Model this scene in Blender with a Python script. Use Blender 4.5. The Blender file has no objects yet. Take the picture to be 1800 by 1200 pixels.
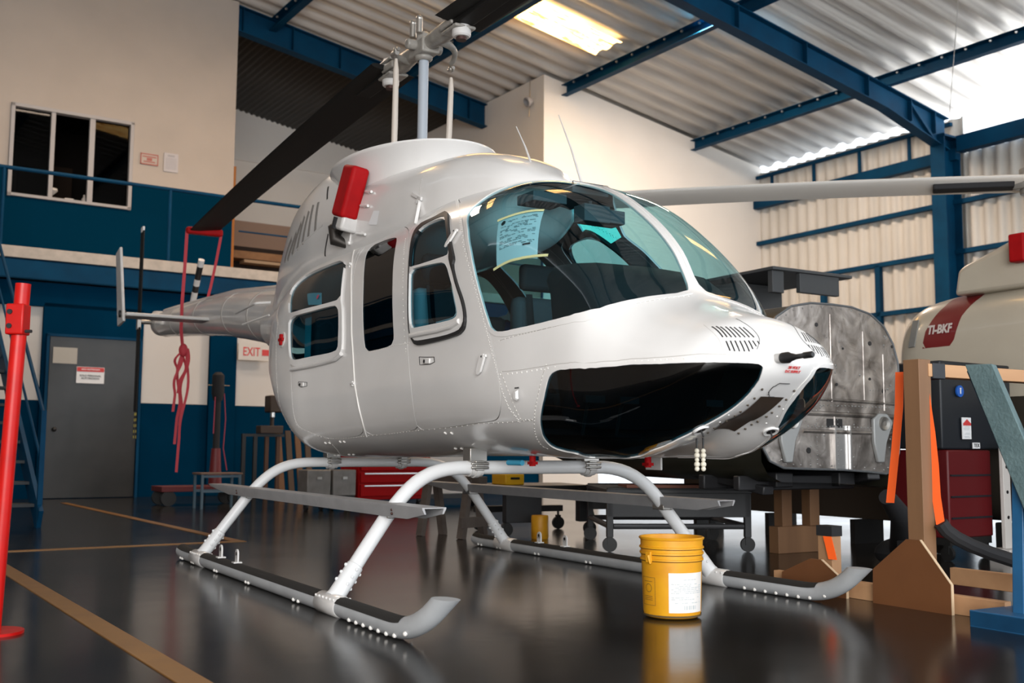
import bpy, math, random
import numpy as np
from mathutils import Vector, Matrix
random.seed(7)
sc = bpy.context.scene
COL = sc.collection
R = math.radians
PI = math.pi

# ---------------------------------------------------------------- camera
CAMH = 0.76757
PITCH, ROLL, FPX = 0.10033, 0.005737, 1878.65
cam = bpy.data.objects.new('camera', bpy.data.cameras.new('camera'))
COL.objects.link(cam)
cam.data.sensor_width = 36.0
cam.data.lens = FPX / 1800.0 * 36.0
fwd = Vector((0, math.cos(PITCH), math.sin(PITCH))); rt0 = Vector((1, 0, 0)); up0 = rt0.cross(fwd)
rt = rt0 * math.cos(ROLL) + up0 * math.sin(ROLL); upv = -rt0 * math.sin(ROLL) + up0 * math.cos(ROLL)
M = Matrix((rt, upv, -fwd)).transposed().to_4x4(); M.translation = Vector((0, 0, CAMH))
cam.matrix_world = M
cam.data.clip_start = 0.05; cam.data.clip_end = 200
cam.data.dof.use_dof = True; cam.data.dof.focus_distance = 5.6; cam.data.dof.aperture_fstop = 3.2
sc.camera = cam

# ---------------------------------------------------------------- world, exposure
sc.view_settings.view_transform = 'Standard'; sc.view_settings.look = 'None'
sc.view_settings.gamma = 1.0; sc.view_settings.exposure = 0.40
sc.view_settings.use_curve_mapping = False
world = bpy.data.worlds.new('world'); sc.world = world; world.use_nodes = True
bgn = world.node_tree.nodes['Background']
bgn.inputs['Color'].default_value = (0.86, 0.93, 1.0, 1); bgn.inputs['Strength'].default_value = 1.75

# building frame: U runs along the back wall, V runs away from the hangar mouth
TH = R(33.5)
BU = Vector((math.cos(TH), math.sin(TH), 0)); BV = Vector((-math.sin(TH), math.cos(TH), 0)); BZ = Vector((0, 0, 1))
def B(u, v, z=0.0): return BU * u + BV * v + BZ * z
BROT = TH
# helicopter frame
HYAW = R(-59.382); HX, HY = -0.17969, 6.25195
HU = Vector((math.cos(HYAW), math.sin(HYAW), 0)); HV = Vector((-math.sin(HYAW), math.cos(HYAW), 0))
def Hh(x, y, z=0.0): return Vector((HX, HY, 0)) + HU * x + HV * y + BZ * z

def area(name, loc, target, sx, sy, power, color):
    l = bpy.data.lights.new(name, 'AREA'); l.shape = 'RECTANGLE'; l.size = sx; l.size_y = sy
    l.energy = power; l.color = color
    o = bpy.data.objects.new(name, l); COL.objects.link(o); o.location = loc
    o.rotation_euler = (Vector(target) - Vector(loc)).to_track_quat('-Z', 'Y').to_euler()
    return o
# daylight through the open hangar door (behind and to the right of the camera)
area('door_daylight', B(9.0, -4.0, 2.7), B(8.5, 6, 1.6), 15.0, 4.6, 120, (0.97, 0.98, 1.0))
area('left_door_daylight', B(-2.2, -4.0, 2.4), Hh(.2, -.6, 1.2), 6.0, 4.4, 680, (1.0, 0.97, 0.93))
area('side_daylight', B(20.5, 8.2, 0.7), B(10, 7.5, 0.3), 6.5, 1.2, 60, (0.97, 0.98, 1.0))
area('eave_daylight', B(18.6, 7.0, 6.3), B(11.5, 9.5, 8.6), 9.0, 1.2, 420, (1.0, 0.98, 0.95))
for u, v, p in ((12.8, 12.6, 480), (4.0, 14.2, 130)):
    area('warm_fill', B(u, v, 7.9), B(u, v + .6, 0), 2.0, 0.8, p, (1.0, 0.78, 0.60))  # added warm fill lamps high up, brighten the walls

# ---------------------------------------------------------------- materials
MATS = {}
def mat(name, col, rough=0.5, metal=0.0, nscale=0, namt=0.0, col2=None, bump=0.0, bscale=40, coat=0.0, spec=0.5, emit=None, estr=0, stretch=None, rvar=0.0):
    if name in MATS: return MATS[name]
    m = bpy.data.materials.new(name); m.use_nodes = True
    nt = m.node_tree; b = nt.nodes['Principled BSDF']
    b.inputs['Base Color'].default_value = (*col, 1); b.inputs['Roughness'].default_value = rough
    b.inputs['Metallic'].default_value = metal; b.inputs['Specular IOR Level'].default_value = spec
    if coat: b.inputs['Coat Weight'].default_value = coat; b.inputs['Coat Roughness'].default_value = 0.06
    if emit: b.inputs['Emission Color'].default_value = (*emit, 1); b.inputs['Emission Strength'].default_value = estr
    if nscale or bump:
        tc = nt.nodes.new('ShaderNodeTexCoord'); mp = nt.nodes.new('ShaderNodeMapping')
        nt.links.new(tc.outputs['Object'], mp.inputs['Vector'])
        if stretch: mp.inputs['Scale'].default_value = stretch
    if nscale:
        n = nt.nodes.new('ShaderNodeTexNoise'); n.inputs['Scale'].default_value = nscale; n.inputs['Detail'].default_value = 6
        nt.links.new(mp.outputs[0], n.inputs['Vector'])
        r = nt.nodes.new('ShaderNodeValToRGB'); r.color_ramp.elements[0].position = 0.35; r.color_ramp.elements[1].position = 0.7
        c2 = col2 or tuple(max(0, c * (1 - namt)) for c in col)
        r.color_ramp.elements[0].color = (*col, 1); r.color_ramp.elements[1].color = (*c2, 1)
        nt.links.new(n.outputs['Fac'], r.inputs[0]); nt.links.new(r.outputs[0], b.inputs['Base Color'])
        if rvar:
            mr = nt.nodes.new('ShaderNodeMapRange'); mr.inputs['To Min'].default_value = max(0.02, rough - rvar); mr.inputs['To Max'].default_value = rough + rvar
            nt.links.new(n.outputs['Fac'], mr.inputs[0]); nt.links.new(mr.outputs[0], b.inputs['Roughness'])
    if bump:
        n2 = nt.nodes.new('ShaderNodeTexNoise'); n2.inputs['Scale'].default_value = bscale; n2.inputs['Detail'].default_value = 4
        nt.links.new(mp.outputs[0], n2.inputs['Vector'])
        bp = nt.nodes.new('ShaderNodeBump'); bp.inputs['Strength'].default_value = bump; bp.inputs['Distance'].default_value = 0.02
        nt.links.new(n2.outputs['Fac'], bp.inputs['Height']); nt.links.new(bp.outputs[0], b.inputs['Normal'])
    MATS[name] = m
    return m
def glass(name, tint, refl=1.0, rough=0.02):
    if name in MATS: return MATS[name]
    m = bpy.data.materials.new(name); m.use_nodes = True; nt = m.node_tree; nt.nodes.clear()
    o = nt.nodes.new('ShaderNodeOutputMaterial'); t = nt.nodes.new('ShaderNodeBsdfTransparent'); g = nt.nodes.new('ShaderNodeBsdfGlossy')
    mx = nt.nodes.new('ShaderNodeMixShader'); lw = nt.nodes.new('ShaderNodeFresnel'); gm = nt.nodes.new('ShaderNodeNewGeometry'); mrr = nt.nodes.new('ShaderNodeMapRange'); mrr.inputs['To Min'].default_value = 1.5; mrr.inputs['To Max'].default_value = 1 / 1.5; nt.links.new(gm.outputs['Backfacing'], mrr.inputs[0]); nt.links.new(mrr.outputs[0], lw.inputs['IOR'])
    ml = nt.nodes.new('ShaderNodeMath'); ml.operation = 'MULTIPLY'; ml.inputs[1].default_value = refl
    t.inputs['Color'].default_value = (*tint, 1); g.inputs['Roughness'].default_value = rough; g.inputs['Color'].default_value = (1, 1, 1, 1)
    nt.links.new(lw.outputs[0], ml.inputs[0]); nt.links.new(ml.outputs[0], mx.inputs[0]); nt.links.new(t.outputs[0], mx.inputs[1]); nt.links.new(g.outputs[0], mx.inputs[2]); nt.links.new(mx.outputs[0], o.inputs[0])
    MATS[name] = m
    return m
WHITE = mat('white_paint', (0.74, 0.73, 0.72), 0.28, coat=0.5, nscale=3, col2=(0.70, 0.69, 0.68))
WGREY = mat('white_grey_paint', (0.62, 0.61, 0.60), 0.35, nscale=8, col2=(0.52, 0.51, 0.5))
SEAM = mat('dark_seam_rubber', (0.16, 0.15, 0.145), 0.7)  # dark rubber of the door gap seals
SEAL = mat('seam_sealant', (0.42, 0.40, 0.38), 0.6)
RIV = mat('rivet_paint', (0.78, 0.76, 0.73), 0.3)
BLACK = mat('black_rubber', (0.012, 0.012, 0.013), 0.45)
MBLACK = mat('matt_black', (0.012, 0.012, 0.014), 0.8)
LINER = mat('grey_liner', (0.045, 0.052, 0.058), 0.85)
STEEL = mat('bare_steel', (0.45, 0.43, 0.40), 0.35, 0.9)
ALU = mat('aluminium', (0.62, 0.62, 0.62), 0.3, 0.9)
MASTM = mat('mast_grey_paint', (0.33, 0.37, 0.42), 0.35)
HUBM = mat('hub_grey_paint', (0.30, 0.285, 0.26), 0.35, nscale=15, col2=(0.20, 0.19, 0.175))
BLADE = mat('blade_black', (0.008, 0.008, 0.008), 0.6, spec=0.2)
GREYP = mat('skid_grey_paint', (0.50, 0.52, 0.54), 0.35, nscale=6, col2=(0.42, 0.44, 0.46))
CROSS = mat('crosstube_white', (0.72, 0.73, 0.74), 0.35)
STEPM = mat('step_grey', (0.36, 0.36, 0.37), 0.4, nscale=8, col2=(0.30, 0.30, 0.31))
GRIP = mat('anti_slip_black', (0.015, 0.014, 0.013), 0.9, bump=0.5, bscale=300)
GW = glass('windshield_tint', (0.50, 0.74, 0.79), 0.7)
GD = glass('door_glass_tint', (0.20, 0.44, 0.52), 0.55)
GC = glass('chin_glass_tint', (0.09, 0.22, 0.27), 1.0)
GSM = glass('smoked_glass', (0.03, 0.05, 0.06), 0.5)
GCLR = glass('clear_glass', (0.85, 0.88, 0.88), 1.0)
REDC = mat('red_cover', (0.38, 0.004, 0.006), 0.6, spec=.15, nscale=10, col2=(0.30, 0.003, 0.005), bump=0.1, bscale=14)
REDP = mat('red_paint', (0.52, 0.006, 0.004), 0.35, nscale=12, col2=(0.42, 0.005, 0.004), spec=0.3)
BLUE = mat('blue_steel_paint', (0.002, 0.050, 0.115), 0.55, spec=.08, nscale=2, col2=(0.003, 0.034, 0.08))
BLUEB = mat('bright_blue_paint', (0.015, 0.11, 0.25), 0.4, nscale=5, col2=(0.012, 0.08, 0.19))
TEXTR = mat('red_print', (0.6, 0.05, 0.05), 0.6)
TEXTK = mat('black_print', (0.03, 0.03, 0.03), 0.6)
PAPER = mat('white_paper', (0.8, 0.81, 0.83), 0.8)
TAPE = mat('masking_tape', (0.55, 0.58, 0.3), 0.8)

# ---------------------------------------------------------------- mesh helpers
class MB:
    def __init__(s): s.v = []; s.f = []; s.mi = []; s.k = 0
    def add(s, vs, fs, xf=None):
        o = len(s.v)
        s.v += [tuple(xf @ Vector(p)) if xf is not None else tuple(p) for p in vs]
        s.f += [tuple(o + i for i in f) for f in fs]; s.mi += [s.k] * len(fs)
        return s
    def box(s, c, d, xf=None, rz=0, taper=1.0):
        x, y, z = d[0] / 2, d[1] / 2, d[2] / 2; cr, sr = math.cos(rz), math.sin(rz); vs = []
        for k in (-1, 1):
            t = taper if k > 0 else 1
            for a, b_ in ((-1, -1), (1, -1), (1, 1), (-1, 1)):
                px, py = a * x * t, b_ * y * t
                vs.append((c[0] + px * cr - py * sr, c[1] + px * sr + py * cr, c[2] + k * z))
        return s.add(vs, [(0, 3, 2, 1), (4, 5, 6, 7), (0, 1, 5, 4), (1, 2, 6, 5), (2, 3, 7, 6), (3, 0, 4, 7)], xf)
    def bar(s, p, q, w, h, up=(0, 0, 1), xf=None):
        p, q = Vector(p), Vector(q); d = (q - p).normalized(); u = Vector(up)
        if abs(d.dot(u)) > .98: u = Vector((1, 0, 0))
        a = d.cross(u).normalized(); b_ = a.cross(d)
        vs = [p + a * (i * w / 2) + b_ * (j * h / 2) for i, j in ((-1, -1), (1, -1), (1, 1), (-1, 1))]
        vs += [v + (q - p) for v in vs]
        return s.add(vs, [(0, 1, 2, 3), (7, 6, 5, 4), (0, 4, 5, 1), (1, 5, 6, 2), (2, 6, 7, 3), (3, 7, 4, 0)], xf)
    def tube(s, pts, r, n=16, cap=True, xf=None, flat=1.0, up=None):
        pts = [Vector(p) for p in pts]; rs = r if isinstance(r, (list, tuple)) else [r] * len(pts)
        vs = []; fs = []; prev = None
        for i, p in enumerate(pts):
            t = (pts[min(i + 1, len(pts) - 1)] - pts[max(i - 1, 0)]).normalized()
            if prev is None:
                u = Vector(up) if up else (Vector((0, 0, 1)) if abs(t.z) < .9 else Vector((1, 0, 0)))
                a = t.cross(u).normalized()
            else:
                a = (prev - t * prev.dot(t)).normalized()
            prev = a; b_ = t.cross(a)
            for k in range(n):
                g = 2 * PI * k / n; vs.append(p + a * (math.cos(g) * rs[i]) + b_ * (math.sin(g) * rs[i] * flat))
        for i in range(len(pts) - 1):
            for k in range(n):
                k2 = (k + 1) % n; fs.append((i * n + k, i * n + k2, (i + 1) * n + k2, (i + 1) * n + k))
        if cap:
            fs.append(tuple(range(n - 1, -1, -1))); fs.append(tuple(range((len(pts) - 1) * n, len(pts) * n)))
        return s.add(vs, fs, xf)
    def cyl(s, p, q, r, n=20, r2=None, xf=None): return s.tube([p, q], [r, r if r2 is None else r2], n, True, xf)
    def lathe(s, prof, n=32, c=(0, 0, 0), ax=1.0, ay=1.0, xf=None, closed=False):
        vs = []; fs = []; m = len(prof)
        for k in range(n):
            g = 2 * PI * k / n
            for r, z in prof: vs.append((c[0] + r * ax * math.cos(g), c[1] + r * ay * math.sin(g), c[2] + z))
        for k in range(n):
            k2 = (k + 1) % n
            for i in range(m - 1 if not closed else m): 
                i2 = (i + 1) % m
                fs.append((k * m + i, k2 * m + i, k2 * m + i2, k * m + i2))
        return s.add(vs, fs, xf)
    def prism(s, poly, h, xf=None):
        n = len(poly); vs = [(p[0], p[1], 0) for p in poly] + [(p[0], p[1], h) for p in poly]
        fs = [tuple(range(n - 1, -1, -1)), tuple(range(n, 2 * n))] + [(i, (i + 1) % n, n + (i + 1) % n, n + i) for i in range(n)]
        return s.add(vs, fs, xf)
    def ball(s, c, r, n=10, m=6, xf=None, sc_=(1, 1, 1)):
        prof = [(r * math.sin(PI * i / m), -r * math.cos(PI * i / m)) for i in range(m + 1)]
        prof[0] = (r * 1e-3, -r); prof[-1] = (r * 1e-3, r)
        b0 = len(s.v); s.lathe(prof, n, (0, 0, 0))
        for i in range(b0, len(s.v)):
            p = Vector(s.v[i]); p = Vector((p.x * sc_[0] + c[0], p.y * sc_[1] + c[1], p.z * sc_[2] + c[2]))
            s.v[i] = tuple(xf @ p if xf is not None else p)
        return s
    def build(s, name, m, parent=None, smooth=35, bevel=0.0, loc=None, rot=None, seg=2):
        me = bpy.data.meshes.new(name); me.from_pydata(s.v, [], s.f)
        ms = m if isinstance(m, (list, tuple)) else [m]
        for q in ms: me.materials.append(q)
        if len(ms) > 1: me.polygons.foreach_set('material_index', s.mi)
        me.validate(); me.update()
        import bmesh
        bm = bmesh.new(); bm.from_mesh(me); bmesh.ops.recalc_face_normals(bm, faces=bm.faces[:]); bm.to_mesh(me); bm.free()
        if smooth:
            me.shade_smooth(); me.set_sharp_from_angle(angle=R(smooth))
        o = bpy.data.objects.new(name, me); COL.objects.link(o)
        if bevel:
            b_ = o.modifiers.new('bevel', 'BEVEL'); b_.width = bevel; b_.segments = seg; b_.limit_method = 'ANGLE'; b_.angle_limit = R(40)
        if parent is not None: o.parent = parent
        if loc is not None: o.location = loc
        if rot is not None: o.rotation_euler = rot
        return o
def frame(o, x, y, z=(0, 0, 1)):
    x = Vector(x).normalized(); y = Vector(y).normalized(); zz = x.cross(y)
    m = Matrix((x, y, zz)).transposed().to_4x4(); m.translation = Vector(o); return m
def thing(name, label, cat, loc=(0, 0, 0), rz=0.0, group=None):
    o = bpy.data.objects.new(name, None); COL.objects.link(o); o.location = loc; o.rotation_euler = (0, 0, rz)
    o.empty_display_size = .1; o['label'] = label; o['category'] = cat
    if group: o['group'] = group
    return o
def tag(o, label, cat, group=None):
    o['label'] = label; o['category'] = cat
    if group: o['group'] = group
    return o
def struct(name, mb, m, parent=None, **k):
    o = mb.build(name, m, parent, **k)
    if parent is None: o['kind'] = 'structure'
    return o
def text_mesh(txt, size, depth=0.001, align='CENTER', bold=0.0, sx=1.0):
    c = bpy.data.curves.new('t', 'FONT'); c.body = txt; c.size = size; c.align_x = align; c.align_y = 'CENTER'; c.extrude = depth; c.offset = bold; c.resolution_u = 3
    o = bpy.data.objects.new('t', c); COL.objects.link(o)
    bpy.context.view_layer.update()
    me = bpy.data.meshes.new_from_object(o.evaluated_get(bpy.context.evaluated_depsgraph_get()))
    vs = [(v.co.x * sx, v.co.y, v.co.z) for v in me.vertices]; fs = [tuple(p.vertices) for p in me.polygons]
    bpy.data.objects.remove(o); bpy.data.curves.remove(c); bpy.data.meshes.remove(me)
    return vs, fs
def text(name, txt, size, m, parent, xf, bold=0.0, sx=1.0):
    vs, fs = text_mesh(txt, size, bold=bold, sx=sx); b_ = MB(); b_.add(vs, fs, xf); return b_.build(name, m, parent, smooth=0)
def bez(p0, p1, p2, p3, n=10):
    p0, p1, p2, p3 = map(Vector, (p0, p1, p2, p3)); o = []
    for i in range(n + 1):
        t = i / n; o.append(p0 * (1 - t) ** 3 + p1 * 3 * t * (1 - t) ** 2 + p2 * 3 * t * t * (1 - t) + p3 * t ** 3)
    return o
def fillet(pts, r, n=6):
    pts = [Vector(p) for p in pts]; o = [pts[0]]
    for i in range(1, len(pts) - 1):
        a, b_, c = pts[i - 1], pts[i], pts[i + 1]; ra = min(r, (a - b_).length * .49, (c - b_).length * .49)
        p = b_ + (a - b_).normalized() * ra; q = b_ + (c - b_).normalized() * ra
        for k in range(n + 1):
            t = k / n; o.append(p * (1 - t) ** 2 + b_ * 2 * t * (1 - t) + q * t * t)
    o.append(pts[-1]); return o
# ================================================================ THE BUILDING
def SB(name, mb, m, **k): return struct(name, mb, m, rot=(0, 0, BROT), **k)
ZR = lambda u: 7.23 + 0.1613 * (18 - u)
FLOORM = mat('floor_epoxy', (0.012, 0.011, 0.010), 0.17, nscale=0.9, col2=(0.020, 0.018, 0.016), rvar=0.06, bump=0.03, bscale=5, spec=0.2)
CREAM = mat('cream_plaster', (0.48, 0.425, 0.38), 0.75, nscale=1.2, col2=(0.44, 0.39, 0.35))
CREAM2 = mat('white_plaster', (0.86, 0.83, 0.79), 0.7, nscale=1.0, col2=(0.82, 0.79, 0.75))
DADO = mat('dado_blue', (0.001, 0.030, 0.070), 0.65, spec=0.0, nscale=1.5, col2=(0.001, 0.025, 0.060))
OFFB = mat('office_blue', (0.001, 0.030, 0.065), 0.65, spec=0.0)
PANELW = mat('panel_white', (0.62, 0.59, 0.56), 0.6)
ROOFM = mat('roof_sheet', (0.80, 0.78, 0.75), 0.5, 0.0, nscale=1.5, col2=(0.58, 0.56, 0.54), stretch=(0.4, 3, 1))
SHEET = mat('wall_sheet', (0.64, 0.62, 0.58), 0.55, nscale=2, col2=(0.54, 0.52, 0.48), stretch=(1, 1, .3))
DOORM = mat('door_grey_gloss', (0.038, 0.038, 0.037), 0.25, nscale=2.0, col2=(0.030, 0.031, 0.031), spec=.4, bump=0.12, bscale=4)
CONC = mat('slab_edge_paint', (0.50, 0.45, 0.40), 0.7, nscale=9, col2=(0.40, 0.36, 0.32))
YELLOWL = mat('line_yellow', (0.24, 0.11, 0.02), 0.4, nscale=6, col2=(0.19, 0.085, 0.018))
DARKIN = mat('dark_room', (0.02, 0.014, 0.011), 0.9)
WALDARK = mat('panel_wood_dark', (0.06, 0.03, 0.015), 0.7)
FRAMEP = mat('window_frame_grey', (0.40, 0.39, 0.40), 0.5)
WOODSH = mat('shelf_wood', (0.30, 0.155, 0.07), 0.7, nscale=6, col2=(0.22, 0.11, 0.05))

SB('floor', MB().box((12, 11, -0.05), (34, 30, 0.1)), FLOORM, smooth=0)
SB('trim_1', MB().box((1.12, 6.6, 0.002), (0.10, 19.4, 0.004)), YELLOWL, smooth=0)
SB('trim_2', MB().box((3.05, 12.2, 0.002), (0.09, 7.0, 0.004)), YELLOWL, smooth=0)
SB('trim_3', MB().box((1.9, 8.66, 0.002), (2.4, 0.09, 0.004)), YELLOWL, smooth=0)

# roof: corrugated sheets running down the slope
def corrug(mb, n0, n1, pitch, depth, fn, k=8):
    prof = []; c = n0
    while c < n1 - 1e-6:
        for i in range(k):
            t = i / k; w = 0.5 - 0.5 * math.cos(2 * PI * t); w = min(1, max(0, (w - .5) * 1.5 + .5)); prof.append((min(c + t * pitch, n1), w * depth))
        c += pitch
    vs = []; fs = []
    for a, d in prof:
        p, q = fn(a, d); vs += [p, q]
    for i in range(len(prof) - 1): fs.append((2 * i, 2 * i + 2, 2 * i + 3, 2 * i + 1))
    mb.add(vs, fs)
rf = MB(); corrug(rf, -3.5, 19.3, 0.45, 0.075, lambda v, d: ((-5.0, v, ZR(-5.0) + 0.03 + d), (18.15, v, ZR(18.15) + 0.03 + d)))
oc = SB('ceiling', rf, ROOFM, smooth=60)
sm_ = oc.modifiers.new('sheet', 'SOLIDIFY'); sm_.thickness = 0.006; sm_.offset = 1
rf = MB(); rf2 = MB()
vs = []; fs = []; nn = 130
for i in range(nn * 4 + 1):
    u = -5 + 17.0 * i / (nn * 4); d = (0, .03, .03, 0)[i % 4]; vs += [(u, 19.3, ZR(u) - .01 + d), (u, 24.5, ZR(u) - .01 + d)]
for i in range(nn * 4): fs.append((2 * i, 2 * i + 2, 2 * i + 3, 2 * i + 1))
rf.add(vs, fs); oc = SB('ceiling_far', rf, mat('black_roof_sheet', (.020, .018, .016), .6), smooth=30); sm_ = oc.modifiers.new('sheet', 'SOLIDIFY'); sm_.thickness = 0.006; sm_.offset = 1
# translucent roof sheet, dirty at the laps
SKY = bpy.data.materials.new('skylight_sheet'); SKY.use_nodes = True
nt = SKY.node_tree; pb = nt.nodes['Principled BSDF']; pb.inputs['Base Color'].default_value = (.5, .4, .3, 1)
tc = nt.nodes.new('ShaderNodeTexCoord'); mp = nt.nodes.new('ShaderNodeMapping'); mp.inputs['Scale'].default_value = (1.2, 9, 1)
nz = nt.nodes.new('ShaderNodeTexNoise'); nz.inputs['Scale'].default_value = 1.6; nz.inputs['Detail'].default_value = 8; nz.inputs['Roughness'].default_value = .7
rp = nt.nodes.new('ShaderNodeValToRGB'); rp.color_ramp.elements[0].position = .36; rp.color_ramp.elements[0].color = (.12, .035, .004, 1)
rp.color_ramp.elements[1].position = .5; rp.color_ramp.elements[1].color = (1, .62, .22, 1)
e_ = rp.color_ramp.elements.new(.43); e_.color = (.7, .28, .05, 1)
nt.links.new(tc.outputs['Object'], mp.inputs[0]); nt.links.new(mp.outputs[0], nz.inputs['Vector']); nt.links.new(nz.outputs['Fac'], rp.inputs[0])
nt.links.new(rp.outputs[0], pb.inputs['Emission Color']); pb.inputs['Emission Strength'].default_value = 7.0
for i, (u0, u1, v0) in enumerate(((10.02, 12.05, 14.62), (7.5, 9.75, 14.62), (10.02, 12.1, 5.6), (5.2, 7.2, 9.0), (3.0, 5.2, 14.6))):  # glowing sheets outside the view are added to warm the walls
    q = MB(); corrug(q, v0, v0 + 0.84, 0.42, 0.05, lambda v, d: ((u0, v, ZR(u0) + d - .03), (u1, v, ZR(u1) + d - .03)))
    SB('window_%d' % (i + 2), q, SKY, smooth=60)
# purlins
k = 4
for u in (15.95, 12.45, 9.9, 7.1, 4.3, 1.5, -1.3):
    q = MB(); z = ZR(u) - 0.03
    v1 = 17.1 if u > 12 else 19.2
    q.box((u, (v1 - 3.5) / 2, z - 0.005), (0.14, v1 + 3.5, 0.012)); q.box((u + .064, (v1 - 3.5) / 2, z - 0.11), (0.012, v1 + 3.5, 0.21)); q.box((u, (v1 - 3.5) / 2, z - 0.215), (0.14, v1 + 3.5, 0.014))
    SB('trim_%d' % k, q, BLUE, smooth=0); k += 1
    b_ = MB()
    vv = -3.2
    while vv < v1:
        b_.ball((u - .02, vv, z - .03), .028, 6, 4); vv += .45
    ob = SB('trim_%d' % k, b_, ALU); k += 1
# rafters (rolled I sections) and the right-hand portal column
def ibeam(q, p0, p1, h0, h1, w=0.22, tf=0.02):
    # p0,p1 top centre line points (u,v,z); depth h0 -> h1 below
    (u0, v, z0), (u1, _, z1) = p0, p1
    def quad(a, b_, ya, yb): 
        vs = [(u0, v + ya, z0 - a[0]), (u0, v + yb, z0 - a[0]), (u0, v + yb, z0 - a[1]), (u0, v + ya, z0 - a[1]), (u1, v + ya, z1 - b_[0]), (u1, v + yb, z1 - b_[0]), (u1, v + yb, z1 - b_[1]), (u1, v + ya, z1 - b_[1])]
        q.add(vs, [(0, 1, 2, 3), (7, 6, 5, 4), (0, 4, 5, 1), (1, 5, 6, 2), (2, 6, 7, 3), (3, 7, 4, 0)])
    quad((0, tf), (0, tf), -w / 2, w / 2); quad((h0 - tf, h0), (h1 - tf, h1), -w / 2, w / 2); quad((tf, h0 - tf), (tf, h1 - tf), -.006, .006)
q = MB()
ibeam(q, (-5, 11.95, ZR(-5) - .25), (15.9, 11.95, ZR(15.9) - .25), .42, .42); ibeam(q, (15.9, 11.95, ZR(15.9) - .25), (17.7, 11.95, ZR(17.7) - .25), .42, .62)
for u in (9, 10.6, 12.2, 13.8, 15.4, 16.6, 17.3): q.box((u, 11.95, ZR(u) - .47), (.012, .2, .40))
q.bar((16.6, 11.9, ZR(16.6) - .3), (17.3, 11.9, ZR(17.3) - .78), .05, .05)
SB('trim_%d' % k, q, BLUE, smooth=0); k += 1
q = MB(); ibeam(q, (-5, 19.15, ZR(-5) - .03), (11.93, 19.15, ZR(11.93) - .03), .5, .5)
for u in (6.5, 7.5, 8.5, 9.5, 10.5, 11.5): q.box((u, 19.15, ZR(u) - .28), (.012, .2, .46))
SB('trim_%d' % k, q, BLUE, smooth=0); k += 1
q = MB(); q.box((17.47, 11.95, 3.35), (.03, .30, 6.7)); q.box((17.93, 11.95, 3.35), (.03, .30, 6.7)); q.box((17.7, 11.95, 3.35), (.44, .016, 6.7)); q.box((17.7, 11.95, 6.66), (.5, .34, .04))
SB('trim_%d' % k, q, BLUE, smooth=0); k += 1
# right wall cladding, open below 2.3 m
q = MB(); corrug(q, 11.75, 17.05, 0.27, 0.07, lambda v, d: ((18.0 + d, v, 1.25), (18.0 + d, v, 7.10)))
ow = SB('wall_right', q, SHEET, smooth=60)
q = MB(); corrug(q, -3.5, 11.75, 0.27, 0.07, lambda v, d: ((18.0 + d, v, 1.25), (18.0 + d, v, 6.40)))
SB('wall_right_front', q, SHEET, smooth=60)
q = MB()
for z, h in ((4.5, .09), (5.45, .09), (3.5, .09), (1.3, .12)): q.box((17.93, 7.0, z), (.10, 20.0, h))
q.box((17.93, 14.5, 6.98), (.08, 5.1, .07))
for v in (13.7, 15.1, 16.4):
    q.box((17.93, v, 3.9), (.10, .12, 1.2)); 
for v in (12.9, 14.1, 15.3, 16.5): q.box((17.94, v, 6.7), (.05, .06, .6))
q.box((17.88, 14.4, 6.35), (.16, 5.2, .22)); q.box((17.86, 4.1, 6.52), (.22, 15.3, .30))
SB('trim_%d' % k, q, BLUE, smooth=0, bevel=.004); k += 1
q = MB(); q.box((18.06, .2, .62), (.06, 7.4, 1.25)); SB('wall_right_plinth', q, CREAM, smooth=0)
# left wall closing the hangar behind the stairs, and front wall strip above the door
q = MB(); q.box((-5.1, 10.5, 5.2), (.1, 28, 11)); SB('wall_left', q, CREAM, smooth=0)
q = MB(); q.box((6.5, -3.6, 8.2), (23.5, .1, 5.5)); SB('wall_front', q, CREAM, smooth=0)
# central white block
def slab(q, u0, u1, v0, v1, z0):
    vs = [(u0, v0, z0), (u1, v0, z0), (u1, v1, z0), (u0, v1, z0), (u0, v0, ZR(u0) + .02), (u1, v0, ZR(u1) + .02), (u1, v1, ZR(u1) + .02), (u0, v1, ZR(u0) + .02)]
    q.add(vs, [(0, 3, 2, 1), (4, 5, 6, 7), (0, 1, 5, 4), (1, 2, 6, 5), (2, 3, 7, 6), (3, 0, 4, 7)])
q = MB(); slab(q, 11.95, 13.3, 16.95, 24.4, 0); slab(q, 13.3, 18.1, 16.95, 24.4, 1.3)
SB('wall_centre', q, CREAM2, smooth=0)
# far wall beyond the mezzanine
q = MB(); q.add([(-5, 24.4, 0), (12, 24.4, 0), (12, 24.4, ZR(12) + .02), (-5, 24.4, ZR(-5) + .02), (-5, 24.5, 0), (12, 24.5, 0), (12, 24.5, ZR(12) + .02), (-5, 24.5, ZR(-5) + .02)], [(0, 1, 2, 3), (7, 6, 5, 4), (3, 2, 6, 7), (0, 3, 7, 4), (1, 5, 6, 2)])
SB('wall_far', q, CREAM2, smooth=0)
SB('trim_%d' % k, MB().box((9.1, 24.37, 7.6), (5.6, .04, .05)), CREAM2, smooth=0); k += 1
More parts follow.
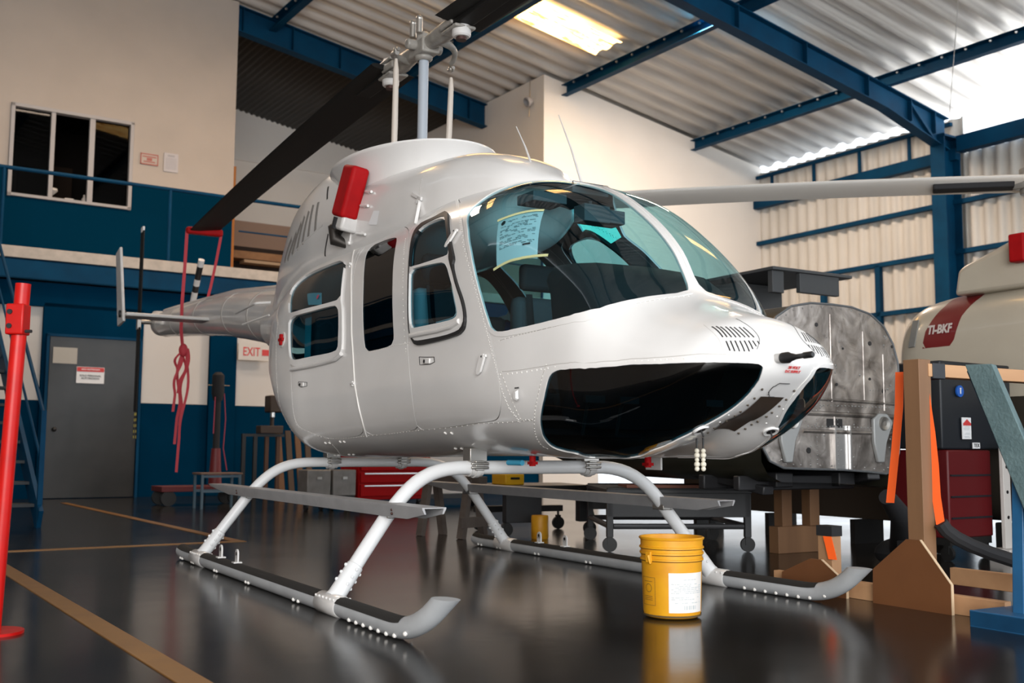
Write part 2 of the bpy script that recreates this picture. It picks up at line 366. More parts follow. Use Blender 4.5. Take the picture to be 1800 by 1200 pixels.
# office on the mezzanine
q = MB()
def wallrect(q, u0, u1, z0, z1, v0=19.0, v1=19.15): q.box(((u0 + u1) / 2, (v0 + v1) / 2, (z0 + z1) / 2), (u1 - u0, v1 - v0, z1 - z0))
wallrect(q, -5, 2.58, 5.33, ZR(2.6) + .6); wallrect(q, 4.56, 6.38, 5.33, ZR(6.38) - .0); wallrect(q, 2.58, 4.56, 6.45, ZR(4.56) + .25)
q.box((6.31, 21.7, 6.4), (.14, 5.3, 5.36))
SB('wall_office', q, CREAM, smooth=0)
q = MB(); wallrect(q, -5, 2.58, 3.69, 5.33); wallrect(q, 2.58, 4.56, 3.69, 4.88); wallrect(q, 4.56, 6.38, 3.69, 5.33)
SB('wall_office_dado', q, OFFB, smooth=0)
# office interior box (dark room seen through the window)
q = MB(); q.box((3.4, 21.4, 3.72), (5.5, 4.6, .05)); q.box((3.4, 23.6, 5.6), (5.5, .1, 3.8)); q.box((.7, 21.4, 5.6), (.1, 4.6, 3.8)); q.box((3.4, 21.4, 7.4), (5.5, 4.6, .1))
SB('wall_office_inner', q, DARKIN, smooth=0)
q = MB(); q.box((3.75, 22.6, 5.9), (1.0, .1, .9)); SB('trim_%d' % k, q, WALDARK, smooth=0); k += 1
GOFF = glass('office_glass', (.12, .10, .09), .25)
# window with two mullions
wr = thing('window_1', '', '', B(2.58, 19.0, 4.88), BROT); del wr['label']; del wr['category']; wr['kind'] = 'structure'
q = MB()
for (a, b_, c_, d_) in ((0, 1.98, -.0, .05), (0, 1.98, 1.51, 1.57)): q.box(((a + b_) / 2, .02, (c_ + d_) / 2), (b_ - a, .14, d_ - c_))
for u in (.03, 1.95): q.box((u, .02, .78), (.06, .14, 1.57))
q.build('window_frame', FRAMEP, wr, bevel=.004)
for u, w in ((.66, .07), (1.29, .09)): MB().box((u, .01, .78), (w, .08, 1.5)).build('mullion', FRAMEP, wr, bevel=.004)
MB().box((1.62, .05, .78), (.60, .006, 1.46)).build('pane', GOFF, wr, smooth=0)
MB().box((.345, .05, .78), (.56, .006, 1.46)).build('pane', GOFF, wr, smooth=0)
# mezzanine slab, edge, beam
SB('mezzanine_floor', MB().box((2.4, 20.8, 3.62), (19, 7.4, .12)), CONC, smooth=0)['kind'] = 'structure'
bpy.data.objects['mezzanine_floor'].name = 'floor_mezzanine'
SB('trim_%d' % k, MB().box((3.5, 16.9, 3.60), (17, .10, .17)), CONC, smooth=0, bevel=.006); k += 1
q = MB(); q.box((3.5, 16.94, 3.36), (17, .14, .30)); q.box((3.5, 16.99, 3.22), (17, .24, .02)); q.box((3.5, 16.99, 3.50), (17, .24, .02))
SB('trim_%d' % k, q, BLUE, smooth=0); k += 1
# lower wall
q = MB(); LV = 17.08
q.box((3.5, LV + .1, .72), (17, .2, 1.45))
SB('wall_back_dado', q, DADO, smooth=0)
q = MB(); q.box((3.5, LV + .1, 2.33), (17, .2, 1.76)); SB('wall_back', q, PANELW, smooth=0)
q = MB()
for u0, u1, z0, z1 in ((-5, 12, 2.84, 3.2), (2.9, 4.36, 0, 2.9), (5.42, 5.86, 0, 2.9), (7.6, 8.0, 0, 2.9), (1.9, 2.3, 0, 2.9)): q.box(((u0 + u1) / 2, LV - .03, (z0 + z1) / 2), (u1 - u0, .10, z1 - z0))
SB('trim_%d' % k, q, DADO, smooth=0, bevel=.004); k += 1
# grey door
dr = thing('door_1', '', '', B(2.99, 16.98, 0), BROT); del dr['label']; del dr['category']; dr['kind'] = 'structure'
MB().box((.655, 0, 1.205), (1.29, .04, 2.39)).build('door_leaf', DOORM, dr, bevel=.004)
q = MB(); q.box((-.02, -.01, 1.21), (.04, .08, 2.44)); q.box((1.33, -.01, 1.21), (.04, .08, 2.44)); q.box((.655, -.01, 2.42), (1.39, .08, .04)); q.build('door_frame', BLUE, dr)
MB().ball((.12, -.05, 1.02), .035, 10, 6).build('door_knob', BLACK, dr)
# mezzanine railing
rl = thing('railing', 'blue steel tube railing along the mezzanine edge above the grey door', 'railing', B(-2.2, 16.93, 3.69), BROT)
MB().tube([(0, 0, 1.16), (14.1, 0, 1.16)], .03, 10).build('handrail', BLUE, rl)
MB().tube([(0, 0, .58), (14.1, 0, .58)], .013, 8).build('middle_rail', BLUE, rl) if False else None
for x in (-.0, 2.25, 4.45, 6.87, 9.3, 11.7, 14.1):
    MB().tube([(x, 0, -.35), (x, 0, 1.16)], .026, 10).build('post', BLUE, rl)
MB().tube([(8.0, .0, .62), (14.1, 0, .62)], .014, 8).build('middle_rail', BLUE, rl)
# ================================================================ HELICOPTER SURFACES
def pchip(xs,ys,q):
    xs=np.asarray(xs,float);ys=np.asarray(ys,float);q=np.asarray(q,float)
    h=np.diff(xs);d=np.diff(ys)/h;m=np.zeros(len(xs))
    for i in range(1,len(xs)-1):
        if d[i-1]*d[i]>0:
            w1=2*h[i]+h[i-1];w2=h[i]+2*h[i-1];m[i]=(w1+w2)/(w1/d[i-1]+w2/d[i])
    m[0]=d[0];m[-1]=d[-1]
    k=np.clip(np.searchsorted(xs,q)-1,0,len(h)-1);t=(q-xs[k])/h[k];H=h[k]
    return ys[k]*(1+2*t)*(1-t)**2+m[k]*H*t*(1-t)**2+ys[k+1]*t*t*(3-2*t)+m[k+1]*H*t*t*(t-1)
HULL=[(2.495,0.000,1.108,1.108,1.108,2.000,2.000),
(2.475,0.133,1.142,1.064,1.120,1.925,1.970),
(2.430,0.264,1.207,1.022,1.118,1.868,1.991),
(2.340,0.366,1.293,0.939,1.098,1.924,2.163),
(2.217,0.436,1.330,0.846,1.072,1.967,2.329),
(2.038,0.494,1.389,0.756,1.072,2.114,2.492),
(1.930,0.534,1.454,0.726,1.079,2.295,2.682),
(1.800,0.575,1.651,0.705,1.096,2.543,2.711),
(1.600,0.602,1.840,0.710,1.115,2.718,2.652),
(1.300,0.635,2.029,0.713,1.136,2.919,2.640),
(1.000,0.648,2.133,0.728,1.154,2.905,2.676),
(0.600,0.643,2.185,0.731,1.157,2.734,2.679),
(0.000,0.635,2.260,0.726,1.149,2.506,2.783),
(-0.600,0.653,2.238,0.715,1.140,2.391,3.016),
(-1.000,0.684,2.210,0.714,1.141,2.459,3.280),
(-1.300,0.714,2.179,0.704,1.165,2.490,3.494),
(-1.600,0.709,2.159,0.831,1.247,2.507,3.108),
(-1.900,0.667,2.137,1.019,1.367,2.404,2.583),
(-2.200,0.557,2.112,1.201,1.479,2.296,2.264),
(-2.600,0.413,2.087,1.387,1.619,2.201,2.093),
(-3.000,0.320,2.075,1.520,1.733,2.117,2.037),
(-3.300,0.302,2.072,1.555,1.784,2.039,2.146)]

COWL=[(0.840,0.000,2.165,2.100,2.120,2.000,2.000),
(0.765,0.150,2.240,2.000,2.110,2.309,2.000),
(0.618,0.263,2.330,1.900,2.120,2.459,2.000),
(0.405,0.341,2.417,1.850,2.130,2.520,2.000),
(0.162,0.400,2.475,1.850,2.140,2.573,2.000),
(-0.200,0.440,2.505,1.850,2.140,2.754,2.000),
(-0.600,0.457,2.525,1.850,2.130,3.312,2.000),
(-1.100,0.474,2.590,1.850,2.120,3.514,2.000),
(-1.650,0.474,2.765,1.850,2.100,3.717,2.000),
(-2.200,0.437,2.720,1.800,2.050,3.408,2.000),
(-2.700,0.358,2.482,1.700,1.950,2.927,2.000),
(-3.100,0.269,2.209,1.700,1.850,2.193,2.000)]
GROOVE=True
GX=[-4,1.1,1.5,1.9,2.1,2.36,2.46,3];GY=[0,0,.06,.09,.085,.03,0,0]
def loft(tab,ns,nt):
    """grid (ns+1) x (2*nt) of points; j=0 top centre, j=nt keel; j<nt on right (y<0)"""
    T=np.array(tab);xn=T[0,0];S=np.sqrt(xn-T[:,0]);s=np.linspace(0,S[-1],ns+1);s[0]=S[-1]/ns*.12
    x=xn-s*s
    P=[pchip(S,T[:,k],s) for k in range(1,7)]
    out=np.zeros((ns+1,nt+1,3));L=np.zeros(ns+1)
    for i in range(ns+1):
        w,zt,zb,zc,et,eb=[p[i] for p in P]
        ph=np.linspace(0,np.pi,721);c=np.abs(np.sin(ph));k=np.cos(ph)
        e=np.where(k>=0,et,eb);h=np.where(k>=0,zt-zc,zc-zb)
        y=-w*np.power(c,2/e);z=zc+np.sign(k)*h*np.power(np.abs(k),2/e)
        a=np.concatenate([[0],np.cumsum(np.hypot(np.diff(y),np.diff(z)))]);L[i]=a[-1]
        q=np.linspace(0,a[-1],nt+1);out[i,:,0]=x[i];out[i,:,1]=np.interp(q,a,y);out[i,:,2]=np.interp(q,a,z)
        out[i,0,1]=0;out[i,-1,1]=0
        g=pchip(GX,GY,[x[i]])[0];k2=out[i,:,2]<zc;out[i,:,2]+=np.where(k2,g*np.exp(-(out[i,:,1]/.17)**2)*np.clip((zc-out[i,:,2])/.25,0,1),0) if GROOVE else 0
    return x,s,out,L
def meridian(out):
    # arc length along widest line
    w=np.array([out[i][np.argmin(out[i,:,1])] for i in range(len(out))])
    return np.concatenate([[0],np.cumsum(np.linalg.norm(np.diff(w,axis=0),axis=1))])

FEATS={'P':{'windshield':[(2.123,0.553),(2.037,0.381),(1.866,0.246),(1.734,0.112),(1.629,0.037),(1.456,0.035),(1.226,0.032),(1.015,0.029),(0.878,0.025),(0.848,0.133),(0.848,0.141),(0.848,0.156),(0.848,0.18),(0.849,0.195),(0.85,0.209),(0.852,0.224),(0.853,0.238),(0.855,0.252),(0.858,0.266),(0.86,0.28),(0.863,0.294),(0.865,0.308),(0.869,0.322),(0.872,0.336),(0.876,0.349),(0.879,0.363),(0.883,0.377),(0.886,0.392),(0.89,0.406),(0.895,0.42),(0.899,0.435),(0.904,0.45),(0.909,0.465),(0.915,0.48),(0.921,0.496),(0.926,0.513),(0.932,0.529),(0.94,0.547),(0.948,0.565),(0.956,0.582),(0.964,0.6),(0.972,0.618),(0.98,0.635),(0.998,0.668),(1.019,0.698),(1.042,0.729),(1.056,0.745),(1.071,0.762),(1.086,0.779),(1.103,0.796),(1.121,0.814),(1.139,0.831),(1.158,0.849),(1.177,0.866),(1.196,0.883),(1.216,0.9),(1.235,0.917),(1.255,0.933),(1.275,0.95),(1.295,0.967),(1.317,0.984),(1.338,1.002),(1.364,1.02),(1.387,1.038),(1.413,1.057),(1.439,1.074),(1.468,1.093),(1.498,1.11),(1.522,1.12),(1.546,1.13),(1.583,1.138),(1.608,1.134),(1.621,1.12),(1.637,1.104),(1.646,1.094),(1.656,1.084),(1.665,1.074),(1.674,1.063),(1.684,1.05),(1.694,1.038),(1.704,1.026),(1.714,1.013),(1.724,1.001),(1.734,0.989),(1.744,0.977),(1.754,0.964),(1.764,0.952),(1.775,0.94),(1.785,0.927),(1.796,0.914),(1.806,0.9),(1.818,0.886),(1.83,0.872),(1.842,0.857),(1.855,0.841),(1.868,0.825),(1.882,0.808),(1.897,0.791),(1.915,0.773),(1.933,0.755),(1.949,0.736),(1.967,0.717),(1.986,0.697),(2.007,0.676),(2.042,0.643),(2.069,0.619),(2.083,0.606)],
'chin':[(1.085,0.999),(1.065,0.98),(1.045,0.96),(1.026,0.938),(1.007,0.916),(0.988,0.89),(0.972,0.862),(0.954,0.833),(0.935,0.804),(0.918,0.776),(0.9,0.751),(0.882,0.73),(0.865,0.712),(0.849,0.696),(0.833,0.682),(0.817,0.668),(0.8,0.655),(0.783,0.642),(0.767,0.631),(0.751,0.621),(0.736,0.611),(0.72,0.602),(0.704,0.594),(0.689,0.586),(0.672,0.578),(0.655,0.571),(0.64,0.563),(0.619,0.554),(0.607,0.548),(0.604,0.547),(0.61,0.55),(0.605,0.548),(0.59,0.54),(0.578,0.534),(0.564,0.528),(0.546,0.519),(0.53,0.51),(0.513,0.502),(0.496,0.494),(0.479,0.486),(0.463,0.477),(0.447,0.469),(0.431,0.459),(0.416,0.449),(0.401,0.438),(0.386,0.425),(0.372,0.412),(0.357,0.398),(0.342,0.384),(0.327,0.37),(0.313,0.355),(0.299,0.34),(0.285,0.325),(0.271,0.311),(0.257,0.296),(0.244,0.283),(0.232,0.269),(0.22,0.256),(0.208,0.243),(0.197,0.232),(0.186,0.221),(0.172,0.208),(0.165,0.205),(0.165,0.214),(0.175,0.236),(0.188,0.266),(0.206,0.307),(0.229,0.359),(0.255,0.42),(0.279,0.474),(0.3,0.52),(0.318,0.561),(0.334,0.597),(0.353,0.633),(0.369,0.668),(0.387,0.701),(0.404,0.734),(0.424,0.765),(0.443,0.794),(0.463,0.819),(0.473,0.831),(0.483,0.843),(0.493,0.853),(0.504,0.863),(0.513,0.872),(0.524,0.882),(0.534,0.89),(0.544,0.899),(0.554,0.907),(0.566,0.916),(0.577,0.924),(0.587,0.932),(0.597,0.939),(0.606,0.947),(0.625,0.961),(0.642,0.974),(0.66,0.987),(0.681,0.999),(0.701,1.014),(0.723,1.032),(0.745,1.05),(0.768,1.071),(0.791,1.094),(0.816,1.118),(0.836,1.143),(0.853,1.165),(0.866,1.184),(0.874,1.198),(0.88,1.21),(0.884,1.218),(0.886,1.222),(1.076,1.559),(1.226,1.707),(1.363,1.807),(1.313,1.662),(1.317,1.662),(1.325,1.663),(1.338,1.667),(1.358,1.672),(1.373,1.673),(1.385,1.671),(1.393,1.666),(1.398,1.658),(1.399,1.645),(1.396,1.627),(1.39,1.605),(1.382,1.58),(1.372,1.554),(1.361,1.527),(1.347,1.499),(1.333,1.471),(1.32,1.442),(1.307,1.415),(1.293,1.387),(1.279,1.36),(1.265,1.333),(1.252,1.308),(1.24,1.283),(1.228,1.259),(1.216,1.236),(1.206,1.213),(1.197,1.19),(1.188,1.168),(1.18,1.147),(1.172,1.126),(1.164,1.105),(1.156,1.085),(1.14,1.061),(1.116,1.033)],
'crew_door':[(2.803,0.522),(2.771,0.518),(2.741,0.513),(2.713,0.506),(2.687,0.498),(2.664,0.488),(2.643,0.477),(2.625,0.463),(2.61,0.448),(2.6,0.43),(2.594,0.41),(2.59,0.394),(2.589,0.377),(2.589,0.35),(2.586,0.335),(2.569,0.337),(2.536,0.35),(2.492,0.37),(2.442,0.397),(2.383,0.428),(2.323,0.465),(2.261,0.506),(2.199,0.552),(2.168,0.576),(2.14,0.599),(2.114,0.621),(2.09,0.642),(2.068,0.662),(2.047,0.681),(2.028,0.7),(2.01,0.719),(1.992,0.736),(1.976,0.754),(1.96,0.77),(1.944,0.787),(1.929,0.803),(1.912,0.818),(1.895,0.834),(1.88,0.848),(1.866,0.863),(1.852,0.877),(1.839,0.891),(1.826,0.904),(1.813,0.917),(1.801,0.93),(1.789,0.942),(1.778,0.954),(1.766,0.966),(1.755,0.978),(1.745,0.99),(1.734,1.002),(1.725,1.013),(1.715,1.024),(1.706,1.036),(1.697,1.047),(1.688,1.058),(1.68,1.069),(1.671,1.08),(1.663,1.091),(1.655,1.102),(1.647,1.113),(1.639,1.124),(1.63,1.135),(1.623,1.146),(1.617,1.157),(1.61,1.168),(1.604,1.178),(1.597,1.189),(1.591,1.2),(1.585,1.211),(1.58,1.222),(1.574,1.233),(1.568,1.244),(1.563,1.255),(1.558,1.266),(1.554,1.277),(1.549,1.288),(1.545,1.299),(1.541,1.31),(1.538,1.322),(1.535,1.333),(1.533,1.344),(1.531,1.356),(1.53,1.378),(1.53,1.399),(1.533,1.419),(1.539,1.441),(1.548,1.463),(1.561,1.487),(1.577,1.511),(1.594,1.533),(1.613,1.553),(1.633,1.57),(1.654,1.583),(1.68,1.597),(1.71,1.611),(1.746,1.626),(1.789,1.64),(1.837,1.653),(1.89,1.665),(1.924,1.67),(1.954,1.675),(1.987,1.68),(2.02,1.685),(2.054,1.689),(2.088,1.692),(2.122,1.696),(2.156,1.699),(2.191,1.703),(2.226,1.707),(2.261,1.711),(2.296,1.715),(2.357,1.724),(2.414,1.731),(2.46,1.738),(2.496,1.742),(2.519,1.741),(2.531,1.734),(2.531,1.722),(2.522,1.704),(2.508,1.682),(2.493,1.656),(2.477,1.627),(2.47,1.61),(2.464,1.594),(2.459,1.578),(2.456,1.561),(2.454,1.544),(2.453,1.527),(2.454,1.51),(2.455,1.492),(2.458,1.474),(2.462,1.455),(2.466,1.437),(2.471,1.418),(2.476,1.4),(2.481,1.381),(2.485,1.363),(2.49,1.344),(2.495,1.326),(2.5,1.307),(2.505,1.287),(2.51,1.268),(2.515,1.247),(2.52,1.226),(2.525,1.204),(2.531,1.182),(2.537,1.159),(2.543,1.136),(2.55,1.113),(2.557,1.09),(2.564,1.066),(2.572,1.043),(2.58,1.019),(2.589,0.995),(2.599,0.971),(2.609,0.946),(2.62,0.923),(2.632,0.899),(2.643,0.875),(2.656,0.852),(2.669,0.829),(2.683,0.805),(2.697,0.782),(2.712,0.759),(2.727,0.737),(2.743,0.715),(2.758,0.694),(2.775,0.673),(2.79,0.653),(2.807,0.632),(2.84,0.594),(2.852,0.562),(2.841,0.537),(2.821,0.53)],
'crew_window':[(2.435,0.503),(2.426,0.505),(2.414,0.509),(2.399,0.517),(2.383,0.526),(2.366,0.538),(2.35,0.55),(2.334,0.563),(2.318,0.576),(2.303,0.589),(2.286,0.604),(2.269,0.619),(2.25,0.635),(2.231,0.652),(2.21,0.67),(2.188,0.69),(2.165,0.71),(2.142,0.732),(2.119,0.754),(2.096,0.776),(2.074,0.798),(2.052,0.82),(2.038,0.837),(2.031,0.85),(2.031,0.86),(2.037,0.865),(2.034,0.876),(2.022,0.893),(2.003,0.915),(1.99,0.929),(1.977,0.942),(1.952,0.967),(1.93,0.991),(1.907,1.013),(1.886,1.034),(1.87,1.053),(1.857,1.07),(1.847,1.086),(1.84,1.101),(1.834,1.115),(1.83,1.129),(1.828,1.144),(1.827,1.158),(1.829,1.172),(1.834,1.184),(1.841,1.196),(1.852,1.205),(1.865,1.214),(1.882,1.221),(1.904,1.228),(1.932,1.232),(1.96,1.236),(1.992,1.24),(2.028,1.244),(2.069,1.248),(2.111,1.251),(2.153,1.254),(2.195,1.257),(2.239,1.26),(2.276,1.264),(2.307,1.266),(2.332,1.268),(2.351,1.269),(2.368,1.269),(2.383,1.267),(2.395,1.264),(2.407,1.259),(2.419,1.253),(2.431,1.245),(2.441,1.235),(2.453,1.224),(2.463,1.212),(2.471,1.198),(2.479,1.183),(2.486,1.166),(2.493,1.148),(2.499,1.127),(2.507,1.104),(2.515,1.079),(2.523,1.052),(2.528,1.037),(2.533,1.022),(2.538,1.006),(2.544,0.99),(2.55,0.973),(2.557,0.956),(2.564,0.939),(2.571,0.922),(2.578,0.905),(2.585,0.889),(2.593,0.873),(2.601,0.856),(2.608,0.841),(2.617,0.825),(2.633,0.794),(2.649,0.765),(2.666,0.737),(2.682,0.71),(2.697,0.685),(2.71,0.662),(2.72,0.64),(2.728,0.62),(2.731,0.603),(2.731,0.588),(2.726,0.576),(2.715,0.567),(2.699,0.559),(2.677,0.553),(2.649,0.549),(2.616,0.546),(2.583,0.541),(2.551,0.535),(2.52,0.526),(2.49,0.516),(2.466,0.509),(2.448,0.505)],
'crew_window_in':[(2.381,0.554),(2.366,0.565),(2.349,0.578),(2.332,0.592),(2.313,0.607),(2.295,0.624),(2.277,0.641),(2.258,0.657),(2.24,0.674),(2.222,0.69),(2.203,0.706),(2.185,0.723),(2.167,0.74),(2.15,0.757),(2.135,0.772),(2.124,0.784),(2.115,0.793),(2.108,0.8),(2.104,0.806),(2.102,0.811),(2.102,0.814),(2.104,0.817),(2.103,0.822),(2.097,0.83),(2.088,0.84),(2.076,0.853),(2.059,0.87),(2.039,0.89),(2.015,0.914),(2.002,0.928),(1.99,0.941),(1.966,0.967),(1.943,0.99),(1.922,1.013),(1.9,1.034),(1.882,1.054),(1.869,1.071),(1.858,1.087),(1.85,1.101),(1.844,1.115),(1.84,1.128),(1.838,1.141),(1.839,1.152),(1.842,1.163),(1.847,1.173),(1.855,1.183),(1.865,1.191),(1.881,1.199),(1.905,1.206),(1.936,1.213),(1.97,1.218),(2.006,1.223),(2.044,1.226),(2.084,1.229),(2.126,1.231),(2.167,1.233),(2.206,1.235),(2.244,1.237),(2.281,1.24),(2.313,1.242),(2.341,1.244),(2.365,1.245),(2.384,1.245),(2.402,1.243),(2.42,1.24),(2.434,1.234),(2.444,1.226),(2.454,1.215),(2.463,1.202),(2.47,1.187),(2.476,1.169),(2.483,1.149),(2.49,1.128),(2.498,1.104),(2.506,1.079),(2.515,1.052),(2.519,1.037),(2.524,1.023),(2.53,1.007),(2.535,0.99),(2.542,0.973),(2.548,0.956),(2.555,0.939),(2.562,0.923),(2.568,0.907),(2.575,0.892),(2.588,0.862),(2.6,0.835),(2.613,0.808),(2.625,0.783),(2.637,0.758),(2.648,0.734),(2.658,0.712),(2.666,0.69),(2.673,0.67),(2.678,0.652),(2.68,0.635),(2.678,0.621),(2.673,0.608),(2.663,0.598),(2.649,0.589),(2.63,0.581),(2.608,0.575),(2.581,0.57),(2.552,0.564),(2.522,0.558),(2.491,0.552),(2.459,0.546),(2.43,0.544),(2.403,0.547)],
'crew_glass_upper':[(2.345,0.579),(2.312,0.605),(2.282,0.63),(2.254,0.654),(2.229,0.677),(2.204,0.701),(2.182,0.724),(2.164,0.743),(2.147,0.762),(2.134,0.779),(2.121,0.795),(2.129,0.811),(2.171,0.813),(2.224,0.815),(2.257,0.817),(2.29,0.82),(2.323,0.822),(2.356,0.825),(2.39,0.828),(2.429,0.832),(2.461,0.834),(2.492,0.837),(2.549,0.839),(2.583,0.842),(2.594,0.844),(2.608,0.828),(2.619,0.811),(2.63,0.794),(2.639,0.775),(2.65,0.757),(2.66,0.737),(2.67,0.717),(2.676,0.698),(2.682,0.678),(2.683,0.66),(2.685,0.642),(2.677,0.614),(2.654,0.597),(2.616,0.582),(2.59,0.576),(2.564,0.57),(2.531,0.566),(2.499,0.562),(2.46,0.559),(2.422,0.556)],
'crew_glass_lower':[(2.576,0.858),(2.549,0.856),(2.499,0.852),(2.463,0.85),(2.428,0.848),(2.386,0.846),(2.349,0.844),(2.311,0.843),(2.273,0.842),(2.241,0.842),(2.209,0.843),(2.156,0.846),(2.11,0.866),(2.091,0.883),(2.073,0.9),(2.053,0.922),(2.033,0.943),(2.011,0.968),(1.991,0.992),(1.973,1.016),(1.956,1.038),(1.942,1.06),(1.929,1.081),(1.921,1.096),(1.913,1.111),(1.912,1.127),(1.922,1.139),(1.941,1.145),(1.982,1.151),(2.016,1.154),(2.05,1.156),(2.084,1.158),(2.119,1.16),(2.154,1.161),(2.19,1.162),(2.223,1.164),(2.255,1.166),(2.315,1.17),(2.371,1.175),(2.43,1.181),(2.463,1.174),(2.477,1.152),(2.483,1.135),(2.49,1.117),(2.498,1.092),(2.507,1.067),(2.515,1.042),(2.524,1.018),(2.532,0.994),(2.541,0.97),(2.55,0.947),(2.56,0.924),(2.569,0.903),(2.579,0.881)],
'crew_black_pane':[(2.307,0.858),(2.255,0.855),(2.206,0.854),(2.16,0.855),(2.124,0.87),(2.11,0.885),(2.098,0.9),(2.079,0.921),(2.061,0.942),(2.039,0.969),(2.017,0.996),(1.999,1.019),(1.982,1.042),(1.967,1.063),(1.953,1.083),(1.946,1.096),(1.938,1.109),(1.937,1.121),(1.946,1.13),(1.967,1.136),(2.004,1.142),(2.058,1.146),(2.087,1.148),(2.117,1.15),(2.148,1.152),(2.18,1.154),(2.201,1.142),(2.222,1.13),(2.229,1.112),(2.236,1.094),(2.243,1.076),(2.253,1.05),(2.263,1.025),(2.271,1.002),(2.281,0.979),(2.29,0.955),(2.3,0.932),(2.31,0.908),(2.321,0.884),(2.314,0.871)],
'litter_door':[(3.486,0.463),(3.434,0.454),(3.379,0.447),(3.329,0.445),(3.277,0.445),(3.227,0.45),(3.178,0.455),(3.087,0.473),(3.011,0.497),(2.942,0.526),(2.885,0.559),(2.84,0.594),(2.807,0.632),(2.79,0.653),(2.775,0.673),(2.758,0.694),(2.743,0.715),(2.727,0.737),(2.712,0.759),(2.697,0.782),(2.683,0.805),(2.669,0.829),(2.656,0.852),(2.643,0.875),(2.632,0.899),(2.62,0.923),(2.609,0.946),(2.599,0.971),(2.589,0.995),(2.58,1.019),(2.572,1.043),(2.564,1.066),(2.557,1.09),(2.55,1.113),(2.543,1.136),(2.537,1.159),(2.531,1.182),(2.525,1.204),(2.52,1.226),(2.515,1.247),(2.51,1.268),(2.505,1.287),(2.5,1.307),(2.495,1.326),(2.49,1.344),(2.485,1.363),(2.481,1.381),(2.476,1.4),(2.471,1.418),(2.466,1.437),(2.462,1.455),(2.458,1.474),(2.455,1.492),(2.454,1.51),(2.453,1.527),(2.454,1.544),(2.456,1.561),(2.459,1.578),(2.464,1.594),(2.47,1.61),(2.477,1.627),(2.493,1.656),(2.51,1.682),(2.525,1.703),(2.536,1.719),(2.568,1.735),(2.62,1.75),(2.691,1.762),(2.737,1.766),(2.783,1.769),(2.828,1.771),(2.873,1.773),(2.918,1.773),(2.962,1.773),(3.005,1.773),(3.048,1.773),(3.089,1.773),(3.131,1.772),(3.158,1.767),(3.184,1.762),(3.207,1.742),(3.207,1.715),(3.195,1.698),(3.187,1.682),(3.18,1.665),(3.175,1.649),(3.171,1.633),(3.17,1.616),(3.169,1.6),(3.171,1.584),(3.173,1.567),(3.177,1.55),(3.181,1.533),(3.186,1.516),(3.191,1.5),(3.197,1.483),(3.202,1.466),(3.208,1.449),(3.213,1.432),(3.218,1.415),(3.223,1.396),(3.228,1.378),(3.233,1.359),(3.238,1.34),(3.243,1.319),(3.249,1.299),(3.254,1.277),(3.261,1.256),(3.267,1.234),(3.273,1.212),(3.28,1.19),(3.287,1.168),(3.294,1.146),(3.301,1.123),(3.309,1.101),(3.317,1.078),(3.326,1.056),(3.335,1.033),(3.344,1.009),(3.355,0.986),(3.365,0.962),(3.377,0.938),(3.389,0.914),(3.402,0.889),(3.416,0.866),(3.431,0.842),(3.445,0.819),(3.458,0.795),(3.471,0.773),(3.485,0.75),(3.497,0.728),(3.511,0.706),(3.523,0.685),(3.536,0.664),(3.558,0.625),(3.576,0.588),(3.591,0.554),(3.586,0.538),(3.583,0.521),(3.565,0.505),(3.549,0.49),(3.517,0.476)],
'litter_window':[(3.017,0.583),(3.002,0.601),(2.988,0.62),(2.973,0.64),(2.959,0.661),(2.945,0.683),(2.932,0.704),(2.919,0.725),(2.907,0.746),(2.896,0.766),(2.886,0.784),(2.877,0.801),(2.869,0.815),(2.862,0.828),(2.852,0.847),(2.839,0.872),(2.824,0.902),(2.816,0.92),(2.808,0.937),(2.801,0.955),(2.794,0.972),(2.786,0.989),(2.78,1.006),(2.773,1.023),(2.767,1.04),(2.76,1.056),(2.754,1.073),(2.748,1.088),(2.743,1.104),(2.733,1.132),(2.724,1.159),(2.715,1.183),(2.709,1.204),(2.705,1.222),(2.703,1.237),(2.703,1.25),(2.715,1.26),(2.737,1.268),(2.77,1.274),(2.814,1.276),(2.86,1.278),(2.907,1.278),(2.955,1.278),(3.004,1.277),(3.043,1.273),(3.072,1.264),(3.092,1.251),(3.103,1.235),(3.113,1.213),(3.124,1.187),(3.136,1.157),(3.142,1.139),(3.149,1.122),(3.155,1.104),(3.162,1.086),(3.169,1.068),(3.176,1.05),(3.183,1.032),(3.191,1.014),(3.198,0.995),(3.206,0.977),(3.215,0.958),(3.224,0.939),(3.233,0.92),(3.243,0.901),(3.254,0.881),(3.265,0.861),(3.277,0.841),(3.29,0.82),(3.302,0.801),(3.316,0.781),(3.343,0.743),(3.37,0.706),(3.398,0.67),(3.425,0.638),(3.447,0.61),(3.462,0.586),(3.47,0.568),(3.473,0.552),(3.471,0.54),(3.463,0.531),(3.448,0.527),(3.41,0.525),(3.354,0.526),(3.278,0.531),(3.23,0.536),(3.183,0.541),(3.107,0.553),(3.051,0.567)],
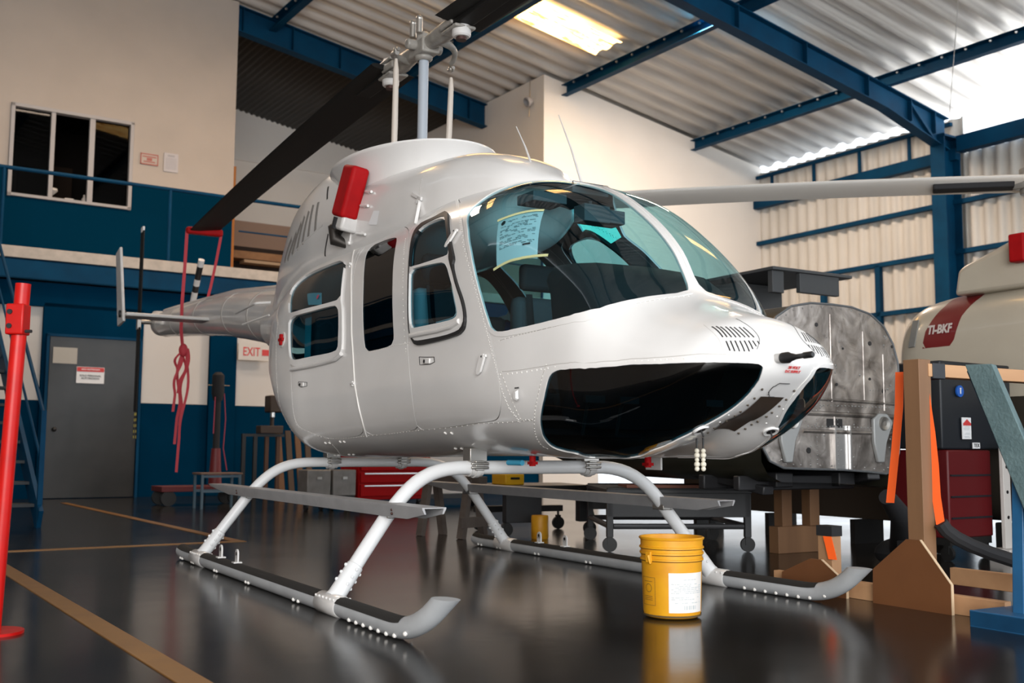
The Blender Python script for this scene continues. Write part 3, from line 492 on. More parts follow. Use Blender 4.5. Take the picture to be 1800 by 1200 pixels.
'passenger_door':[(3.637,0.53),(3.636,0.549),(3.626,0.574),(3.609,0.603),(3.586,0.636),(3.559,0.672),(3.531,0.71),(3.503,0.749),(3.488,0.77),(3.474,0.79),(3.459,0.812),(3.445,0.833),(3.431,0.853),(3.417,0.874),(3.404,0.894),(3.393,0.913),(3.383,0.933),(3.373,0.952),(3.364,0.971),(3.355,0.99),(3.346,1.009),(3.338,1.028),(3.331,1.046),(3.324,1.065),(3.317,1.083),(3.31,1.101),(3.304,1.119),(3.298,1.137),(3.291,1.156),(3.285,1.175),(3.279,1.194),(3.273,1.214),(3.267,1.235),(3.261,1.256),(3.254,1.277),(3.249,1.299),(3.243,1.319),(3.238,1.34),(3.233,1.359),(3.228,1.378),(3.223,1.396),(3.218,1.415),(3.213,1.432),(3.208,1.449),(3.202,1.466),(3.197,1.483),(3.191,1.5),(3.186,1.516),(3.181,1.533),(3.177,1.55),(3.173,1.567),(3.171,1.584),(3.17,1.6),(3.17,1.616),(3.173,1.632),(3.177,1.648),(3.182,1.663),(3.19,1.679),(3.21,1.71),(3.248,1.735),(3.3,1.755),(3.362,1.766),(3.437,1.771),(3.507,1.774),(3.571,1.777),(3.63,1.779),(3.685,1.779),(3.728,1.778),(3.758,1.778),(3.775,1.777),(3.78,1.776),(3.791,1.772),(3.81,1.767),(3.838,1.759),(3.873,1.75),(3.907,1.74),(3.941,1.73),(3.978,1.719),(4.017,1.708),(4.048,1.696),(4.071,1.684),(4.086,1.672),(4.091,1.659),(4.096,1.646),(4.1,1.633),(4.104,1.619),(4.107,1.605),(4.11,1.589),(4.114,1.572),(4.117,1.554),(4.121,1.534),(4.126,1.511),(4.131,1.486),(4.136,1.458),(4.14,1.427),(4.145,1.397),(4.151,1.366),(4.157,1.335),(4.164,1.304),(4.173,1.273),(4.183,1.242),(4.196,1.21),(4.211,1.177),(4.226,1.146),(4.241,1.118),(4.254,1.092),(4.266,1.068),(4.282,1.04),(4.302,1.009),(4.326,0.975),(4.357,0.936),(4.388,0.899),(4.418,0.864),(4.447,0.831),(4.474,0.8),(4.5,0.771),(4.525,0.742),(4.547,0.716),(4.569,0.691),(4.585,0.667),(4.597,0.645),(4.603,0.625),(4.598,0.609),(4.611,0.583),(4.681,0.532),(4.629,0.517),(4.611,0.484),(4.525,0.481),(4.524,0.448),(4.508,0.423),(4.437,0.423),(4.425,0.399),(4.3,0.421),(4.271,0.405),(4.19,0.412),(4.127,0.414),(4.099,0.401),(4.038,0.405),(4.003,0.399),(3.963,0.399),(3.96,0.389),(3.833,0.435),(3.744,0.465),(3.689,0.489),(3.654,0.51)],
'passenger_window':[(3.704,0.642),(3.673,0.681),(3.648,0.714),(3.629,0.743),(3.614,0.768),(3.601,0.789),(3.59,0.809),(3.579,0.829),(3.568,0.848),(3.558,0.867),(3.551,0.881),(3.547,0.891),(3.544,0.898),(3.544,0.901),(3.54,0.906),(3.534,0.914),(3.524,0.924),(3.511,0.937),(3.494,0.96),(3.484,0.978),(3.474,0.995),(3.463,1.018),(3.453,1.04),(3.443,1.068),(3.432,1.096),(3.425,1.118),(3.419,1.141),(3.414,1.158),(3.411,1.176),(3.408,1.202),(3.408,1.219),(3.413,1.234),(3.422,1.245),(3.436,1.253),(3.452,1.259),(3.483,1.264),(3.527,1.268),(3.586,1.272),(3.622,1.274),(3.658,1.276),(3.696,1.279),(3.735,1.281),(3.776,1.284),(3.818,1.286),(3.864,1.289),(3.908,1.291),(3.953,1.295),(3.998,1.298),(4.069,1.296),(4.126,1.285),(4.166,1.265),(4.181,1.237),(4.198,1.206),(4.215,1.172),(4.223,1.153),(4.232,1.134),(4.242,1.114),(4.252,1.094),(4.262,1.074),(4.273,1.053),(4.284,1.034),(4.297,1.014),(4.309,0.995),(4.322,0.975),(4.349,0.937),(4.378,0.899),(4.407,0.861),(4.438,0.824),(4.471,0.787),(4.501,0.753),(4.529,0.722),(4.55,0.695),(4.563,0.673),(4.567,0.655),(4.56,0.639),(4.542,0.627),(4.514,0.617),(4.481,0.607),(4.443,0.597),(4.398,0.586),(4.347,0.576),(4.292,0.567),(4.234,0.559),(4.168,0.555),(4.102,0.549),(4.042,0.546),(3.981,0.547),(3.92,0.553),(3.858,0.563),(3.797,0.583),(3.746,0.609)],
'pass_glass_upper':[(3.722,0.624),(3.687,0.663),(3.659,0.7),(3.639,0.729),(3.621,0.757),(3.608,0.778),(3.596,0.799),(3.585,0.818),(3.575,0.837),(3.556,0.872),(3.552,0.891),(3.561,0.897),(3.613,0.901),(3.661,0.903),(3.709,0.905),(3.767,0.907),(3.828,0.908),(3.899,0.909),(3.966,0.911),(4.031,0.913),(4.095,0.915),(4.165,0.915),(4.243,0.912),(4.333,0.91),(4.352,0.909),(4.378,0.89),(4.415,0.85),(4.453,0.808),(4.473,0.785),(4.496,0.761),(4.528,0.72),(4.542,0.69),(4.534,0.663),(4.503,0.64),(4.48,0.629),(4.458,0.618),(4.427,0.608),(4.398,0.599),(4.344,0.592),(4.291,0.587),(4.212,0.587),(4.134,0.588),(4.059,0.587),(3.99,0.584),(3.94,0.583),(3.891,0.583),(3.841,0.583)],
'pass_glass_lower':[(4.24,0.943),(4.156,0.947),(4.082,0.946),(4.016,0.944),(3.949,0.941),(3.883,0.938),(3.811,0.936),(3.755,0.935),(3.7,0.933),(3.658,0.933),(3.616,0.933),(3.564,0.943),(3.544,0.964),(3.527,0.99),(3.511,1.022),(3.499,1.052),(3.489,1.079),(3.482,1.106),(3.477,1.131),(3.471,1.159),(3.463,1.19),(3.466,1.211),(3.477,1.222),(3.518,1.229),(3.553,1.231),(3.588,1.234),(3.636,1.235),(3.684,1.238),(3.745,1.239),(3.807,1.241),(3.876,1.243),(3.941,1.246),(4.008,1.25),(4.076,1.254),(4.119,1.245),(4.167,1.235),(4.18,1.214),(4.194,1.193),(4.208,1.166),(4.222,1.139),(4.236,1.107),(4.253,1.073),(4.267,1.044),(4.283,1.015),(4.296,0.991),(4.311,0.966),(4.275,0.954)]},'L':{'door_pillar':[(2.547,0.346),(2.331,0.474),(2.198,0.566),(2.112,0.637),(2.046,0.698),(1.995,0.752),(1.937,0.807),(1.883,0.858),(1.841,0.905),(1.803,0.946),(1.769,0.984),(1.738,1.022),(1.707,1.062),(1.679,1.102),(1.651,1.141),(1.627,1.175),(1.606,1.209),(1.586,1.242),(1.564,1.277),(1.542,1.311),(1.524,1.348),(1.512,1.387),(1.497,1.416),(1.489,1.449),(1.466,1.471),(1.452,1.498)],
'ws_rivets':[(2.36,0.41),(2.214,0.515),(2.12,0.596),(2.056,0.663),(1.989,0.726),(1.936,0.782),(1.888,0.834),(1.844,0.881),(1.805,0.926),(1.772,0.967),(1.742,1.003),(1.715,1.038),(1.689,1.072),(1.665,1.105),(1.64,1.138),(1.617,1.17)],
'nose_seam_upper':[(1.531,1.166),(1.466,1.126),(1.405,1.083),(1.317,1.015),(1.232,0.944),(1.163,0.884),(1.097,0.821),(1.037,0.753),(0.988,0.68),(0.952,0.606),(0.923,0.54),(0.906,0.499),(0.892,0.46),(0.874,0.414),(0.858,0.369),(0.846,0.324),(0.835,0.279),(0.827,0.232),(0.825,0.182),(0.823,0.129),(0.829,0.07)],
'nose_seam_mid':[(1.518,1.301),(1.442,1.261),(1.373,1.215),(1.299,1.158),(1.227,1.099),(1.178,1.058),(1.131,1.016),(1.07,0.96),(1.013,0.899),(0.962,0.824),(0.914,0.748),(0.868,0.691),(0.825,0.651),(0.781,0.618),(0.74,0.59),(0.698,0.566),(0.636,0.537),(0.58,0.508),(0.524,0.479),(0.473,0.453),(0.424,0.423),(0.379,0.385),(0.34,0.351),(0.304,0.314),(0.266,0.276)],
'wedge_a':[(1.512,1.299),(1.491,1.325),(1.472,1.353),(1.454,1.38),(1.444,1.41),(1.436,1.444),(1.436,1.485),(1.387,1.45),(1.336,1.414)],
'chin_band':[(1.178,1.053),(1.193,1.092),(1.208,1.131),(1.227,1.185),(1.251,1.243),(1.274,1.295),(1.305,1.355),(1.329,1.405),(1.361,1.463),(1.419,1.571),(1.477,1.687),(1.469,1.709)],
'sill_fwd':[(2.596,1.752),(2.461,1.736),(2.324,1.719),(2.195,1.706),(2.06,1.693),(1.93,1.677),(1.803,1.649),(1.711,1.621),(1.621,1.586),(1.538,1.549),(1.44,1.492),(1.348,1.427)],
'sill_aft':[(3.814,1.784),(3.679,1.781),(3.547,1.779),(3.398,1.774),(3.258,1.771),(3.145,1.772),(3.034,1.773),(2.922,1.774),(2.757,1.768),(2.596,1.752)],
'belly_line':[(3.783,1.779),(3.851,1.875),(3.96,1.968),(4.186,2.121)],
'aft_frame':[(4.608,0.934),(4.581,0.993),(4.566,1.048),(4.529,1.139),(4.509,1.227),(4.489,1.292),(4.474,1.356),(4.449,1.421),(4.438,1.484),(4.418,1.548),(4.382,1.611),(4.301,1.677),(4.295,1.721)],
'aft_door_edge':[(4.12,1.464),(4.113,1.524),(4.113,1.584),(4.105,1.624),(4.107,1.665),(4.069,1.7),(3.996,1.72),(3.93,1.741),(3.872,1.761),(3.816,1.782)],
'roof_rivet':[(3.767,0.383),(3.679,0.37),(3.592,0.356),(3.497,0.346),(3.378,0.346),(3.255,0.357),(3.13,0.37),(3.101,0.343),(3.054,0.326),(2.87,0.364),(2.745,0.368),(2.678,0.335),(2.669,0.272),(2.624,0.23),(2.524,0.218),(2.417,0.223)],
'litter_bottom':[(3.054,1.276),(2.96,1.278),(2.866,1.28),(2.757,1.277),(2.65,1.269),(2.567,1.265),(2.486,1.259)],
'litter_aft':[(2.531,1.306),(2.554,1.241),(2.572,1.174),(2.594,1.107),(2.62,1.039),(2.652,0.968),(2.683,0.895),(2.725,0.819),(2.761,0.758),(2.809,0.693),(2.855,0.626)],
'nose_line':[(0.436,0.142),(0.397,0.141),(0.37,0.131),(0.318,0.117),(0.269,0.12),(0.207,0.16)],
'vent_panel':[(0.494,0.273),(0.443,0.287),(0.403,0.292),(0.355,0.294),(0.32,0.307),(0.291,0.309)],
'strip_right':[(0.147,0.189),(0.213,0.334),(0.268,0.46),(0.313,0.567),(0.349,0.641),(0.381,0.709),(0.415,0.767),(0.449,0.821),(0.483,0.866),(0.519,0.913),(0.595,1.018)],
'lip_pass':[(4.133,1.311),(4.029,1.308),(3.932,1.304),(3.806,1.298),(3.684,1.291),(3.588,1.283),(3.491,1.277),(3.409,1.252)],
'lip_crew':[(2.446,1.22),(2.363,1.213),(2.287,1.207),(2.203,1.202),(2.121,1.199),(2.041,1.192),(1.964,1.184),(1.883,1.158)],
'bead':[(3.817,0.449),(3.664,0.591),(3.579,0.677),(3.518,0.752),(3.455,0.835),(3.403,0.912),(3.365,0.987),(3.335,1.058),(3.313,1.128),(3.283,1.203),(3.258,1.277),(3.244,1.334),(3.231,1.391),(3.22,1.448),(3.188,1.52),(3.173,1.59),(3.172,1.647),(3.197,1.707),(3.258,1.776)]},'D':{'ws_paper':[(1.727,0.63),(1.46,0.473),(1.362,0.592),(1.326,0.66),(1.337,0.681),(1.572,0.874),(1.617,0.849),(1.651,0.744)],
'slots':[(0.447,0.266),(0.359,0.272),(0.433,0.253),(0.346,0.256),(0.415,0.243),(0.333,0.238),(0.4,0.226),(0.322,0.22),(0.388,0.211),(0.313,0.201),(0.377,0.196),(0.304,0.181),(0.368,0.175),(0.297,0.162),(0.36,0.158),(0.29,0.141),(0.333,0.271),(0.288,0.28),(0.322,0.253),(0.27,0.262),(0.31,0.234),(0.252,0.242),(0.298,0.214),(0.234,0.22),(0.289,0.195),(0.217,0.199),(0.28,0.176),(0.219,0.178),(0.272,0.158),(0.228,0.156),(0.263,0.137),(0.238,0.136)],
'supply_door':[(0.157,0.326),(0.205,0.396),(0.293,0.591),(0.345,0.741),(0.376,0.806),(0.326,0.703),(0.276,0.594),(0.167,0.361),(0.138,0.298)],
'paper_back':[(4.175,0.779),(3.925,0.807),(3.862,0.897),(4.072,0.878)],
'static':[(1.392,1.309),(1.334,1.268),(1.344,1.309),(1.381,1.34),(1.397,1.333)],
'handle':[(2.353,1.328),(2.177,1.328),(2.169,1.353),(2.219,1.364),(2.344,1.369)],
'handle2':[(4.031,1.395),(3.911,1.402),(3.91,1.426),(3.993,1.431),(4.03,1.419)],
'hinges':[(2.133,0.688),(1.656,1.292),(3.632,0.649),(3.244,1.442)],
'red_plug':[(4.399,1.086)],
'pitot':[(0.092,0.108),(0.057,0.063),(0.086,0.137),(0.13,0.195)],
'dots':[(3.889,1.825),(3.833,1.825),(3.672,1.812),(3.621,1.812),(4.16,2.043),(4.106,2.048),(3.97,2.047),(3.928,2.053),(2.456,1.935),(2.389,1.93),(2.281,1.748),(2.212,1.745)],
'text28':[(0.059,0.119),(0.039,0.088),(0.093,0.201),(0.116,0.237)],
'text28c':[(0.084,0.184)],
'circ_r':[(0.56,0.923)]},'KL':{'label':[(1.589,0.624),(1.501,0.631),(1.533,0.717),(1.662,0.708)],
'latch_bars':[(2.533,0.085),(2.525,0.02),(1.757,0.487),(1.657,0.498),(1.77,0.582),(1.659,0.59),(1.81,0.76),(1.689,0.767)],
'tie_fitting':[(0.984,0.572)],
'seam_v':[(1.029,0.45),(0.985,0.655)],
'strip':[(1.887,0.684),(1.939,0.818)],
'slit':[(2.496,0.476),(2.424,0.565)],
'scoop':[(2.456,0.706),(2.361,0.734),(2.224,0.743),(2.32,0.784),(2.462,0.761)],
'dark_slot':[(2.328,0.786),(2.395,0.955)],
'louv_t':[(2.588,0.602),(2.689,0.612),(2.767,0.639),(2.861,0.649),(2.935,0.675),(3.053,0.702),(3.195,0.691)],
'louv_b':[(2.596,0.818),(2.734,0.839),(2.871,0.854),(3.007,0.847),(3.159,0.828),(3.294,0.811),(3.416,0.749)],
'ridge_line':[(2.446,0.752),(2.63,0.835),(2.892,0.854),(3.131,0.845)]}}
class Surf:
    def __init__(s, tab, ns, nt):
        s.x, s.s, s.P, s.L = loft(tab, ns, nt); s.m = meridian(s.P); s.ns = ns; s.nt = nt
        a = np.gradient(s.P, axis=0); b_ = np.gradient(s.P, axis=1); N = np.cross(a, b_); N /= np.linalg.norm(N, axis=2)[..., None] + 1e-12
        # outward (right side is -y)
        cen = s.P.mean(axis=1, keepdims=True); sg = np.sign(((s.P - cen) * N).sum(2).mean()); s.N = N * sg
        s.N[:, 0, 1] = 0; s.N[:, -1, 1] = 0; s.N /= np.linalg.norm(s.N, axis=2)[..., None] + 1e-12
        s.N[0] = (1, 0, 0)
    def at(s, m, a):
        i = float(np.interp(m, s.m, np.arange(s.ns + 1))); L = float(np.interp(i, np.arange(s.ns + 1), s.L)); j = min(max(a / L, 0), 1) * s.nt
        i0 = min(int(i), s.ns - 1); j0 = min(int(j), s.nt - 1); fi = i - i0; fj = j - j0
        def g(Q): return (Q[i0, j0] * (1 - fi) + Q[i0 + 1, j0] * fi) * (1 - fj) + (Q[i0, j0 + 1] * (1 - fi) + Q[i0 + 1, j0 + 1] * fi) * fj
        n = g(s.N); n = n / (np.linalg.norm(n) + 1e-12)
        return Vector(g(s.P)), Vector(n)
    def off(s, ma, d=0.0):
        p, n = s.at(*ma); return p + n * d
HS = Surf(HULL, 150, 100)
KS = Surf(COWL, 110, 56)
def chaikin(p, it=2, closed=True):
    p = [tuple(q) for q in p]
    for _ in range(it):
        o = []; n = len(p)
        rng = range(n) if closed else range(n - 1)
        if not closed: o.append(p[0])
        for i in rng:
            a, b_ = p[i], p[(i + 1) % n]
            o.append((a[0] * .75 + b_[0] * .25, a[1] * .75 + b_[1] * .25)); o.append((a[0] * .25 + b_[0] * .75, a[1] * .25 + b_[1] * .75))
        if not closed: o.append(p[-1])
        p = o
    return p
def sdf(poly, X, Y):
    P_ = np.array(poly); Q = np.roll(P_, -1, axis=0); d = np.full(X.shape, 1e9); ins = np.zeros(X.shape, bool)
    for (ax, ay), (bx, by) in zip(P_, Q):
        ex, ey = bx - ax, by - ay; l2 = ex * ex + ey * ey + 1e-18
        t = np.clip(((X - ax) * ex + (Y - ay) * ey) / l2, 0, 1)
        d = np.minimum(d, np.hypot(X - ax - t * ex, Y - ay - t * ey))
        c = (ay > Y) != (by > Y); xi = ax + (Y - ay) / ((by - ay) if by != ay else 1e-12) * ex
        ins ^= c & (X < xi)
    return np.where(ins, -d, d)
class Skin:
    """right-hand half of a lofted body that can be cut along closed curves drawn on it"""
    def __init__(s, S):
        s.S = S; ns, nt_ = S.ns, S.nt
        s.V = [tuple(x) for x in S.P.reshape(-1, 3)]; s.N = [tuple(x) for x in S.N.reshape(-1, 3)]
        s.ma = [(float(S.m[i]), float(S.L[i] * j / nt_)) for i in range(ns + 1) for j in range(nt_ + 1)]
        w = nt_ + 1
        s.F = [(i * w + j, i * w + j + 1, (i + 1) * w + j + 1, (i + 1) * w + j) for i in range(ns) for j in range(nt_)]
        i, j = ns // 2, nt_ // 2; f = s.F[i * nt_ + j]; a, b_, c = (Vector(s.V[q]) for q in f[:3])
        if (b_ - a).cross(c - a).dot(Vector(s.N[f[0]])) < 0: s.F = [q[::-1] for q in s.F]
        s.lab = [set() for _ in s.F]
    def cut(s, poly, name, level=0.0):
        A = np.array(s.ma); lo = np.min(poly, axis=0) - .05; hi = np.max(poly, axis=0) + .05
        g = np.full(len(A), 1.0); k = ((A > lo) & (A < hi)).all(1)
        g[k] = sdf(poly, A[k, 0], A[k, 1]) - level
        g[np.abs(g) < 2e-5] = 2e-5
        cache = {}; F2 = []; L2 = []; gl = list(g)
        for f, lb in zip(s.F, s.lab):
            sg = [gl[i] < 0 for i in f]
            if all(sg): F2.append(f); L2.append(lb | {name}); continue
            if not any(sg): F2.append(f); L2.append(lb); continue
            pos, neg = [], []
            n = len(f)
            for q in range(n):
                a, b_ = f[q], f[(q + 1) % n]
                (neg if gl[a] < 0 else pos).append(a)
                if (gl[a] < 0) != (gl[b_] < 0):
                    e = (min(a, b_), max(a, b_))
                    if e not in cache:
                        t = gl[e[0]] / (gl[e[0]] - gl[e[1]]); mix = lambda P_: tuple(P_[e[0]][c] * (1 - t) + P_[e[1]][c] * t for c in range(len(P_[0])))
                        s.V.append(mix(s.V)); nn = Vector(mix(s.N)).normalized(); s.N.append(tuple(nn)); s.ma.append(mix(s.ma)); cache[e] = len(s.V) - 1; gl.append(0.0)
                    pos.append(cache[e]); neg.append(cache[e])
            if len(pos) > 2: F2.append(tuple(pos)); L2.append(lb)
            if len(neg) > 2: F2.append(tuple(neg)); L2.append(lb | {name})
        s.F, s.lab = F2, L2
    def take(s, cond):
        out = [f for f, l in zip(s.F, s.lab) if cond(l)]
        keep = [(f, l) for f, l in zip(s.F, s.lab) if not cond(l)]
        s.F = [k_[0] for k_ in keep]; s.lab = [k_[1] for k_ in keep]
        return out
    def patch(s, faces, name, m, parent, lift=0.0, thick=0.0, side=1, both=False, inner=None):
        """mesh from faces; thick>0 adds walls and a back face (towards the inside). side=-1 mirrors to the left"""
        vs, ns_, fs, fn, mi = [], [], [], [], []
        for sd in ((1, -1) if both else (side,)):
            idx = {}; base = len(vs)
            for f in faces:
                for i in f:
                    if i not in idx:
                        idx[i] = len(vs); p = Vector(s.V[i]); n = Vector(s.N[i]); p = p + n * lift; vs.append((p.x, p.y * sd, p.z)); ns_.append((n.x, n.y * sd, n.z))
            back = {}
            if thick:
                for i, k_ in list(idx.items()):
                    back[i] = len(vs); p = Vector(s.V[i]) + Vector(s.N[i]) * (lift - thick); vs.append((p.x, p.y * sd, p.z)); ns_.append((-s.N[i][0], -s.N[i][1] * sd, -s.N[i][2]))
            ec = {}
            for f in faces:
                g = [idx[i] for i in f]; g = g if sd > 0 else g[::-1]
                fs.append(g); fn.append(0); mi.append(0)
                if thick:
                    h = [back[i] for i in f]; h = h[::-1] if sd > 0 else h; fs.append(h); fn.append(0); mi.append(1 if inner else 0)
                n = len(f)
                for q in range(n):
                    e = (f[q], f[(q + 1) % n]); ec[e] = ec.get(e, 0) + 1
            if thick:
                for (a, b_) in ec:
                    if (b_, a) not in ec:
                        if abs(s.V[a][1]) < 1e-7 and abs(s.V[b_][1]) < 1e-7: continue
                        q4 = [idx[b_], idx[a], back[a], back[b_]]; fs.append(q4 if sd > 0 else q4[::-1]); fn.append(1); mi.append(0)
        me = bpy.data.meshes.new(name); me.from_pydata(vs, [], fs)
        for q in ([m, inner] if inner else [m]): me.materials.append(q)
        if inner: me.polygons.foreach_set('material_index', mi)
        me.update(); me.shade_smooth()
        ln = []
        for p in me.polygons:
            # orientation of outer faces relative to the stored normals
            for vi in p.vertices: ln.append(tuple(p.normal) if fn[p.index] else ns_[vi])
        me.normals_split_custom_set(ln)
        o = bpy.data.objects.new(name, me); COL.objects.link(o)
        if parent is not None: o.parent = parent
        return o
def dense(pl, S, step=.02, closed=False, smooth=1):
    p = chaikin(pl, smooth, closed) if smooth else list(pl)
    if closed: p = p + [p[0]]
    o = []
    for a, b_ in zip(p[:-1], p[1:]):
        d = math.hypot(b_[0] - a[0], b_[1] - a[1]); n = max(1, int(d / step))
        for i in range(n): o.append((a[0] + (b_[0] - a[0]) * i / n, a[1] + (b_[1] - a[1]) * i / n))
    o.append(p[-1]); return o
def ribbon(q, pl, S, w=.004, lift=.0012, closed=False, smooth=1, mir=False):
    pts = dense(pl, S, .02, closed, smooth); P_ = [S.at(*p) for p in pts]
    vs = []; fs = []
    for i, (p, n) in enumerate(P_):
        a = P_[max(i - 1, 0)][0]; b_ = P_[min(i + 1, len(P_) - 1)][0]; t = (b_ - a)
        if t.length < 1e-9: t = Vector((1, 0, 0))
        t.normalize(); c = t.cross(n).normalized() * (w / 2)
        for v in (p + c - n * .002, p + c * .6 + n * lift, p - c * .6 + n * lift, p - c - n * .002): vs.append((v.x, -v.y if mir else v.y, v.z))
    for i in range(len(P_) - 1):
        for k_ in range(3): fs.append((i * 4 + k_, i * 4 + k_ + 1, i * 4 + k_ + 5, i * 4 + k_ + 4))
    q.add(vs, fs)
def rivets(q, pl, S, step=.026, r=.0035, smooth=1, mir=False, off=0.0):
    pts = dense(pl, S, step, False, smooth); last = None
    for m_, a in pts:
        p, n = S.at(m_, a + off)
        if last is not None and (p - last).length < step * .7: continue
        last = p
        if mir: p = Vector((p.x, -p.y, p.z)); n = Vector((n.x, -n.y, n.z))
        t = n.orthogonal().normalized(); b_ = n.cross(t); vs = [p + n * (r * .75)]; k_ = 6
        for ring, (rr, hh) in enumerate(((.72, .5), (1.0, -.1))):
            for i in range(k_):
                g = 2 * PI * i / k_; vs.append(p + (t * math.cos(g) + b_ * math.sin(g)) * (r * rr) + n * (r * hh))
        fs = [(0, 1 + i, 1 + (i + 1) % k_) for i in range(k_)] + [(1 + i, 1 + k_ + i, 1 + k_ + (i + 1) % k_, 1 + (i + 1) % k_) for i in range(k_)]
        q.add(vs, fs)
# ================================================================ THE WHITE HELICOPTER
FP, FL, FD, FK = FEATS['P'], FEATS['L'], FEATS['D'], FEATS['KL']
heli = thing('helicopter', 'large white helicopter with blue tinted windows on skids in the middle of the hangar', 'helicopter', (HX, HY, 0), HYAW)
sk = Skin(HS)
C2 = lambda k_, it=2: chaikin(FP[k_], 1)
for k_ in ('windshield', 'chin', 'crew_window', 'crew_window_in', 'litter_window', 'passenger_window'):
    sk.cut(C2(k_), k_)
for k_ in ('crew_glass_upper', 'crew_glass_lower', 'crew_black_pane', 'pass_glass_upper', 'pass_glass_lower'):
    sk.cut(C2(k_, 1), k_)
for k_ in ('crew_door', 'litter_door', 'passenger_door'):
    sk.cut(C2(k_), k_, -.002); sk.cut(C2(k_), k_ + '_gap', .0022)
sk.cut(C2('windshield'), 'ws_strip', .022); sk.cut(C2('chin'), 'chin_strip', .012)
# roof window above each front seat and left-hand copies of the side glazing come from the mirror image
def top_ma(x, y):
    i = int(np.argmin(abs(HS.x - x))); j = min(range(HS.nt // 2), key=lambda j: abs(HS.P[i, j, 1] + y)); return (float(HS.m[i]), float(HS.L[i] * j / HS.nt))
roofwin = [top_ma(.76, .34), top_ma(.76, .52), top_ma(.36, .55), top_ma(.36, .38)]
T = .012
roofwin = [top_ma(.70, .37), top_ma(.70, .50), top_ma(.40, .52), top_ma(.40, .40)]
sk.cut(roofwin, 'roof_window'); frw = sk.take(lambda l: 'roof_window' in l and not l & {'windshield', 'crew_window', 'ws_strip'})
sk.patch(frw, 'roof_window', glass('roof_window_tint', (.10, .85, .95)), heli, lift=-.002, side=-1)
sk.patch(frw, 'roof_panel', WHITE, heli, thick=T, side=1, inner=LINER)
fz = sk.take(lambda l: 'windshield' in l)
for sd, nm in ((1, 'windshield'), (-1, 'windshield')): sk.patch(fz, nm, GW, heli, lift=-.002, side=sd)
fc = sk.take(lambda l: 'chin' in l)
for sd in (1, -1): sk.patch(fc, 'chin_window', GC, heli, lift=-.001, side=sd)
cd_gl_u = sk.take(lambda l: 'crew_glass_upper' in l)
cd_gl_b = sk.take(lambda l: 'crew_black_pane' in l and 'crew_window_in' in l)
cd_gl_l = sk.take(lambda l: 'crew_glass_lower' in l)
cd_frame = sk.take(lambda l: 'crew_window_in' in l)
cd_seal = sk.take(lambda l: 'crew_window' in l)
cd_skin = sk.take(lambda l: 'crew_door' in l)
ld_gl = sk.take(lambda l: 'litter_window' in l)
ld_skin = sk.take(lambda l: 'litter_door' in l)
pd_gl_u = sk.take(lambda l: 'pass_glass_upper' in l)
pd_gl_l = sk.take(lambda l: 'pass_glass_lower' in l)
pd_frame = sk.take(lambda l: 'passenger_window' in l)
pd_skin = sk.take(lambda l: 'passenger_door' in l)
gaps = sk.take(lambda l: any(x.endswith('_gap') for x in l))
strips = sk.take(lambda l: 'ws_strip' in l or 'chin_strip' in l)
body = sk.take(lambda l: True)
fus = sk.patch(body, 'fuselage_shell', WHITE, heli, thick=T, both=True, inner=LINER)
sk.patch(strips, 'window_retainer_strip', WHITE, heli, lift=.003, thick=T + .003, both=True, inner=LINER)
sk.patch(gaps, 'door_gap_seal', SEAM, heli, lift=-.004, thick=T - .004, both=True)
for sd in (1, -1):
    o = sk.patch(cd_skin, 'crew_door', WHITE, heli, thick=T, side=sd, inner=LINER)
    sk.patch(cd_seal, 'window_seal', BLACK, o, lift=.015, thick=.022, side=sd)
    sk.patch(cd_frame, 'window_frame', WHITE, o, lift=.012, thick=.020, side=sd)
    sk.patch(cd_gl_u, 'window_pane', GD, o, lift=-.002, side=sd)
    sk.patch(cd_gl_l, 'window_pane', GD, o, lift=-.002, side=sd); sk.patch(cd_gl_b, 'sliding_pane', GSM, o, lift=.003, side=sd)
    crew = o if sd == 1 else None
    if sd == 1: crew_r = o
    o = sk.patch(ld_skin, 'litter_door', WHITE, heli, thick=T, side=sd, inner=LINER)
    sk.patch(ld_gl, 'window_pane', GSM if sd == 1 else GD, o, lift=-.002, side=sd)
    o = sk.patch(pd_skin, 'passenger_door', WHITE, heli, thick=T, side=sd, inner=LINER)
    if sd == 1: pass_r = o
    sk.patch(pd_gl_u, 'window_pane', GD, o, lift=-.002, side=sd); sk.patch(pd_gl_l, 'window_pane', GD, o, lift=-.002, side=sd)
    sk.patch(pd_frame, 'window_frame', WHITE, o, lift=.014, thick=.022, side=sd)
# thick lower lips of the sliding window frames
def lip(pl, S, r, parent, name='frame_lip', m=WHITE):
    q = MB(); pts = [S.off(p, .012) for p in dense(pl, S, .02, False, 0)]; q.tube(pts, r, 10); return q.build(name, m, parent)
lip(FL['lip_pass'], HS, .013, pass_r); lip(FL['lip_crew'], HS, .014, crew_r)
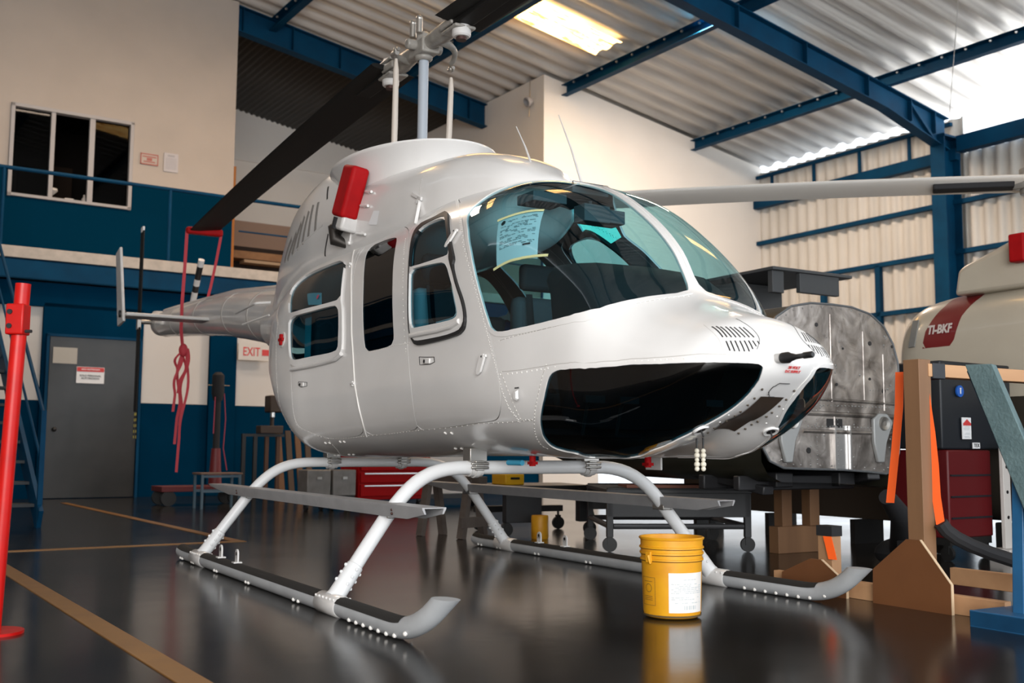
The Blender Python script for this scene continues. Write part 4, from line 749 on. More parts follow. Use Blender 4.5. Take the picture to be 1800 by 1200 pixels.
# panel lines and rivets
qls = {False: MB(), True: MB()}; qds = {False: MB(), True: MB()}; rv = MB()
for mir in (False, True):
    ql = qls[mir]; qd = qds[mir]
    for k_ in ('nose_seam_upper', 'nose_seam_mid', 'wedge_a', 'chin_band', 'belly_line', 'aft_frame', 'litter_bottom', 'sill_fwd', 'sill_aft'):
        ribbon(ql, FL[k_], HS, .0035, .0008, mir=mir)
    for k_ in ('vent_panel',): ribbon(ql, FL[k_], HS, .002, .0006, mir=mir)
    for k_ in ('nose_line',): ribbon(qd, FL[k_], HS, .0035, .001, mir=mir, smooth=2)
    for k_, st in (('door_pillar', .022), ('nose_seam_upper', .026), ('wedge_a', .026), ('chin_band', .024), ('sill_fwd', .035), ('sill_aft', .03), ('belly_line', .03), ('aft_frame', .022), ('litter_bottom', .02), ('litter_aft', .02), ('aft_door_edge', .022), ('roof_rivet', .018)):
        rivets(rv, FL[k_], HS, st, .0034, mir=mir)
    rivets(rv, FL['nose_seam_mid'], HS, .035, .0045, mir=mir, off=.012)
    rivets(rv, FL['door_pillar'], HS, .022, .0030, mir=mir, off=.012)
    rivets(rv, FL['strip_right'], HS, .05, .0045, mir=mir)
    for p in FD['dots']: rivets(rv, [p, p], HS, .01, .011, 0, mir=mir)
ribbon(qls[False], FL['roof_rivet'], HS, .006, .002); bead = MB(); ribbon(bead, FL['bead'], HS, .010, .005); bead.build('door_edge_bead', RIV, heli)
rivets(rv, FL['bead'], HS, .020, .0032, off=0.0)
for m_ in (False, True): qls[m_].build('panel_joint_lines', SEAL, heli, smooth=0); qds[m_].build('access_panel_gap', BLACK, heli, smooth=0)
rv.build('rivets', RIV, heli)['kind'] = 'stuff'
# nose cooling slots
for mir in (False, True):
    q = MB(); s_ = FD['slots']
    for i in range(0, len(s_), 2): ribbon(q, [s_[i], s_[i + 1]], HS, .0085, .0012, smooth=0, mir=mir)
    q.build('nose_air_slots', BLACK, heli, smooth=0)
# lower nose strip: exhaust grille panel between the chin windows, landing light door, pitot tube, drain tubes
def xz(x, y, bottom=True):
    i = int(np.argmin(abs(HS.x - x))); row = HS.P[i]; h = len(row) // 2; js = range(h, len(row)) if bottom else range(h)
    j = min(js, key=lambda j: abs(row[j, 1] + abs(y))); return Vector((row[j, 0], y, row[j, 2])), Vector(HS.N[i, j] * np.array([1, 1 if y <= 0 else -1, 1]))
q = MB(); vs = []; fs = []; nx = 14
for i in range(nx + 1):
    x = 2.368 - (2.368 - 2.075) * i / nx
    for j in range(5):
        y = -.062 + .124 * j / 4; p, n = xz(x, y); vs.append(p + n * .003)
for i in range(nx):
    for j in range(4): fs.append((i * 5 + j, i * 5 + j + 1, i * 5 + j + 6, i * 5 + j + 5))
q.add(vs, fs); q.build('nose_lower_vent', mat('dark_brown_panel', (.045, .032, .024), .35), heli)
q = MB()
for i in range(9):
    x = 2.40 - i * .04
    for y in (-.085, .085):
        p, n = xz(x, y); q.ball(p + n * .002, .0055, 6, 4)
q.build('vent_screws', mat('dark_screw', (.12, .10, .08), .4, .8), heli)
# external power door outline
q = MB(); pts = []
for i in range(20):
    g = PI * (.3 + 1.25 * i / 19); 
    p, n = xz(2.405 + .035 * math.sin(g), -.0 + .045 * math.cos(g) * 1.0, True); pts.append(p + n * .003)
q.tube(pts, .0016, 6); q.build('power_socket_door', BLACK, heli)
p0 = Vector((2.46, .0, 1.09))
# text near the socket: built on the local surface
def surf_frame(x, y, bottom, z=None):
    p, n = xz(x, y, bottom); return p, n
def textS(name, txt, size, m, S, ma, parent, sx=1.0, off=.002, bold=0.0, rot=0.0):
    p, n = S.at(*ma); r_ = Vector((1, 0, 0)); r_ = (r_ - n * r_.dot(n)).normalized(); u = n.cross(r_)
    if u.z < 0: u = -u; 
    r_ = u.cross(n)
    M_ = frame(p + n * off, r_ * math.cos(rot) + u * math.sin(rot), -r_ * math.sin(rot) + u * math.cos(rot)); return text(name, txt, size, m, parent, M_, bold, sx)
tm = FD['text28c'][0]
p, n = HS.at(*tm); r_ = Vector((0, 1, 0)); r_ = (r_ - n * r_.dot(n)).normalized(); u = n.cross(r_); u = u if u.z > 0 else -u
if r_.cross(u).dot(n) < 0: r_ = -r_
M_ = frame(p + n * .003, r_, u)
text('socket_lettering', '28 VOLT', .016, TEXTR, heli, M_ @ Matrix.Translation((0, .008, 0)), .0003)
text('socket_lettering', 'D.C SUPPLY', .015, TEXTR, heli, M_ @ Matrix.Translation((0, -.009, 0)), .0003)
textS('static_port_lettering', 'STATIC', .010, TEXTK, HS, (FD['static'][0][0] - .0, FD['static'][0][1] - .004), heli)
sp, sn = HS.at(*FD['static'][0]); q = MB(); q.add([tuple(sp + sn * .004 + Vector(v)) for v in ((-.014, 0, -.006), (.012, 0, -.004), (.016, 0, -.045), (.004, -.0, -.052), (-.014, 0, -.044))] + [tuple(sp + sn * .016 + Vector(v)) for v in ((-.010, 0, -.012), (.008, 0, -.012), (.010, 0, -.040), (.002, -.0, -.046), (-.010, 0, -.040))], [(0, 1, 6, 5), (1, 2, 7, 6), (2, 3, 8, 7), (3, 4, 9, 8), (4, 0, 5, 9), (5, 6, 7, 8, 9)])
q.build('static_port_cover', WHITE, heli)
# pitot tube in the centre of the nose
pt = Vector((2.475, -.08, 1.118)); q = MB(); q.cyl(pt - Vector((.06, .0, 0)), pt + Vector((.045, 0, 0)), .019, 18); q.build('pitot_mount', WGREY, heli)
q = MB(); q.tube([pt + Vector((.035, 0, 0)), pt + Vector((.065, 0, 0)), pt + Vector((.075, 0, 0)), pt + Vector((.105, 0, .0)), pt + Vector((.140, 0, .002)), pt + Vector((.145, 0, .002)), pt + Vector((.185, 0, .003)), pt + Vector((.19, 0, .003))], [.021, .022, .017, .010, .0095, .0125, .0125, .009], 18); q.build('pitot_tube', BLACK, heli)
# drain plugs
for y in (-.035, .0):
    q = MB(); q.cyl((1.955, y - .0, .82), (1.955, y, .77), .004, 8); q.build('drain_wire', BLACK, heli)
    q = MB(); 
    for i, r in enumerate((.011, .013, .010, .013, .011)): q.ball((1.955, y, .765 - i * .019), r, 10, 6)
    q.build('drain_plug', mat('ivory_plastic', (.62, .58, .48), .5), heli)
# round port rings
for y in (-.19, .19):
    p, n = xz(2.16, y); q = MB(); t = n.orthogonal().normalized(); xf = frame(p, t, n.cross(t))
    q.lathe([(.020, .006), (.032, .008), (.036, .002), (.036, -.002)], 24, xf=xf); q.build('port_ring', WHITE, heli); q = MB(); q.lathe([(.001, .004), (.019, .005)], 20, xf=xf); q.cyl(p, p + n * .03, .004, 8); q.build('port_socket', BLACK, heli)

# hinges and latches
def door_hinge(p, n, parent, s_=1.0, flip=1):
    q = MB(); t = Vector((1, 0, 0)); t = (t - n * t.dot(n)).normalized(); u = n.cross(t); u = u if u.z > 0 else -u
    xf = frame(p + n * .006, t, u) if t.cross(u).dot(n) > 0 else frame(p + n * .006, -t, u)
    q.prism([(-.045, -.075), (-.012, -.060), (.022, .004), (.016, .022), (-.018, .020), (-.050, -.050)], .012, xf); q.box((.012 * s_, .012 * s_, .004), (.034 * s_, .014 * s_, .012), xf); q.build('hinge', WHITE, parent, bevel=.003)
    q = MB(); q.ball(xf @ Vector((0, .010 * s_, .010)), .006, 8, 5); q.build('hinge_pin', BLACK, parent)
for k_, i in (('crew', 0), ('crew', 1)):
    p, n = HS.at(*FD['hinges'][i]); door_hinge(p, n, crew_r)
for i in (2, 3):
    p, n = HS.at(*FD['hinges'][i]); q = MB(); q.cyl(p + n * .006 + Vector((-.02, 0, 0)), p + n * .006 + Vector((.03, 0, 0)), .008, 8); q.box(p + n * .004, (.02, .016, .03)); q.build('hinge', WHITE, pass_r, bevel=.002)
def handle(pl, parent):
    ribbon_ = MB(); ribbon(ribbon_, pl, HS, .004, .003, closed=True, smooth=0); ribbon_.build('handle_recess', BLACK, parent, smooth=0)
    c = (sum(a for a, b_ in pl) / len(pl), sum(b_ for a, b_ in pl) / len(pl)); p, n = HS.at(*c); q = MB()
    t = Vector((1, 0, 0)); u = Vector((0, 0, 1)); xf = frame(p, t, (u - n * u.dot(n)).normalized())
    q.box((.0, 0, .006), (.075, .028, .010), xf, rz=-.05); o = q.build('door_handle', WHITE, parent, bevel=.004)
    q = MB(); q.cyl(p + n * .008 + t * -.018, p + n * .014 + t * -.018, .009, 14); q.build('door_lock', BLACK, parent); return o
handle(FD['handle'], crew_r); handle(FD['handle2'], pass_r)
# fuel filler with red plug on the rear quarter
p, n = HS.at(*FD['red_plug'][0]); t = n.orthogonal().normalized(); xf = frame(p, t, n.cross(t)); q = MB(); q.lathe([(.001, .006), (.05, .006), (.055, .001)], 28, xf=xf, ay=1.0); q.build('filler_plate', WHITE, heli)
q = MB(); q.box(p + n * .012, (.035, .02, .075)); q.box(p + n * .012, (.08, .02, .022)); q.build('filler_plug', REDC, heli, bevel=.004)

# ---- upper cowling
kk = Skin(KS)
dm = lambda x: float(KS.m[int(np.argmin(abs(KS.x - x)))])
allk = kk.take(lambda l: True)
kk.patch(allk, 'engine_cowling', WHITE, heli, both=True)
# rotor mast fairing: flared oval collar
q = MB(); prof = [(.985, .0), (.99, .010), (.985, .02), (.955, .026), (.90, .0), (.82, -.08), (.76, -.20), (.76, -.40)]
prof = [(.76, -.4), (.80, -.26), (.86, -.13), (.93, -.05), (.985, -.012), (1.0, .0), (.995, .012), (.96, .006), (.88, -.03), (.5, -.08), (.1, -.10), (.08, -.10)]
q.lathe(prof, 72, (-1.0, 0, 2.645), .80, .50); q.build('mast_fairing', WHITE, heli, smooth=50)
# cowling details
q = MB(); ribbon(q, FK['seam_v'], KS, .004, .001, smooth=0)
for a in (-.02, .012): pass
q.build('cowling_joint', SEAL, heli, smooth=0)
p, n = KS.at(*FK['tie_fitting'][0]); q = MB(); q.bar(p + n * .012 + Vector((-.10, 0, .035)), p + n * .012 + Vector((.03, 0, -.02)), .014, .022); q.bar(p + n * .012 + Vector((-.04, 0, -.03)), p + n * .012 + Vector((.0, 0, 0)), .014, .018); q.bar(p + n * .004, p + n * .004 + Vector((0, -.03, -.16)), .02, .012); q.build('cowling_latch', WHITE, heli, bevel=.003)
lb = FK['latch_bars']
for i in range(0, len(lb), 2):
    a, b_ = KS.at(*lb[i]), KS.at(*lb[i + 1]); q = MB(); q.tube([a[0] + a[1] * .012, b_[0] + b_[1] * .012], .009, 8); q.cyl((a[0] + b_[0]) / 2 - a[1] * .01, (a[0] + b_[0]) / 2 + a[1] * .014, .012, 10); q.build('cowling_fastener', WHITE, heli)
q = MB(); pl = FK['label']; P4 = [KS.at(*p_) for p_ in pl]; q.add([tuple(a + n_ * .003) for a, n_ in P4], [(0, 1, 2, 3)]); q.build('cowling_placard', PAPER, heli, smooth=0)
a, b_ = KS.at(*FK['strip'][0]), KS.at(*FK['strip'][1]); q = MB(); q.bar(a[0] + a[1] * .005, b_[0] + b_[1] * .005, .014, .01); q.ball(b_[0] + b_[1] * .008, .014, 8, 5); q.build('cowling_hinge_rod', WHITE, heli, bevel=.002)
q = MB(); ribbon(q, FK['slit'], KS, .02, .003, smooth=0); q.build('cowling_slit', BLACK, heli, smooth=0)
q = MB(); ribbon(q, FK['dark_slot'], KS, .018, .004, smooth=0); q.build('cowling_gap', BLACK, heli, smooth=0)
lt, lb2 = FK['louv_t'], FK['louv_b']
for i in range(len(lt)):
    if lt[i] is None or lb2[i] is None: continue
    q = MB(); ribbon(q, [lt[i], lb2[i]], KS, .052, .003, smooth=0); q.build('cooling_louvre', mat('louvre_grey', (.22, .21, .20), .6), heli, smooth=0)
q = MB(); ribbon(q, FK['ridge_line'], KS, .012, .006, smooth=1); q.build('cowling_ridge', WHITE, heli)
# red intake cover on its duct
xf = Matrix.Translation((-.85, -.50, 2.40)) @ Matrix.Rotation(R(16), 4, 'Y') @ Matrix.Rotation(R(-8), 4, 'X')
q = MB(); q.box((0, 0, 0), (.19, .12, .34), xf); q.build('intake_cover', REDC, heli, bevel=.025, seg=4)
q = MB(); q.box((-.0, .02, -.20), (.18, .12, .10), xf); q.build('intake_collar', WGREY, heli, bevel=.02, seg=3)
q = MB(); q.tube([(-.98, -.47, 2.24), (-1.06, -.52, 2.19), (-1.04, -.52, 2.12), (-1.0, -.44, 2.08)], [.04, .05, .045, .02], 14); q.build('exhaust_shroud', mat('burnt_metal', (.045, .04, .036), .5, .6), heli)
q = MB(); q.tube([(-.92, -.545, 2.24), (-.94, -.56, 2.17)], [.036, .03], 14); q.build('exhaust_opening', MBLACK, heli)
# whip antennas, loop on the roof
for (a, b_) in (((1.05, 0, 2.11), (.827, 0, 2.538)), ((.66, -.05, 2.26), (.47, -.05, 2.56))):
    q = MB(); q.tube([a, tuple((Vector(a) + Vector(b_)) / 2 + Vector((.006, 0, .006))), b_], [.008, .005, .0025], 8); q.ball(a, .013, 8, 5); q.build('whip_antenna', WGREY, heli)
# ---- mast, push rods, rotor head
q = MB(); q.cyl((-.845, 0, 2.3), (-.835, 0, 3.40), .034, 24); q.build('rotor_mast', MASTM, heli)
for y, x0, x1, z1 in ((-.2, -.85, -.84, 3.40), (.2, -.86, -.82, 3.34)):
    q = MB(); q.tube([(x0, y, 2.45), (x0, y, 2.75), (x0 * .5 + x1 * .5, y, 2.9), (x1, y, z1 - .14), (x1, y, z1 - .06)], [.017, .020, .021, .018, .010], 12); q.build('pitch_link', mat('link_cream', (.50, .45, .40), .4), heli)
    q = MB(); q.ball((x1, y, z1), .022, 10, 6); q.cyl((x1 - .035, y, z1), (x1 + .035, y, z1), .012, 10); q.build('pitch_link_end', STEEL, heli)
hub = MB(); HZ = 3.46
hub.box((-.835, 0, HZ - .02), (.22, .13, .10)); hub.lathe([(.04, -.10), (.06, -.09), (.06, -.02), (.05, .08), (.03, .10)], 20, (-.835, 0, HZ)); hub.cyl((-.835, -.13, HZ), (-.835, .13, HZ), .035, 16)
hub.build('rotor_hub', HUBM, heli, bevel=.012, seg=3)
for s_, zr in ((1, .0), (-1, -.0)):
    q = MB(); xo = -.835
    q.tube([(xo + s_ * .10, 0, HZ), (xo + s_ * .18, 0, HZ), (xo + s_ * .30, 0, HZ - .005), (xo + s_ * .42, 0, HZ - .01), (xo + s_ * .52, 0, HZ - .012)], [.05, .055, .062, .055, .05], 18, flat=1.0)
    q.box((xo + s_ * .45, 0, HZ - .01), (.18, .15, .05)); q.box((xo + s_ * .50, 0, HZ + .045), (.20, .15, .022)); q.box((xo + s_ * .50, 0, HZ - .06), (.20, .15, .022)); q.build('blade_grip', HUBM, heli, bevel=.012, seg=3)
    q = MB(); q.lathe([(.02, .085), (.055, .08), (.06, .07), (.06, -.105), (.05, -.115), (.03, -.115)], 24, (xo + s_ * .54, 0, HZ)); q.build('blade_bolt', WGREY, heli)
    q = MB(); q.cyl((xo + s_ * .54, 0, HZ - .135), (xo + s_ * .54, 0, HZ - .10), .034, 12); q.build('bolt_end', mat('dark_bolt', (.06, .03, .025), .5, .5), heli)
    # pitch horn to its link
    q = MB(); yy = -.2 if s_ < 0 else .2; q.tube(bez((xo + s_ * .22, 0, HZ - .03), (xo + s_ * .20, yy * .8, HZ - .03), (xo + s_ * .1, yy, HZ - .06), (xo + .01, yy, HZ - .08), 8), [.03, .028, .025, .022, .02, .018, .018, .018, .016], 12); q.build('pitch_horn', HUBM, heli)
    q = MB(); q.cyl((xo + s_ * .05, -.06, HZ + .07), (xo + s_ * .05, -.06, HZ + .16), .022, 12); q.ball((xo + s_ * .05, -.06, HZ + .17), .024, 10, 6); q.build('hub_fitting', STEEL, heli)
# main rotor blades (drooping), airfoil section
def blade(name, root, tip, chord, parent, droop, m=BLADE, twist=.06, n=16, taper=1.0, thk=.12, pitch=0.0):
    root, tip = Vector(root), Vector(tip); d = (tip - root).normalized(); side = d.cross(Vector((0, 0, 1))).normalized(); vs = []; fs = []
    prof = [(-.5, 0), (-.46, .035), (-.36, .058), (-.15, .062), (.15, .040), (.40, .014), (.5, .0), (.4, -.010), (.1, -.032), (-.2, -.05), (-.40, -.042), (-.47, -.025)]
    for i in range(n + 1):
        t = i / n; p = root.lerp(tip, t) + Vector((0, 0, droop * 4 * t * (1 - t)))
        tw = pitch + twist * (1 - 2 * t); c = chord * (1 - (1 - taper) * t)
        for a, b_ in prof:
            vs.append(p + side * (a * c * math.cos(tw)) + Vector((0, 0, 1)) * (b_ * c * thk / .12 + a * c * math.sin(tw)))
    k_ = len(prof)
    for i in range(n):
        for j in range(k_): fs.append((i * k_ + j, i * k_ + (j + 1) % k_, (i + 1) * k_ + (j + 1) % k_, (i + 1) * k_ + j))
    fs += [tuple(range(k_ - 1, -1, -1)), tuple(range(n * k_, (n + 1) * k_))]
    q = MB(); q.add(vs, fs); return q.build(name, m, parent)
b1 = blade('main_rotor_blade', (-.835 - .50, 0, HZ - .01), (-6.47, .0, 3.175), .34, heli, .03, twist=-.10)
b2 = blade('main_rotor_blade', (-.835 + .50, 0, HZ - .01), (4.75, .0, 3.22), .34, heli, .03, twist=.10)
for s_ in (-1, 1): q = MB(); q.box((-.835 + s_ * .78, 0, HZ - .012), (.55, .12, .07)); q.build('blade_doubler', BLADE, heli, bevel=.01)
# red tie-down sock on the tail-side blade tip and its straps are their own thing
sock = thing('blade_tie_down', 'red webbing tie-down hooked over the drooping rotor blade tip, hanging knotted below the tail boom', 'strap', Hh(-6.42, 0, 3.1), HYAW)
q = MB(); q.box((0, 0, .065), (.10, .40, .075)); q.build('tip_sock', REDC, sock, bevel=.02, seg=3)
def strap(pts, w, m, parent, name='strap', th=.004, wv=(0, 1, 0)):
    q = MB(); pts = [Vector(p) for p in pts]; wv = Vector(wv).normalized() * (w / 2); vs = []; fs = []
    for i, p in enumerate(pts):
        t = (pts[min(i + 1, len(pts) - 1)] - pts[max(i - 1, 0)]).normalized(); n = t.cross(wv).normalized() * (th / 2)
        vs += [p + wv + n, p - wv + n, p - wv - n, p + wv - n]
    for i in range(len(pts) - 1):
        for j in range(4): fs.append((i * 4 + j, i * 4 + (j + 1) % 4, i * 4 + 4 + (j + 1) % 4, i * 4 + 4 + j))
    fs += [(3, 2, 1, 0), tuple(len(vs) - 4 + i for i in range(4))]
    q.add(vs, fs); return q.build(name, m, parent, smooth=60)
RSTRAP = mat('red_webbing', (.42, .03, .045), .7, bump=.2, bscale=60)
strap([(0, -.19, .05), (.0, -.20, -.35), (.0, -.215, -.75), (.02, -.22, -1.05), (.06, -.20, -1.30)], .035, RSTRAP, sock)
strap([(0, .19, .05), (.02, .14, -.25), (.05, .08, -.55), (.07, .02, -.80)], .03, RSTRAP, sock)
random.seed(3)
for i in range(6):
    x0 = .04 + .012 * i; y0 = -.20 + .012 * i; L_ = (1.95, 1.60, 2.30, 1.75, 2.60, 2.1)[i]; ph = i * 1.3
    pts = []; nn = 22
    for j in range(nn + 1):
        t = j / nn; w_ = math.sin(PI * min(1, t * 1.4)) * .055; pts.append((x0 + w_ * math.sin(4 * t + ph), y0 - .02 - .06 * t + w_ * math.cos(5 * t + ph), -1.26 - (L_ - 1.26) * t))
    strap(pts, .028, RSTRAP, sock, 'strap_end', wv=(.3 + .3 * (i % 2), 1, 0))
MB().ball((.07, -.20, -1.28), .05, 12, 8, sc_=(1, 1, 1.5)).build('strap_knot', RSTRAP, sock)
# ---- tail boom
def boomz(x): return 1.99 + (-3.3 - x) * .063
def boomr(x): return .262 - (-3.0 - x) * .021
q = MB(); xs = [-2.7, -3.0, -3.2, -3.6, -4.2, -5, -5.8, -6.6, -7.4, -8.1]
cz = lambda x: boomz(x) - (.12 if x > -3.3 else .12 * max(0, 1 - (-3.3 - x) / 2.0)); q.tube([(x, 0, cz(x)) for x in xs], [boomr(x) for x in xs], 36); q.build('tail_boom', WHITE, heli)
q = MB(); 
for x in (-3.9, -4.8, -6.0, -7.2, -8.05): q = MB(); q.tube([(x - .012, 0, cz(x)), (x + .012, 0, cz(x))], [boomr(x) + .004] * 2, 36); q.build('boom_joint_band', SEAL, heli)
q = MB(); q.tube([(-8.1, 0, cz(-8.1)), (-8.35, 0, cz(-8.3)), (-8.5, 0, cz(-8.4))], [.15, .14, .09], 28); q.tube([(-8.3, -.05, cz(-8.3) + .1), (-8.3, -.05, cz(-8.3) + .16)], [.11, .07], 16); q.build('tail_gearbox_fairing', WGREY, heli, bevel=.0)
# drive shaft cover along the boom top
q = MB(); q.tube([(x, 0, cz(x) + boomr(x) * .86) for x in (-2.9, -3.4, -5, -7, -8.1)], [.09, .085, .075, .065, .06], 16); q.build('drive_shaft_cover', WHITE, heli)
# rear cross fitting and stabiliser with end plate
q = MB(); q.box((-5.45, -.60, cz(-5.45) - .07), (.30, .82, .035)); q.build('horizontal_stabiliser', WGREY, heli, bevel=.015, seg=3)
q = MB(); q.box((-5.45, .60, cz(-5.45) - .07), (.30, .82, .035)); q.build('horizontal_stabiliser', WGREY, heli, bevel=.015, seg=3)
for y in (-1.02, 1.02):
    q = MB(); xf = Matrix.Translation((-5.5, y, 0)); zc_ = cz(-5.45)
    vs = [(.17, -.014, zc_ - .14), (-.10, -.014, zc_ - .17), (-.34, -.014, zc_ + .60), (-.14, -.014, zc_ + .64)]; vs += [(a, .014, c) for a, b_, c in vs]
    q.add(vs, [(0, 1, 2, 3), (7, 6, 5, 4), (0, 4, 5, 1), (1, 5, 6, 2), (2, 6, 7, 3), (3, 7, 4, 0)], xf); q.build('stabiliser_end_plate', WGREY, heli, bevel=.008)
    q = MB(); q.cyl((-5.44, y - .03, zc_ - .06), (-5.44, y + .03, zc_ - .06), .035, 14); q.build('position_light', BLACK, heli)
# tail rotor
q = MB(); hz = cz(-8.3) + .02; q.cyl((-8.3, -.1, hz), (-8.3, -.30, hz), .03, 12); q.box((-8.3, -.29, hz), (.07, .05, .2)); q.build('tail_rotor_hub', STEEL, heli, bevel=.006)
q = MB(); q.box((-8.29, -.29, hz + .62), (.14, .022, 1.05)); q.build('tail_rotor_blade', BLADE, heli, bevel=.006)
q = MB(); q.box((-8.30, -.29, hz - .60), (.14, .022, 1.05)); q.build('tail_rotor_blade', BLADE, heli, bevel=.006)
q = MB(); q.box((-8.29, -.29, hz + 1.16), (.12, .024, .07)); q.build('tail_rotor_tip', PAPER, heli, bevel=.004)
# small grab handle and venturi fittings at the boom root
q = MB(); q.tube(fillet([(-2.85, -.36, 1.93), (-2.9, -.47, 1.92), (-3.45, -.47, 1.90)], .03), .011, 8); q.tube([(-2.95, -.34, 1.84), (-3.4, -.42, 1.80)], .008, 8); q.build('tail_grab_handle', WHITE, heli)
q = MB(); sa, sb = Vector((-6.98, 0, 2.20)), Vector((-6.50, 0, 2.86))
for i in range(10): q.k = 1 if i in (5, 7, 8) else 0; q.tube([sa.lerp(sb, i / 10), sa.lerp(sb, (i + 1) / 10)], .035, 12)
q.build('striped_rod', [WGREY, BLACK], heli)
# ---- skid gear
SR = .045
for s_ in (-1, 1):
    Y = 1.159 * s_
    t_ = thing_part = bpy.data.objects.new('skid_tube', None)
    path = fillet([(-2.16, Y, SR + .012), (-2.05, Y, SR), (1.58, Y, SR), (1.88, Y - s_ * .04, .275)], .30, 10)
    q = MB(); q.tube(path, SR, 22, cap=False); d = (path[-1] - path[-2]).normalized(); n_ = len(q.v)
    for i in range(n_ - 22, n_):
        p = Vector(q.v[i]); q.v[i] = tuple(p + d * ((.200 - p.z) / d.z))
    q.f.append(tuple(range(n_ - 22, n_))); q.mi.append(0); q.f.append(tuple(range(21, -1, -1))); q.mi.append(0); o = q.build('skid_tube', GREYP, heli)
    # anti-slip strip on top
    q = MB()
    for xa, xb in ((-2.15, -1.78), (-1.57, .56), (.80, 1.50)):
        vs = []; fs = []; n_ = 24
        for i in range(n_ + 1):
            x = xa + (xb - xa) * i / n_
            # centre of the tube at x
            j = min(range(len(path)), key=lambda k_: abs(path[k_].x - x)); 
            zz = float(np.interp(x, [p.x for p in path], [p.z for p in path])); yy = float(np.interp(x, [p.x for p in path], [p.y for p in path]))
            for a in (-62, -38, -14, 14, 38, 62): vs.append((x, yy + math.sin(R(a)) * (SR + .0025), zz + math.cos(R(a)) * (SR + .0025)))
        for i in range(n_):
            for j in range(5): fs.append((i * 6 + j, i * 6 + j + 1, i * 6 + j + 7, i * 6 + j + 6))
        q.add(vs, fs)
    q.build('anti_slip_strip', GRIP, o)
    # wear shoe with rivets
    q = MB()
    for x in [-2.0 + .0 * i for i in range(0)] + [-2.05, -2.0, -1.75, -1.70, -1.2, -1.15, -.55, -.5, .25, .32, .98, 1.06, 1.14, 1.22, 1.30, 1.38, 1.46, 1.56]:
        zz = float(np.interp(x, [p.x for p in path], [p.z for p in path]))
        for s2 in (-1, 1): q.ball((x, Y + s2 * SR * .80, zz - SR * .62), .010, 8, 5)
    q.build('wear_shoe_rivets', RIV, o)
    # saddles
    for x in (.672, -1.682):
        q = MB(); q.tube([(x - .12, Y, SR), (x - .11, Y, SR), (x + .13, Y, SR), (x + .14, Y, SR)], [SR + .001, SR + .006, SR + .006, SR + .001], 22)
        for i in range(6):
            for s2 in (-1, 1): q.ball((x - .10 + i * .045, Y + s2 * .040, SR + .034), .0065, 6, 4)
        q.build('skid_saddle', WHITE, o)
    # ground handling lugs
    for x in (-1.20, -.86):
        q = MB(); q.box((x, Y, SR * 2 + .004), (.05, .05, .008)); q.box((x, Y, SR * 2 + .028), (.052, .010, .05)); q.cyl((x, Y - .005, SR * 2 + .055), (x, Y + .005, SR * 2 + .055), .026, 16); q.build('handling_lug', WHITE, o, bevel=.001)
        q = MB(); q.cyl((x, Y - .0065, SR * 2 + .055), (x, Y + .0065, SR * 2 + .055), .011, 12); q.build('lug_hole', BLACK, o)
for x0, xs, zt_, yc, r, nm in ((.582, .672, .672, .354, .036, 'f'), (-1.674, -1.682, .669, .267, .034, 'r')):
    pts = []
    side = bez((x0, 0.40, zt_), (x0, .62, zt_), (x0 + (xs - x0) * .3, .72, zt_ - .06), (x0 + (xs - x0) * .4, .86, .44), 10)
    half = [Vector((x0, 0, zt_)), Vector((x0, .2, zt_))] + side + [Vector((x0 + (xs - x0) * .7, 1.0, .262)), Vector((xs, 1.135, .085))]
    full = [Vector((p.x, -p.y, p.z)) for p in reversed(half[1:])] + half
    q = MB(); q.tube(full, r, 22); o = q.build('cross_tube', CROSS, heli)
    for s_ in (-1, 1):
        q = MB(); a = Vector((xs, 1.135 * s_, .085)); b_ = Vector((x0 + (xs - x0) * .4, .86 * s_, .44)); d = (b_ - a).normalized(); q.tube([a - d * .02, a, a + d * .16, a + d * .165], [r + .012, r + .007, r + .005, r + .001], 22)
        for i in range(3):
            for ang in (0, 90, 180, 270):
                side_ = Vector((math.cos(R(ang)), math.sin(R(ang)), 0)); side_ = (side_ - d * side_.dot(d)).normalized(); q.ball(a + d * (.06 + i * .04) + side_ * (r + .006), .009, 8, 5)
        q.build('leg_socket', CROSS, o)
        # belly clamp
        yk = yc * s_; q = MB(); q.cyl((x0, yk - .035, zt_), (x0, yk + .035, zt_), r + .010, 20); q.cyl((x0, yk - .012, zt_), (x0, yk + .012, zt_), r + .018, 20); q.build('clamp_ring', WGREY, o)
        q = MB(); q.box((x0, yk, zt_ + .065), (.08, .10, .07)); q.box((x0 + .03, yk, zt_ + .01), (.05, .05, .05)); q.cyl((x0 + .055, yk - .05, zt_), (x0 + .055, yk + .05, zt_), .008, 8); q.cyl((x0 + .055, yk - .05, zt_ + .02), (x0 + .055, yk + .05, zt_ + .02), .008, 8); q.build('clamp_bracket', STEEL, o, bevel=.003)
